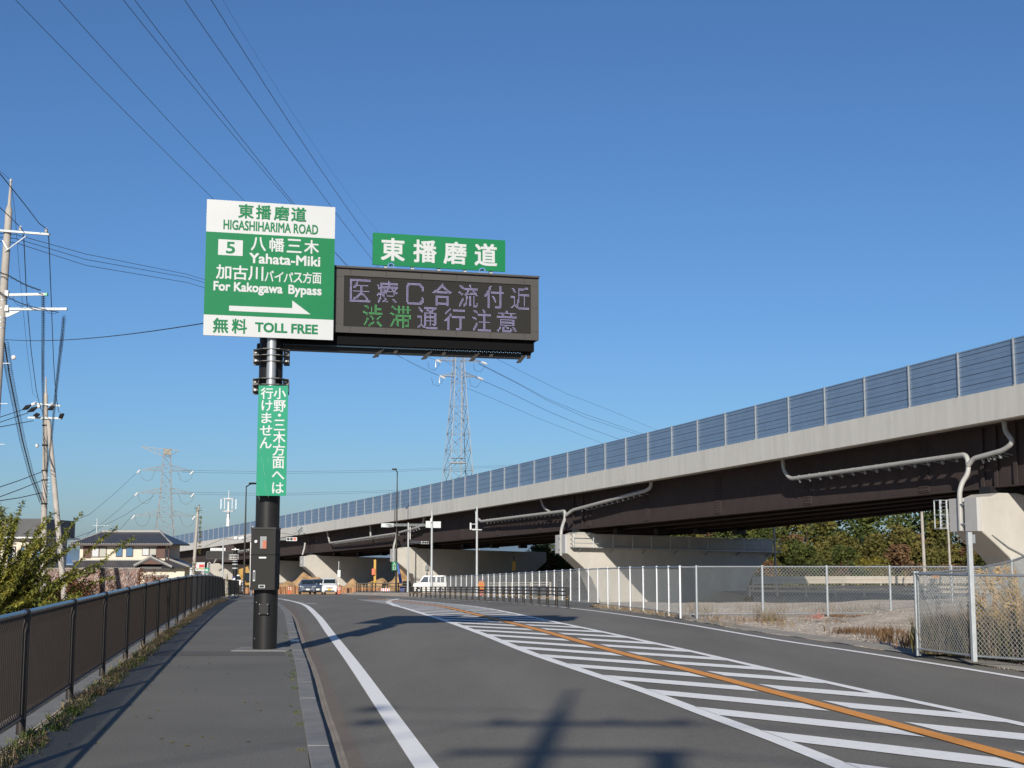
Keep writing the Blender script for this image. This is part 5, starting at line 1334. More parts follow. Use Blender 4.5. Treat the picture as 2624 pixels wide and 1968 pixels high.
mb = MB(); tl = at(362, 1145, YL); mm = Vector((c[0] - 1.2, c[1], Z(1152))); mb.beam(tl, (c[0] + 3.2, c[1] + 1, Z(1154)), .2); mb.beam(tl, (c[0] - 1.5, c[1], Z(1168)), .2); mb.beam((c[0] + 3.2, c[1] + 1, Z(1154)), (c[0] + 1.4, c[1], Z(1166)), .16)
for k in range(5): mb.beam(tl.lerp(mm, k / 5), tl.lerp(Vector((c[0] - 1.5, c[1], Z(1168))), (k + .6) / 5), .12)
mb.build('top_arm', M['lattice'], py2)
mb = MB(); mb.box((c[0], c[1], Z(1159)), (2.0, 1.9, (Z(1150) - Z(1167)) * .8), .3); mb.build('bird_guard', mat('pale_yellow_mesh', (.30, .29, .24), .7), py2)
for i, (P_) in enumerate(([(352, 1210, 398), (290, 1268, 360), (230, 1318, 330), (170, 1342, 300)], [(346, 1268, 398), (300, 1310, 370), (250, 1350, 345), (222, 1372, 320)], [(395, 1270, 402), (320, 1320, 370), (240, 1360, 330), (170, 1386, 300)], [(338, 1322, 398), (312, 1352, 380), (290, 1372, 360)])):
    cable('high_voltage_line', '%s line sagging left from the distant pylon towards the house roof' % NUMW[i], [D3(*p) for p in P_], .05, 'wire_far', 'lines left of the distant pylon')
for i, (v0, v1) in enumerate(((1209, 1205), (1214, 1209), (1265, 1257), (1270, 1261))):
    cable('high_voltage_line', '%s faint line running right from the distant pylon behind the sign pole' % NUMW[i], [D3(466, v0 - 4, 402), D3(700, v0 - 0, 430), D3(1000, v1, 470), D3(1420, v1 - 18, 520)], .03, 'wire_far', 'faint lines right of the distant pylon')
# white antenna mast
YM = 300.; p0 = at(584, 1347, YM); mx_ = p0.x
am = thing('antenna_mast', (mx_, YM, -3), 'white mobile phone mast with a ring of tall antennas behind the viaduct', 'antenna mast')
ZM = lambda v: at(584, v, YM).z
mb = MB(); mb.tube([(mx_, YM, -3), (mx_, YM, ZM(1328)), (mx_, YM, ZM(1326)), (mx_, YM, ZM(1311)), (mx_, YM, ZM(1275))], [.55, .36, .30, .24, .16], 14); mb.tube([(mx_, YM, ZM(1275)), (mx_, YM, ZM(1256))], .06, 6); mb.build('mast', M['porcelain'], am, smooth=True)
for v in (1278, 1310):
    mb = MB(); n_ = 12; mb.tube([(mx_ + 1.35 * cos(2 * pi * k / n_), YM + 1.35 * sin(2 * pi * k / n_), ZM(v)) for k in range(n_ + 1)], .09, 5)
    for k in range(3): mb.beam((mx_, YM, ZM(v)), (mx_ + 1.35 * cos(k * 2.09 + .4), YM + 1.35 * sin(k * 2.09 + .4), ZM(v)), .12)
    mb.build('antenna_ring', M['porcelain'], am)
for k in range(6):
    mb = MB(); a = k * pi / 3 + .2; x, y = mx_ + 1.6 * cos(a), YM + 1.6 * sin(a); mb.box((x, y, (ZM(1279) + ZM(1304)) / 2), (.16, .12, ZM(1279) - ZM(1304)), a); mb.build('panel_antenna', M['white_post'], am)
mb = MB(); mb.beam((mx_ + .3, YM - .2, ZM(1310)), (mx_ + .15, YM - .2, ZM(1345)), .12); mb.build('feeder_cable', M['black'], am)

# ------------------------------------------------------------------ two-storey house on the left
YH = 165.
hx0, hx1 = at(205, 1400, YH).x, at(424, 1400, YH).x
ZH = lambda v: at(315, v, YH).z
house = thing('tiled_house', ((hx0 + hx1) / 2, YH, zr(YH) - .3), 'two-storey cream house with grey tiled hipped roofs and brown shutters', 'house')
gz = zr(YH) - 1.2
z1, z2 = ZH(1437), ZH(1394)       # upper storey wall
mb = MB(); mb.box(((hx0 + hx1) / 2, YH + 3.6, (z1 + z2) / 2 - .2), (hx1 - hx0, 7.2, z2 - z1 + 1.0)); mb.build('upper_wall', M['wall_cream'], house)
mb = MB(); mb.box(((hx0 + hx1) / 2 + .8, YH + 3.6, (gz + z1) / 2 - .4), (hx1 - hx0 + 3.5, 8.6, z1 - gz - .6)); mb.build('lower_wall', M['wall_cream'], house)
def hip(x0, x1, y0, y1, ze, zr_, ov, rx0, rx1, thick=.16):
    mb = MB(); ym = (y0 + y1) / 2
    E_ = [(x0 - ov, y0 - ov, ze), (x1 + ov, y0 - ov, ze), (x1 + ov, y1 + ov, ze), (x0 - ov, y1 + ov, ze)]; R_ = [(rx0, ym, zr_), (rx1, ym, zr_)]
    vs = E_ + R_ + [(x, y, z - thick) for x, y, z in E_]
    mb.add(vs, [(0, 1, 5, 4), (1, 2, 5), (2, 3, 4, 5), (3, 0, 4), (6, 7, 1, 0), (7, 8, 2, 1), (8, 9, 3, 2), (9, 6, 0, 3), (9, 8, 7, 6)]); return mb, E_, R_
zr_top = ZH(1361)
mb, E_, R_ = hip(hx0, hx1, YH, YH + 7.2, z2 + .02, zr_top, 1.0, at(240, 1361, YH).x, at(391, 1361, YH).x); rf = mb.build('roof', M['roof'], house)
mb = MB(); mb.beam(R_[0], R_[1], .35, .34); mb.build('ridge', M['roof_trim'], rf)
for e, r_ in ((E_[0], R_[0]), (E_[1], R_[1])): mb = MB(); mb.tube([e, Vector(e).lerp(Vector(r_), .5) - Vector((0, 0, .12)), r_], .14, 6); mb.build('hip_ridge', M['roof_trim'], rf)
mb = MB()
n_ = 46
for i in range(n_):
    x = lerp(E_[0][0] + .2, E_[1][0] - .2, i / (n_ - 1)); mb.box((x, E_[0][1] - .02, E_[0][2] + .0), (.11, .08, .11))
mb.build('eave_tiles', M['roof_trim'], rf)
mb = MB(); mb.box(((hx0 + hx1) / 2, YH - .9, z2 - .14), (hx1 - hx0 + 1.8, .12, .16)); mb.build('gutter', M['wood_brown'], rf)
# lower roof skirt
lx0, lx1 = at(176, 1440, YH).x, at(455, 1440, YH).x
mb = MB(); zt_, ze_ = z1 + .05, ZH(1454)
mb.add([(lx0 - .3, YH - 1.5, ze_), (lx1, YH - 1.5, ze_), (hx1 + .1, YH - .0, zt_), (hx0 - .1, YH - .0, zt_), (lx0 - .3, YH - 1.5, ze_ - .2), (lx1, YH - 1.5, ze_ - .2)], [(0, 1, 2, 3), (4, 5, 1, 0)])
mb.add([(lx0 - .3, YH - 1.5, ze_), (hx0 - .1, YH, zt_), (hx0 - .1, YH + 7, zt_), (lx0 - .3, YH + 8.4, ze_)], [(0, 1, 2, 3)])
lr = mb.build('lower_roof', M['roof'], house)
mb = MB()
for i in range(44): x = lerp(hx0, hx1 - 2.2, i / 43); mb.box((x, YH - .08, zt_ + .02), (.16, .14, .12))
for i in range(50): x = lerp(lx0, lx1, i / 49); mb.box((x, YH - 1.52, ze_ - .02), (.09, .06, .1))
mb.build('eave_tiles', M['roof_trim'], lr)
mb = MB(); wx0, wx1 = at(433, 1450, YH).x, at(491, 1450, YH).x; zz = ZH(1427)
mb.add([(wx0 - 1.2, YH + 1., zz), (wx1 + .2, YH - 1.8, ZH(1454)), (wx0 - .5, YH - 1.8, ZH(1454)), (wx1, YH + 5, ZH(1454)), (wx0 - 1.2, YH + 6., zz)], [(0, 2, 1), (0, 1, 3, 4)]); sr = mb.build('side_roof', M['roof'], house)
mb = MB(); mb.tube([(wx0 - 1.2, YH + 1., zz + .05), (wx1 + .2, YH - 1.8, ZH(1454) + .08)], .13, 6); mb.build('hip_ridge', M['roof_trim'], sr)
# entry gable
ga, gb, gc = at(343, 1449, YH - 2), at(386, 1426, YH - 2), at(441, 1452, YH - 2)
mb = MB(); mb.prism([ga, gb, gc, (gc.x, gc.y, gc.z - .22), (gb.x, gb.y, gb.z - .3), (ga.x, ga.y, ga.z - .22)], (0, 2.6, 0)); gb_ = mb.build('entrance_gable', M['roof'], house)
mb = MB(); mb.tube([ga, gb], .12, 6); mb.tube([gb, gc], .12, 6); mb.tube([gb + Vector((0, -.05, .05)), gb + Vector((0, 2.6, .1))], .16, 6); mb.build('gable_ridge', M['roof_trim'], gb_)
mb = MB(); mb.prism([(lerp(ga.x, gb.x, .35), ga.y + .1, lerp(ga.z, gb.z, .35) - .2), (gb.x, gb.y + .1, gb.z - .35), (lerp(gc.x, gb.x, .4), gc.y + .1, lerp(gc.z, gb.z, .4) - .2)], (0, .1, 0)); mb.build('gable_panel', M['wood_brown'], gb_)
def win(parent, u0, v0, u1, v1, panes, glass, y=YH):
    p, q = at(u0, v1, y), at(u1, v0, y)
    mb = MB(); mb.box(((p.x + q.x) / 2, y - .03, (p.z + q.z) / 2), (q.x - p.x, .10, q.z - p.z)); w_ = mb.build('window', M['wood_brown'], parent)
    for i in range(panes):
        a, b_ = lerp(p.x, q.x, (i + .08) / panes), lerp(p.x, q.x, (i + .92) / panes)
        mb = MB(); mb.box(((a + b_) / 2, y - .09, (p.z + q.z) / 2), (b_ - a, .02, (q.z - p.z) * .86)); mb.build('pane', glass[i % len(glass)], w_)
M['curtain'] = mat('white_curtain_behind_glass', (.55, .57, .58), .3, 0, .1, 6); M['screen'] = mat('pale_insect_screen', (.40, .40, .35), .6)
M['blueglass'] = mat('sky_reflecting_glass', (.10, .22, .40), .08, .5)
win(house, 235, 1401, 274, 1428, 2, [M['curtain'], M['screen']]); win(house, 364, 1404, 402, 1424, 2, [M['curtain'], M['screen']])
win(house, 297, 1401, 315, 1427, 1, [M['blueglass']]); win(house, 323, 1401, 342, 1427, 1, [M['blueglass']])
for (a, b_) in ((213, 235), (402, 424)):
    p, q = at(a, 1430, YH), at(b_, 1399, YH); mb = MB(); mb.box(((p.x + q.x) / 2, YH - .05, (p.z + q.z) / 2), (q.x - p.x, .14, q.z - p.z)); mb.build('shutter', M['wood_brown'], house)
mb = MB(); p = at(228, 1370, YH); mb.beam((p.x, YH + 3, p.z - .6), (p.x, YH + 3, at(228, 1327, YH).z), .07); mb.beam((p.x - .5, YH + 3, at(228, 1345, YH).z), (p.x + 1.6, YH + 3, at(228, 1345, YH).z), .05)
for k in range(4): mb.beam((p.x + .3 + k * .4, YH + 2.7, at(228, 1345, YH).z), (p.x + .3 + k * .4, YH + 3.3, at(228, 1345, YH).z), .04)
mb.build('television_aerial', M['galv'], house)
mb = MB(); p = at(432, 1430, YH); mb.tube([(p.x, YH - .1, ZH(1396)), (p.x, YH - .1, ZH(1440))], .06, 6); mb.build('downpipe', M['wood_brown'], house)
# vine-covered wall
YW = 96.
m = mat('vine_covered_wall', (.55, .52, .52), .9); n, b = mixnodes(m)
tc = n.nodes.new('ShaderNodeTexCoord'); mp = n.nodes.new('ShaderNodeMapping'); mp.inputs['Rotation'].default_value = (0, radians(-50), 0); mp.inputs['Scale'].default_value = (11, 11, 3.2)
v_ = n.nodes.new('ShaderNodeTexNoise'); v_.inputs['Scale'].default_value = 2.4; v_.inputs['Detail'].default_value = 6; v_.inputs['Roughness'].default_value = .75
r_ = n.nodes.new('ShaderNodeValToRGB'); e = r_.color_ramp.elements; e[0].position = .42; e[0].color = (.44, .40, .39, 1); e[1].position = .53; e[1].color = (.20, .10, .065, 1)
n.links.new(tc.outputs['Object'], mp.inputs[0]); n.links.new(mp.outputs[0], v_.inputs['Vector']); n.links.new(v_.outputs['Fac'], r_.inputs[0]); n.links.new(r_.outputs[0], b.inputs['Base Color'])
M['vinewall'] = m
wl = thing('vine_wall', (at(260, 1500, YW).x, YW, -2.3), 'pale plastered wall overgrown with rusty vines in front of the house', 'wall')
for (ua, ub, va) in ((60, 359, 1458), (372, 429, 1477)):
    p, q = at(ua, va, YW), at(ub, va, YW); mb = MB(); mb.box(((p.x + q.x) / 2, YW, (p.z - 2.6) / 2), (q.x - p.x, .3, p.z + 2.6)); w1 = mb.build('wall_panel', M['vinewall'], wl)
    mb = MB(); mb.box(((p.x + q.x) / 2, YW, p.z + .02), (q.x - p.x + .1, .42, .12)); mb.build('coping', M['gutter'], w1)
rng = random.Random(50); mb = MB()
p, q = at(60, 1460, YW), at(430, 1460, YW)
for i in range(420):
    x = rng.uniform(p.x, q.x); z = rng.uniform(-2.2, p.z - .2); d = Vector((rng.uniform(.3, 1), 0, rng.uniform(.4, 1.1))) * rng.uniform(.25, .7)
    a = Vector((x, YW - .17 - rng.random() * .05, z)); mb.beam(a, a + d, .012)
mb.build('vine_stems', M['bark'], wl)
cs = [(rng.uniform(p.x, q.x), YW - .25, rng.uniform(-2.0, .4), .5, .12, .4) for i in range(16)] + [(at(u, 1500, YW).x, YW - .3, z, .22, .15, .5) for u in (190, 262, 362, 366, 398) for z in (-1.6, -.9, -.2, .4)]
mb = MB(); leaf_cloud(mb, cs, 2600, .12, rng); mb.build('vine_leaves', M['rust_leaf'], wl)
# second house behind the feathery tree
YG = 110.
h2 = thing('plain_house', (at(60, 1400, YG).x, YG, -2), 'dark-roofed house with pale walls mostly hidden behind the feathery tree', 'house')
p, q = at(-90, 1440, YG), at(112, 1329, YG)
mb = MB(); mb.box(((p.x + q.x) / 2, YG + 4, (q.z - .0 + at(0, 1378, YG).z) / 2), (q.x - p.x, 8, q.z - at(0, 1378, YG).z)); mb.build('upper_storey', M['roof'], h2)
mb = MB(); mb.box(((p.x + q.x) / 2 - .3, YG + 4, (at(0, 1378, YG).z - 2.5) / 2), (q.x - p.x - .8, 8.4, at(0, 1378, YG).z + 2.5)); mb.build('lower_storey', M['wall_cream'], h2)
mb = MB(); mb.box(((p.x + q.x) / 2, YG + 3.8, at(0, 1378, YG).z), (q.x - p.x + .6, 9.4, .12)); mb.build('eave', M['porcelain'], h2)
for u in (20, 52, 95):
    win(h2, u, 1400, u + 20, 1450, 2, [M['blueglass'], M['curtain']], YG - .3)
mb = MB(); pts = [at(u, 1450, 140) for u in (60, 175)]; mb.prism([(pts[0].x, 140, at(0, 1448, 140).z), (pts[1].x + .5, 140, at(0, 1448, 140).z), (pts[1].x - 1.2, 144, at(0, 1424, 140).z), (pts[0].x, 144, at(0, 1424, 140).z)], (0, 0, .15)); sh = mb.build('roof', M['barrier'], None)
shed = thing('blue_roofed_shed', (pts[0].x + 2, 142, zr(142) - 1), 'low shed with a blue-grey roof seen between the poles and the tiled house', 'shed'); sh.parent = shed; sh.matrix_parent_inverse = parent_inv(shed)
mb = MB(); mb.box(((pts[0].x + pts[1].x) / 2, 143, (at(0, 1448, 140).z - 3.5) / 2), (pts[1].x - pts[0].x - .6, 4, at(0, 1448, 140).z + 3.5)); mb.build('wall', M['wall_cream'], shed)
# distant hills
mb = MB(); rng = random.Random(2); ang = [radians(-60 + i * 1.5) for i in range(81)]
vs = []
for i, a in enumerate(ang):
    h_ = 16 + 9 * sin(i * .35) + 5 * sin(i * .9 + 1); x, y = 2200 * sin(a), 2200 * cos(a)
    vs += [(x, y, -8), (x * 1.02, y * 1.02, h_ - 3), (x * 1.15, y * 1.15, -8)]
mb.add(vs, [(3 * i + k, 3 * i + 3 + k, 3 * i + 4 + k, 3 * i + 1 + k) for i in range(80) for k in (0, 1)])
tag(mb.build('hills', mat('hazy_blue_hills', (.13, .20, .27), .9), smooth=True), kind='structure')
# vine-covered pole by the billboard
YV = 120.
t_ = at(508, 1298, YV); vp = thing('utility_pole', (t_.x - .1, YV, -1.8), 'slim concrete pole with creepers beside the red lettered billboard', 'utility pole')
mb = MB(); mb.tube([(t_.x - .35, YV, -1.8), (t_.x, YV, t_.z)], [.16, .12], 12); mb.build('shaft', M['pole_conc'], vp, smooth=True)
rng = random.Random(61); mb = MB(); cs = [(t_.x - .35 * (t_.z - z) / 7, YV - .1, z, .45, .3, .35) for z in (t_.z - .1, t_.z - .3)] + [(t_.x + .25, YV - .1, t_.z - 1 - k * .42, .14, .1, .2) for k in range(8)] + [(t_.x - .3, YV - .3, at(0, 1440, YV).z - k * .3, .45, .3, .4) for k in range(4)]
leaf_cloud(mb, cs, 420, .14, rng); mb.build('creeper', M['leaf_olive'], vp)

# ------------------------------------------------------------------ signs and lamps around the crossing
def dark_lamp(u, vt, y, lab, armdir):
    p = at(u, vt, y); zb = zr(y) - .1; b_ = Vector((at(u, 1500, y).x, y, zb))
    root = thing('street_lamp', tuple(b_), lab, 'street lamp', 'dark street lamps at the crossing')
    mb = MB(); mb.tube([b_, (b_.x, y, lerp(zb, p.z, .3)), (b_.x, y, p.z)], [.12, .10, .05], 10); mb.build('pole', M['dark'], root, smooth=True)
    mb = MB(); mb.tube([(b_.x, y, p.z - .05), (b_.x + armdir * .35, y - .4, p.z + .12), (b_.x + armdir * 1.0, y - 1.2, p.z + .22)], [.06, .05, .04], 8); mb.build('arm', M['dark'], root)
    mb = MB(); mb.box((b_.x + armdir * .9, y - 1.1, p.z + .2), (.5, .9, .14), -armdir * .5); mb.build('lamp_head', M['black'], root, bevel=.03)
    return root
dark_lamp(625, 1246, 127, 'dark street lamp just left of the black sign pole', 1)
l2 = dark_lamp(1015, 1209, 150, 'dark street lamp carrying the small green entrance sign', -.25)
es = thing('entrance_sign', tuple(at(1010, 1462, 149.8)), 'small green sign reading 入口 on the street lamp post', 'road sign')
p, q = at(1004, 1462, 149.7), at(1017, 1439, 149.7)
mb = MB(); mb.box(((p.x + q.x) / 2, 149.7, (p.z + q.z) / 2), (q.x - p.x, .05, q.z - p.z)); mb.build('board', M['green'], es)
mb = MB(); fe = lambda s, t: Vector((lerp(p.x, q.x, s), 149.66, lerp(q.z, p.z, t))); put_text(mb, '入', (.2, .8, .08, .44), fe, .03); put_text(mb, '口', (.24, .76, .58, .9), fe, .03); mb.build('white_lettering', M['white'], es)
def sig_pole(x, y, h, lab, r=.085):
    root = thing('signal_pole', (x, y, zr(y) - .1), lab, 'pole', 'galvanised poles at the crossing')
    mb = MB(); z = zr(y) - .12; mb.tube([(x, y, z), (x, y, z + h * .5), (x, y, z + h)], [r * 1.25, r, r * .85], 12); mb.build('pole', M['galv_light'], root, smooth=True)
    mb = MB(); mb.cyl((x, y), r + .01, z + h, z + h + .06, 10); mb.build('pole_cap', M['galv'], root); return root
def signal_head(root, c, w_, ang, lamps, mt='galv_light'):
    """horizontal three-lamp head facing the camera, turned by ang"""
    ax = Vector((cos(ang), sin(ang), 0)); an = Vector((-sin(ang), cos(ang), 0)); c = Vector(c); h_ = w_ * .34
    L = lambda a, d, z: c + ax * a + an * d + Vector((0, 0, z))
    mb = MB(); mb.hexa([L(-w_ / 2, -.05, -h_ / 2), L(w_ / 2, -.05, -h_ / 2), L(w_ / 2, .08, -h_ / 2), L(-w_ / 2, .08, -h_ / 2), L(-w_ / 2, -.05, h_ / 2), L(w_ / 2, -.05, h_ / 2), L(w_ / 2, .08, h_ / 2), L(-w_ / 2, .08, h_ / 2)])
    hd = mb.build('signal_head', M[mt], root)
    for i, l in enumerate(lamps):
        a = (i - 1) * w_ * .31; mb = MB(); k = 14; rr = w_ * .125
        mb.add([L(a + rr * cos(2 * pi * j / k), -.057, rr * sin(2 * pi * j / k)) for j in range(k)], [tuple(range(k))]); mb.build('lamp', M[l], hd)
        mb = MB(); vs = []
        for j in range(9):
            t = pi * j / 8; 
            for d, q in ((-.055, 1.08), (-.22, 1.08), (-.22, 1.0), (-.055, 1.0)): vs.append(L(a + rr * q * cos(t), d, rr * q * sin(t)))
        mb.add(vs, [(4 * j + k2, 4 * j + (k2 + 1) % 4, 4 * j + 4 + (k2 + 1) % 4, 4 * j + 4 + k2) for j in range(8) for k2 in range(4)]); mb.build('hood', M[mt], hd)
    return hd
# pole A (half hidden by the black pole) with a red signal on the right arm, devices on the left arm
yA = 130.; xA = at(647, 1400, yA).x
sA = sig_pole(xA, yA, at(650, 1349, yA).z - zr(yA) + .12, 'white pole beside the black sign pole carrying the red traffic light', .10)
for dv in (0, 5): mb = MB(); mb.beam(at(648, 1379 + dv, yA - .1), at(735, 1379 + dv * .8, yA - .6), .06); mb.build('arm', M['galv_light'], sA)
signal_head(sA, at(747.5, 1381.5, yA - .7), 27 / FP * yA, 0., ('darklamp', 'darklamp', 'redlamp'))
for dv in (0, 5): mb = MB(); mb.beam(at(648, 1384 + dv, yA), at(612, 1376 + dv, yA - .6), .05); mb.build('arm', M['galv'], sA)
mb = MB(); a_, b_ = at(600, 1378, yA - .5), at(609, 1379, yA - .5); mb.beam(a_, b_, .25, .30); mb.build('camera_box', M['galv_light'], sA)
mb = MB(); a_, b_ = at(612, 1381, yA - .6), at(626, 1377, yA - .6); mb.beam(a_, b_, .35, .28); mb.build('camera_box', M['galv'], sA)
mb = MB(); mb.box(tuple(at(648, 1372, yA - .15)), (.16, .2, .6)); mb.build('small_box', M['galv_light'], sA)
mb = MB(); mb.tube([at(643, 1388, yA), at(641, 1520, yA)], .07, 8); mb.build('cable_pipe', M['porcelain'], sA)
# pole B at the traffic island, dark signal to the right and double arm above
yB = 150.; xB = at(1046, 1400, yB).x
sB = sig_pole(xB, yB, at(1048, 1341, yB).z - zr(yB) + .12, 'galvanised pole on the island with a long double arm and an unlit traffic light', .10)
for dv in (0, 4): mb = MB(); mb.beam(at(977, 1343 + dv, yB - .2), at(1115, 1343.5 + dv, yB - 3), .06); mb.build('arm', M['galv_light'], sB)
mb = MB(); p, q = at(977, 1351, yB - .4), at(1009, 1341, yB - .4); mb.box(((p.x + q.x) / 2, yB - .3, (p.z + q.z) / 2), (q.x - p.x, .3, q.z - p.z)); mb.build('signal_back', M['galv_light'], sB)
mb = MB(); p, q = at(1091, 1352, yB - 2.6), at(1104, 1335, yB - 2.6); mb.box(((p.x + q.x) / 2, p.y, (p.z + q.z) / 2), (q.x - p.x, .12, q.z - p.z)); mb.build('plate', M['galv_light'], sB)
for dv in (0, 4): mb = MB(); mb.beam(at(1052, 1386 + dv, yB), at(1081, 1388 + dv, yB - 3), .045); mb.build('arm', M['galv'], sB)
signal_head(sB, at(1089, 1390.5, yB - 3.2), 18 / FP * yB * 1.15, .5, ('darklamp',) * 3)
mb = MB(); mb.tube([at(1051, 1350, yB), at(1051, 1382, yB)], .05, 8); mb.build('cable_pipe', M['porcelain'], sB)
# pole C: tall silver pole at the far end of the bollards with a plate
yC_ = 103.; xC = at(1106, 1440, yC_).x
sC = sig_pole(xC, yC_, at(1110, 1311, yC_).z - zr(yC_) + .12, 'tall silver pole at the far end of the bollards carrying a white plate', .085)
mb = MB(); p, q = at(1092, 1352.5, yC_ - .2), at(1129, 1336, yC_ - .2); mb.box(((p.x + q.x) / 2 + .08, p.y + .3, (p.z + q.z) / 2), (q.x - p.x - .15, .06, q.z - p.z)); mb.build('plate', M['galv_light'], sC)
mb = MB(); mb.box(tuple(at(1105, 1333, yC_ - .15)), (.12, .16, .28)); mb.build('small_box', M['porcelain'], sC)
# pole D
yD = 94.; xD = at(1222, 1420, yD).x
sD = sig_pole(xD, yD, at(1223, 1301, yD).z - zr(yD) + .12, 'silver pole behind the white fence posts with a small bracketed panel on its left', .075)
mb = MB(); p, q = at(1204, 1357, yD - .1), at(1208, 1340, yD - .1); mb.box(((p.x + q.x) / 2, yD, (p.z + q.z) / 2), (q.x - p.x, .25, q.z - p.z)); mb.build('side_panel', M['galv'], sD)
for v in (1343, 1356): mb = MB(); mb.beam(at(1206, v, yD), at(1222, v, yD), .04); mb.build('bracket', M['galv_light'], sD)
mb = MB(); mb.beam(at(1210, 1357.5, yD - .1), at(1235, 1357.5, yD - .1), .05); mb.build('bracket', M['galv_light'], sD)
mb = MB(); mb.tube([at(1219.5, 1310, yD), at(1219.5, 1356, yD)], .035, 6); mb.build('cable_pipe', M['galv_light'], sD)
# pole E, thin, left beyond the fence
yE = 118.; sE = sig_pole(at(571, 1430, yE).x, yE, at(573, 1380, yE).z - zr(yE) + .12, 'slender silver pole above the end of the brown fence', .07)
cable('service_wire', 'thin wire sloping from the slender silver pole down left', [at(573, 1380, yE), at(545, 1392, yE), at(525, 1401, yE - 2)], .015)
cable('service_wire', 'thin wire sagging between the slender silver pole and the white pole', [at(573, 1380, yE), at(600, 1383, yE + 5), at(630, 1380, yE + 9), at(648, 1372, yA)], .015)
cable('service_wire', 'thin wire from behind the black sign pole to the viaduct parapet bracket', [at(690, 1362, 132), at(735, 1368, 150), at(775, 1375, 190)], .02)
# concrete posts on the far side and utility poles under the viaduct
for i, (u, y, h, lab) in enumerate(((1988, 122, 10, 'slim pale pole beyond the far guard rail, left of the tree bank'), (2370, 112, 10.5, 'thick grey pole beyond the ramp left of the ladder'), (2436, 120, 10, 'pale pole just left of the big near post'))):
    p = at(u, 1470, y); mb = MB(); root = thing('plain_pole', (p.x, y, -1.3), lab, 'pole', 'plain poles beyond the ramp')
    mb.tube([(p.x, y, -1.4), (p.x - .1, y, h - 2.5)], [.15 if i == 1 else .11, .10 if i == 1 else .08], 10); mb.build('shaft', M['pole_conc'], root, smooth=True)
    mb = MB(); mb.cyl((p.x, y), .17, .2, .3, 10); mb.build('band', M['galv'], root)
# near big square post on the right
bp_ = Vector((7.42, 22.3, -.05)); root = thing('steel_post', tuple(bp_), 'thick galvanised square steel post standing against the nearest chain-link fence', 'post')
L_ = frame((bp_.x, bp_.y, 0), Vector((cos(.2), sin(.2), 0)), Vector((-sin(.2), cos(.2), 0)))
mb = MB(); bx(mb, L_, -.036, .036, -.036, .036, -.05, 2.02); mb.build('shaft', M['galv_light'], root, bevel=.006)
mb = MB(); bx(mb, L_, .045, .10, -.01, .01, 1.84, 1.98); mb.build('hook_plate', M['galv'], root)
# second message board seen from behind, far left
yF = 138.; p, q = at(529, 1433, yF), at(600, 1412, yF)
vb = thing('message_board', ((p.x + q.x) / 2, yF, p.z), 'distant dark message board seen from behind under the viaduct', 'electronic sign')
mb = MB(); mb.box(((p.x + q.x) / 2, yF, (p.z + q.z) / 2), (q.x - p.x, .5, q.z - p.z)); mb.build('housing', M['black'], vb, bevel=.05)
mb = MB()
for v in (1413, 1432): mb.beam(at(529, v, yF - .27), at(600, v, yF - .27), .06)
for u in (529, 597): mb.beam(at(u, 1413, yF - .27), at(u, 1432, yF - .27), .06)
mb.build('frame', M['vms_frame'], vb)
mb = MB(); a_, b_ = at(539, 1411.5, yF), at(578, 1404, yF); mb.box(((a_.x + b_.x) / 2, yF, (a_.z + b_.z) / 2), (b_.x - a_.x, .06, b_.z - a_.z)); tb = mb.build('top_sign_back', M['back'], vb)
mb = MB(); 
for k in range(1, 6): u = lerp(539, 578, k / 6); mb.beam(at(u, 1404, yF - .06), at(u, 1411, yF - .06), .03)
mb.build('rib', M['galv_light'], tb)
mb = MB(); c = at(602, 1460, yF); zb = zr(yF) - .1; mb.tube([(c.x, yF, zb), (c.x, yF, at(0, 1406, yF).z)], .22, 12); mb.build('pole', M['black'], vb, smooth=True)
for v in (1438, 1446, 1456): mb = MB(); mb.cyl((c.x, yF), .30, at(0, v, yF).z - .06, at(0, v, yF).z + .06, 12); mb.build('clamp', M['galv_light'], vb)
mb = MB(); mb.beam(at(594, 1408, yF - .5), at(613, 1408, yF - .5), .09); mb.beam(at(603, 1404, yF - .5), at(603, 1410, yF - .5), .12)
for v in (1422, 1428, 1433): mb.tube([at(586, v, yF - .4), at(590, v, yF - 1), at(607, v, yF - 1), at(611, v, yF - .4)], .035, 5)
for u in (589, 592, 599, 610): mb.beam(at(u, 1421, yF - .8), at(u, 1433, yF - .8), .035)
mb.build('service_cage', M['porcelain'], vb)
mb = MB(); a_, b_ = at(587, 1440, 200), at(616, 1398, 200); mb.box(((a_.x + b_.x) / 2, 196, (a_.z + b_.z) / 2), (b_.x - a_.x, 1.0, b_.z - a_.z)); o = tag(mb.build('steel_cabinet', M['steel']), 'dark louvred steel box under the viaduct behind the far message board', 'cabinet')
# striped wrap on poles near the far message board
def wrap(u, v0, v1, y, r, lab):
    x = at(u, v1, y).x; root = thing('striped_post', (x, y, zr(y)), lab, 'post', 'blue and white striped posts at the crossing')
    z0, z1 = at(u, v1, y).z, at(u, v0, y).z; n_ = 8
    mb = MB(); mb.cyl((x, y), r, z0, z1, 12); mb.build('white_sleeve', M['lit_white'], root, smooth=True)
    mb = MB()
    for k in range(n_ // 2):
        a = lerp(z0, z1, (2 * k + .9) / n_); b2 = lerp(z0, z1, (2 * k + 1.7) / n_); vs = []
        for j in range(9):
            t = pi * j / 8 + pi; sh = (j / 8) * (z1 - z0) / n_ * .9
            vs += [(x + (r + .01) * cos(t), y + (r + .01) * sin(t), a + sh), (x + (r + .01) * cos(t), y + (r + .01) * sin(t), b2 + sh)]
        mb.add(vs, [(2 * j, 2 * j + 2, 2 * j + 3, 2 * j + 1) for j in range(8)])
    mb.build('blue_stripe', M['navy'], root)
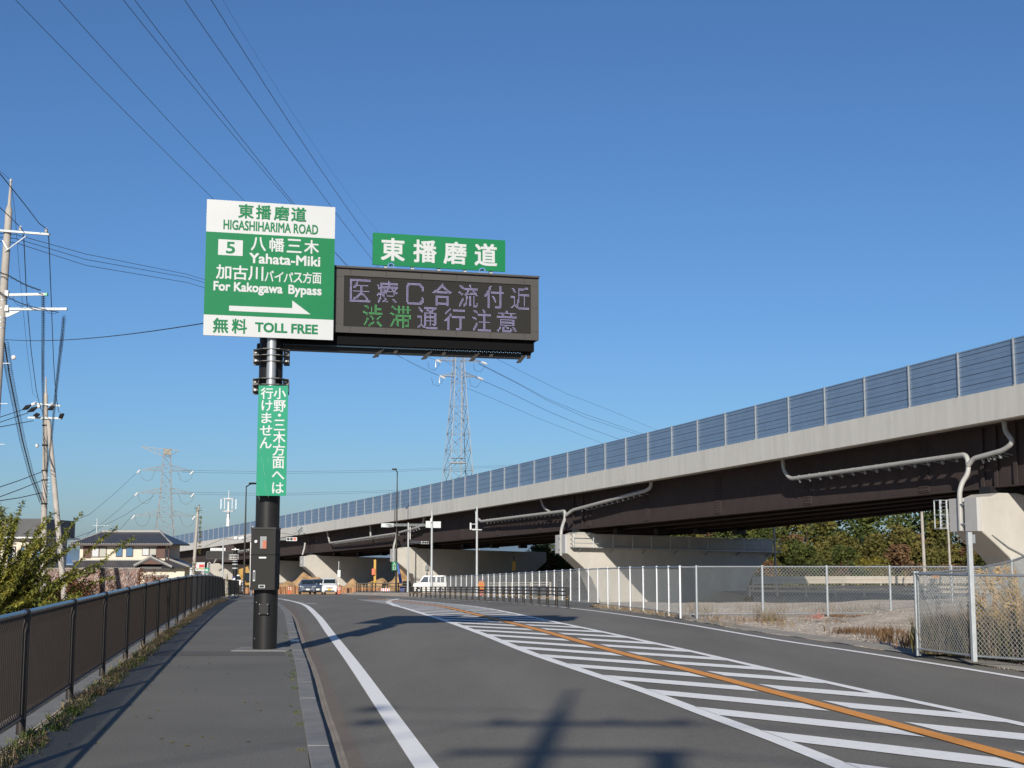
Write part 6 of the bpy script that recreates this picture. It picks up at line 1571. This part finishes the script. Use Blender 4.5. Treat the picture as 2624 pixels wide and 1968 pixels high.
wrap(598.5, 1478, 1525, 120, .14, 'blue and white striped post in the gap of the brown fence')
wrap(624, 1484, 1515, 128, .14, 'blue and white striped post right of the short fence run')
mb = MB(); mb.tube([at(581, 1530, 70.5), at(580, 1471, 70.5)], .08, 8); gp = thing('old_post', tuple(at(581, 1533, 70.5)), 'pale concrete post in the gap between the two fence runs', 'post'); mb.build('shaft', M['pole_conc'], gp, smooth=True)
cs = [(gp.location.x, 70.4, gp.location.z + .2 + k * .25, .1, .1, .15) for k in range(4)]; mb = MB(); leaf_cloud(mb, cs, 90, .08, random.Random(3)); mb.build('creeper', M['leaf_olive'], gp)
# billboard
yG = 135.
bb = thing('billboard', tuple(at(509, 1463, yG)), 'white billboard with large red characters 買 and 解体 behind the creeper pole', 'billboard')
p, q = at(493, 1463, yG), at(525, 1441, yG)
mb = MB(); mb.box(((p.x + q.x) / 2, yG, (p.z + q.z) / 2), (q.x - p.x, .08, q.z - p.z)); mb.build('board', M['white'], bb)
fb = lambda s, t: Vector((lerp(p.x, q.x, s), yG - .06, lerp(q.z, p.z, t)))
mb = MB(); put_text(mb, '買', (.06, .30, .28, .66), fb, .04); put_text(mb, '解体', (.56, .98, .24, .60), fb, .04); mb.build('red_lettering', M['red'], bb)
mb = MB(); mb.add([fb(.05, .06), fb(.35, .06), fb(.35, .18), fb(.05, .18)], [(0, 1, 2, 3)]); mb.add([fb(.5, .68), fb(.98, .68), fb(.98, .8), fb(.5, .8)], [(0, 1, 2, 3)]); mb.build('olive_band', mat('olive_print', (.38, .34, .06), .6), bb)
mb = MB()
for u in (497, 521): mb.beam(at(u, 1462, yG + .1), (at(u, 1462, yG).x, yG + .1, -2.5), .1)
mb.build('leg', M['galv'], bb)
for (u0, v0, u1, v1, mt, lab) in ((525, 1455, 535, 1467, 'green2', 'small green and white board beside the billboard'), (486, 1454, 494, 1476, 'curtain', 'pale blue board left of the billboard')):
    p, q = at(u0, v1, yG - 1), at(u1, v0, yG - 1); bd = thing('small_board', ((p.x + q.x) / 2, yG - 1, p.z), lab, 'sign'); mb = MB(); mb.box(((p.x + q.x) / 2, yG - 1, (p.z + q.z) / 2), (q.x - p.x, .06, q.z - p.z)); mb.build('board', M[mt], bd)
    mb = MB(); mb.beam(((p.x + q.x) / 2, yG - .9, p.z), ((p.x + q.x) / 2, yG - .9, -2.4), .07); mb.build('leg', M['galv'], bd)
    if mt == 'green2':
        f2 = lambda s, t: Vector((lerp(p.x, q.x, s), yG - 1.05, lerp(q.z, p.z, t))); mb = MB(); mb.add([f2(.1, .35), f2(.5, .35), f2(.5, .15), f2(.9, .5), f2(.5, .85), f2(.5, .65), f2(.1, .65)], [tuple(range(7))]); mb.build('white_patch', M['white'], bd)
# back-facing square signs seen edge-on at pier 4, orange post etc.
p = at(868, 1460, 152); sg_ = thing('striped_board', (p.x, 152, zr(152)), 'narrow grey striped board on a thin post in front of the pier', 'sign')
mb = MB(); mb.beam((p.x, 152, zr(152)), (p.x, 152, p.z + .9), .06); mb.build('post', M['galv_light'], sg_)
mb = MB(); a_, b_ = at(865, 1479, 152), at(873, 1461, 152); mb.box(((a_.x + b_.x) / 2, 151.9, (a_.z + b_.z) / 2), (b_.x - a_.x, .04, b_.z - a_.z)); mb.build('board', M['back'], sg_)
# orange-yellow pole (drilling rod) and blue chute
p0_, p1_ = at(961, 1489, 158), at(961, 1434, 158)
rod = thing('yellow_pole', tuple(p0_), 'yellow pole with a small clamp standing among the sand heaps', 'pole'); mb = MB(); mb.beam((p0_.x, 158, zr(158)), p1_, .26); mb.build('shaft', M['yellow'], rod)
mb = MB(); mb.box(tuple(at(957, 1465, 157.7)), (.35, .3, .7)); mb.build('clamp', M['orange'], rod)
ch = thing('blue_chute', tuple(at(1025, 1494, 153)), 'long blue plastic chute slanting down behind the entrance sign', 'chute')
mb = MB(); mb.prism([at(1016, 1442, 153), at(1020, 1442, 153), at(1031, 1494, 153), at(1023, 1494, 153)], (0, .4, 0)); mb.build('chute_body', M['blue'], ch)
mb = MB(); mb.box(tuple(at(1033, 1508, 152)), (.75, .4, .62)); mb.build('base_block', M['navy'], ch)
sv = thing('scaffold_pole', tuple(at(1317, 1460, 150)), 'orange marker pole in the shade between two piers', 'pole'); a_, b_ = at(1317, 1462, 150), at(1317, 1425, 150); sv.location = a_
mb = MB(); mb.box((a_.x, 150, (a_.z + at(0, 1438, 150).z) / 2), (.35, .2, at(0, 1438, 150).z - a_.z)); mb.build('orange_sleeve', M['yellow'], sv); mb = MB(); mb.beam((a_.x, 150, a_.z - 3), b_, .09); mb.build('shaft', M['black'], sv)

# ------------------------------------------------------------------ works area: sand, netting, markers
def heap(name, label, cx, cy, z0, rx, ry, h, seed, mt='sand', cat='sand heap', n_=26):
    rng = random.Random(seed); ph = [rng.uniform(0, 6) for _ in range(6)]; mb = MB(); vs = []
    for i in range(n_ + 1):
        for j in range(n_ + 1):
            a, b_ = -1 + 2 * i / n_, -1 + 2 * j / n_; d = sqrt(a * a + b_ * b_)
            hh = h * max(0, 1 - d) ** .9 * (1 + .22 * sin(a * 5 + ph[0]) * sin(b_ * 4 + ph[1]) + .12 * sin(a * 13 + ph[2]) + .08 * sin(b_ * 17 + ph[3]))
            vs.append((cx + a * rx, cy + b_ * ry, z0 + hh - .05 + rng.uniform(0, .05) * (hh > .1)))
    mb.add(vs, [(i * (n_ + 1) + j, (i + 1) * (n_ + 1) + j, (i + 1) * (n_ + 1) + j + 1, i * (n_ + 1) + j + 1) for i in range(n_) for j in range(n_)])
    return tag(mb.build(name, M[mt], None, smooth=True), label, cat, 'sand heaps of the building site')
def heap_px(u, v, y, wpx, seed, label):
    p = at(u, v, y); z0 = zr(y) - .35; heap('sand_heap', label, p.x, y, z0, wpx / FP * y * 1.25, 5.5, (p.z - z0) * 1.04, seed)
heap_px(795, 1468, 172, 62, 1, 'tall yellow sand heap behind the dark blue car and the pier')
heap_px(735, 1493, 166, 70, 2, 'broad low sand heap right of the black sign pole')
heap_px(655, 1478, 164, 45, 3, 'steep sand heap below the yellow excavator')
heap_px(905, 1492, 163, 60, 4, 'rounded sand heap behind the island guard rail')
heap_px(965, 1486, 166, 62, 5, 'sand heap around the foot of the yellow pole')
heap_px(1032, 1470, 176, 62, 6, 'tall sand heap at the foot of the pier left of the white van')
heap_px(860, 1497, 160, 40, 7, 'small sand heap behind the red and white marker posts')
def netting(u0, u1, v0, v1, y, lab, seed):
    rng = random.Random(seed); n_ = 26; mb = MB(); vs = []
    for i in range(n_ + 1):
        u = lerp(u0, u1, i / n_); a = at(u, v1 + 2, y + .3 * sin(i * 1.3)); b_ = at(u, v0 + rng.uniform(-1.6, 1.6), y + .3 * sin(i * 1.3 + .4)); vs += [a, b_]
    k = len(vs); vs += [Vector(v) + Vector((0, .03, 0)) for v in vs]
    fs = []
    for i in range(n_): fs += [(2 * i, 2 * i + 2, 2 * i + 3, 2 * i + 1), (k + 2 * i, k + 2 * i + 1, k + 2 * i + 3, k + 2 * i + 2), (2 * i + 1, 2 * i + 3, k + 2 * i + 3, k + 2 * i + 1)]
    mb.add(vs, fs); return tag(mb.build('safety_netting', M['ochre'], None), lab, 'netting', 'orange netting along the crossing')
netting(622, 702, 1505, 1519, 156, 'orange safety netting left of the black sign pole', 1)
netting(706, 775, 1503, 1520, 155, 'orange safety netting left of the silver car', 2)
netting(850, 985, 1505, 1519, 157, 'orange safety netting behind the island guard rail', 3)
def marker(u, y, lab, h=.8):
    p = at(u, 1521, y); root = thing('delineator', (p.x, y, zr(y) - .1), lab, 'traffic marker', 'orange delineators at the crossing'); z = zr(y) - .1
    mb = MB(); mb.cyl((p.x, y), .05, z, z + h, 10); mb.cyl((p.x, y), .14, z, z + .05, 10); mb.build('tube', M['orange'], root, smooth=True)
    for k in (.45, .62): mb = MB(); mb.cyl((p.x, y), .055, z + k, z + k + .09, 10); mb.build('white_band', M['lit_white'], root)
for i, u in enumerate((860.5, 866, 871)): marker(u, 150, 'orange and white marker post right of the white car, %s of three' % NUMW[i])
for i, u in enumerate((739, 744)): marker(u, 152, 'orange and white marker post left of the silver car, %s of two' % NUMW[i])
# island kerb and guard rail
isl = MB(); pts = [at(904, 1519, 150), at(960, 1519, 148), at(1060, 1516, 147), at(1068, 1514, 152), at(1040, 1512, 156), at(920, 1514, 156)]
mb = MB(); zz = zr(150) - .12; mb.prism([(p.x, p.y, zz) for p in pts], (0, 0, .20)); tag(mb.build('island_kerb', M['kerb']), kind='structure')
ig = thing('island_guard', (at(985, 1512, 151).x, 151, zz + .2), 'dark double-rail guard on the traffic island with yellow banded posts', 'guard rail')
us = (914, 919, 923, 932, 940, 951, 955, 962, 981, 986, 993, 1021, 1038, 1056)
for i, u in enumerate(us):
    p = at(u, 1500, 151.5); big = u in (940, 981); zt_ = zz + .2
    mb = MB(); mb.cyl((p.x, 151.5), .10 if big else .06, zt_, zt_ + (.98 if i % 3 else 1.12), 8); po = mb.build('guard_post', M['dark'], ig)
    mb = MB(); mb.cyl((p.x, 151.5), .105 if big else .065, zt_ + .32, zt_ + .36, 8); mb.build('reflective_band', M['yellow'], po)
for h in (.62, .92): mb = MB(); mb.beam((at(911, 1500, 151.5).x, 151.45, zz + .2 + h), (at(1062, 1500, 151.5).x, 151.45, zz + .2 + h), .09); mb.build('guard_bar', M['dark'], ig)
for u in (953, 962):
    p = at(u, 1496, 151.4); mb = MB(); mb.sphere((p.x, 151.4, zz + 1.28), .09, 8, 6); mb.build('amber_light', M['yellow'], ig)
bar = thing('works_barrier', tuple(at(988, 1512, 150.6)), 'low red and white works barrier in front of the island guard', 'barrier')
p = at(988, 1508, 150.6); mb = MB(); mb.box((p.x, 150.6, zz + .45), (.95, .2, .30)); mb.build('board', M['lit_white'], bar); mb = MB()
for k in range(4): mb.box((p.x - .36 + k * .24, 150.48, zz + .45), (.1, .02, .28))
mb.build('red_stripe', M['red'], bar)
# stacked orange / red barriers under the viaduct behind the white fence
bs = thing('barrier_stack', tuple(at(1234, 1508, 84)), 'stack of orange and pink striped works barriers behind the white fence posts', 'barrier')
for k in range(6):
    p = at(1234, 1494 + k * 3.1, 84); mb = MB(); mb.box((p.x, 84, p.z), (.42 if k else .38, .3, .055)); mb.build('board', M['orange'] if k % 2 else M['yellow'], bs)
mb = MB(); a_ = at(1234, 1490, 84.2); mb.box((a_.x, 84.2, a_.z - .4), (.3, .2, .9)); mb.build('stand', M['pink'], bs)
wr = thing('white_railing', tuple(at(1340, 1500, 96)), 'white two-bar railing in the shade behind the chain-link fence', 'railing')
for v in (1492, 1498): mb = MB(); mb.beam(at(1245, v + 2, 100), at(1412, v, 94), .07); mb.build('bar', M['guard'], wr)
for u in (1280, 1312, 1360, 1410): mb = MB(); a_ = at(u, 1491, 97); mb.beam(a_, (a_.x, 97, a_.z - 1.0), .12); mb.build('post', M['guard'], wr)
# excavator
ex = thing('excavator', tuple(at(628, 1500, 160)), 'yellow excavator partly hidden between the fence and the white pole', 'excavator')
E3 = lambda u, v, y=160: at(u, v, y)
mb = MB(); mb.beam(E3(614, 1468), E3(639, 1459), .55, .8); mb.beam(E3(616, 1464), E3(622, 1478), .5, .5); mb.build('boom', M['excav'], ex, bevel=.05)
mb = MB(); mb.beam(E3(622, 1472), E3(623, 1492), .35, .4); mb.build('arm', M['excav'], ex); mb = MB(); mb.box(tuple(E3(640, 1486)), (1.0, 1.6, 1.3)); mb.build('cab', M['excav'], ex, bevel=.1)
mb = MB(); mb.box(tuple(E3(637, 1478, 158.7)), (.9, .1, .9)); mb.build('cab_window', M['glass'], ex); mb = MB(); mb.box((E3(640, 1500).x, 160, zr(160) + .3), (2.6, 3.2, .8)); mb.build('track', M['rubber'], ex, bevel=.2)
mb = MB(); mb.prism([E3(616, 1494, 159), E3(622, 1490, 159), E3(625, 1500, 159), E3(618, 1502, 159)], (0, .9, 0)); mb.build('bucket', M['rubber'], ex)

# ------------------------------------------------------------------ cars
def make_car(name, label, loc, rz, paint, L_=3.4, W_=1.48, H_=1.62, style='mini', plate='plate', cat='car'):
    """length along local -Y (front towards -Y)"""
    root = thing(name, (0, 0, 0), label, cat)
    hw = W_ / 2
    if style == 'mini': st = [(-L_/2, .34, .62, .62, .80, .80), (-L_/2 + .10, .22, .80, .86, .95, .92), (-L_/2 + .55, .20, .93, 1.0, .98, .90), (-L_/2 + .75, .20, .97, 1.06, .99, .88), (-L_/2 + 1.35, .20, 1.0, H_ - .10, 1., .80), (-L_/2 + 1.7, .20, 1.0, H_, 1., .80), (L_/2 - .8, .20, 1.0, H_, 1., .80), (L_/2 - .25, .22, 1.0, H_ - .06, .99, .79), (L_/2 - .02, .28, .96, 1.10, .95, .82), (L_/2, .40, .8, .82, .9, .8)]
    elif style == 'box': st = [(-L_/2, .34, .70, .72, .84, .84), (-L_/2 + .08, .22, .92, .98, .95, .93), (-L_/2 + .50, .20, 1.02, 1.08, .99, .93), (-L_/2 + .62, .20, 1.03, 1.12, 1., .90), (-L_/2 + .98, .20, 1.05, H_ - .08, 1., .86), (-L_/2 + 1.2, .20, 1.05, H_, 1., .86), (L_/2 - .5, .20, 1.05, H_, 1., .86), (L_/2 - .12, .22, 1.05, H_ - .05, .99, .85), (L_/2 - .02, .28, 1.0, 1.10, .96, .88), (L_/2, .40, .8, .82, .9, .85)]
    else: st = [(-L_/2, .32, .60, .62, .78, .80), (-L_/2 + .12, .20, .74, .80, .95, .92), (-L_/2 + .6, .18, .86, .92, .99, .90), (-L_/2 + .95, .18, .92, .98, 1., .88), (-L_/2 + 1.75, .18, .96, H_ - .05, 1., .74), (-L_/2 + 2.1, .18, .96, H_, 1., .74), (L_/2 - 1.1, .18, .97, H_ - .01, 1., .74), (L_/2 - .45, .20, .98, H_ - .14, .99, .74), (L_/2 - .05, .26, .95, 1.0, .95, .82), (L_/2, .38, .8, .82, .9, .8)]
    mb = MB(); vs = []
    for (y, zb, zbe, zt_, wb, wt) in st:
        half = [(0, zb), (hw * wb * .93, zb), (hw * wb, zb + .18), (hw * wb, zbe), (hw * wt * .99, max(zbe, zt_ - .09)), (hw * wt * .86, zt_), (0, zt_ + .02)]
        vs += [(x, y, z) for x, z in half] + [(-x, y, z) for x, z in half[-2:0:-1]]
    k = 12; n_ = len(st)
    mb.add(vs, [(i * k + j, i * k + (j + 1) % k, (i + 1) * k + (j + 1) % k, (i + 1) * k + j) for i in range(n_ - 1) for j in range(k)] + [tuple(range(k)), tuple((n_ - 1) * k + j for j in range(k))[::-1]])
    body = mb.build('body', paint, root, smooth=True, bevel=.02)
    def sect(i): return st[i]
    a, b_ = (3, 4)
    y0, z0, w0 = st[a][0], st[a][3], hw * st[a][5]; y1, z1_, w1 = st[b_][0], st[b_][3], hw * st[b_][5]
    e = Vector((0, -.015, .012))
    def pt(t, s): return Vector((lerp(w0, w1, t) * s * .86, lerp(y0, y1, t), lerp(z0, z1_, t))) + e
    mb = MB(); mb.add([pt(.06, -1), pt(.06, 1), pt(.95, 1), pt(.95, -1)], [(0, 1, 2, 3)]); mb.build('windscreen', M['glass'], body)
    rear = st[-3][0] - (.1 if style != 'sedan' else .2); nwin = 3 if style == 'box' else 2
    yA_, yB_ = st[4][0] - .15, rear
    for s in (-1, 1):
        for w_i in range(nwin):
            ya, yb = lerp(yA_, yB_, w_i / nwin) + .04, lerp(yA_, yB_, (w_i + 1) / nwin) - .04
            zt2 = H_ - .14; zb2 = st[5][2] + .04; xt, xb = hw * st[5][5] * 1.0 + .012, hw * st[5][4] + .012
            lo_ = .30 if w_i == 0 else 0
            X = lambda z: lerp(xb, xt, (z - st[5][2]) / (H_ - .09 - st[5][2]))
            mb = MB(); mb.add([(s * X(zb2), ya - (.12 if w_i == 0 else 0), zb2), (s * X(zb2), yb, zb2), (s * X(zt2), yb, zt2), (s * X(zt2), ya + lo_, zt2)], [(0, 1, 2, 3)]); mb.build('side_window', M['glass'], body)
        yw = -L_ / 2 + .62; yr = L_ / 2 - .60
        for yy in (yw, yr):
            mb = MB(); mb.tube([(s * (hw - .17), yy, .29), (s * (hw + .01), yy, .29)], .29, 20); wh = mb.build('wheel', M['rubber'], root, smooth=True)
            mb = MB(); mb.tube([(s * (hw - .0), yy, .29), (s * (hw + .022), yy, .29)], [.19, .16], 16); mb.build('rim', M['galv_light'], wh, smooth=True)
        mb = MB(); y_ = st[1][0] - .005; mb.add([(s * hw * .50, -L_/2 + .03, .66), (s * hw * .93, -L_/2 + .13, .68), (s * hw * .94, -L_/2 + .20, .86), (s * hw * .56, -L_/2 + .06, .80)], [(0, 1, 2, 3)]); mb.build('headlight', M['chrome'], body)
        mb = MB(); mb.sphere((s * (hw + .10), st[3][0] + .12, 1.03), .10, 8, 6, (1, .6, .8)); mb.build('mirror', paint, root, smooth=True)
        mb = MB(); mb.tube([(s * (hw - .04), st[3][0] + .12, 1.0), (s * (hw + .08), st[3][0] + .12, 1.02)], .02, 6); mb.build('mirror_stalk', paint, root)
    mb = MB(); mb.box((0, -L_/2 - .005, .66), (W_ * .42, .03, .09)); mb.build('grille', M['black'], body)
    mb = MB(); mb.box((0, -L_/2 + .0, .36), (W_ * .62, .05, .12)); mb.build('lower_intake', M['black'], body)
    mb = MB(); mb.box((0, -L_/2 - .03, .50), (.33, .02, .165)); mb.build('number_plate', M[plate], body)
    root.location = loc; root.rotation_euler = (0, 0, rz); return root
def put_car(u, v, y, *a, **k):
    p = at(u, v, y); name, label, rz, paint = a; return make_car(name, label, (p.x, y + (k.get('L_', 3.4)) / 2, zr(y) - .10), rz, paint, **k)
put_car(838, 1521, 140, 'small_car', 'white tall compact car with a yellow plate waiting at the crossing', .14, M['white_paint'], L_=3.4, W_=1.60, H_=1.62)
put_car(806, 1521, 142.5, 'hatchback', 'dark blue car waiting between the silver car and the white car', .16, M['blue_paint'], L_=4.1, W_=1.68, H_=1.50, style='sedan', plate='plate_w')
put_car(779, 1521, 142, 'hatchback', 'grey-blue car at the left of the three waiting cars', .18, mat('grey_blue_car_paint', (.17, .20, .25), .28, .4, spec=.6), L_=4.2, W_=1.69, H_=1.47, style='sedan', plate='plate_w')
p = at(1102, 1518, 141)
van = make_car('small_van', 'white boxy van side-on behind the silver pole and the bollards', (p.x, 141 + .7, zr(141) + .02), -pi / 2 - .06, M['white_paint'], L_=3.5, W_=1.5, H_=1.80, style='box', cat='van')
# little truck roof seen over the fence
YK = 200; p = at(611, 1472, YK); tr = thing('white_truck', (p.x, YK, zr(YK)), 'white truck mostly hidden behind the short brown fence', 'truck')
mb = MB(); mb.box((p.x, YK + 1, p.z - .75), (1.1, 2.4, 1.5)); cb = mb.build('cab', M['white_paint'], tr, bevel=.08); mb = MB(); mb.box((p.x, YK - .22, p.z - .5), (.9, .05, .55)); mb.build('windscreen', M['glass'], cb)
mb = MB(); mb.box((p.x, YK + 4.3, p.z - 1.1), (1.3, 4.0, .9)); mb.build('cargo_bed', M['galv'], tr)
for sx in (-.45, .45):
    for yy in (YK + .8, YK + 4.8): mb = MB(); mb.tube([(p.x + sx - .1, yy, zr(YK) + .2), (p.x + sx + .1, yy, zr(YK) + .2)], .32, 14); mb.build('wheel', M['rubber'], tr)

# scale every base colour down once, against a stronger sun, so shade falls deeper
for m_ in bpy.data.materials:
    if not m_.use_nodes: continue
    n = m_.node_tree
    for nd in list(n.nodes):
        if nd.type in ('BSDF_PRINCIPLED', 'BSDF_TRANSLUCENT'):
            k = nd.inputs['Base Color' if nd.type == 'BSDF_PRINCIPLED' else 'Color']
            if k.is_linked:
                mx = n.nodes.new('ShaderNodeMix'); mx.data_type = 'RGBA'; mx.blend_type = 'MULTIPLY'; mx.inputs['Factor'].default_value = 1; mx.inputs[7].default_value = (.8, .8, .8, 1)
                n.links.new(k.links[0].from_socket, mx.inputs[6]); n.links.new(mx.outputs[2], k)
            else:
                c = k.default_value; k.default_value = (c[0] * .8, c[1] * .8, c[2] * .8, 1)
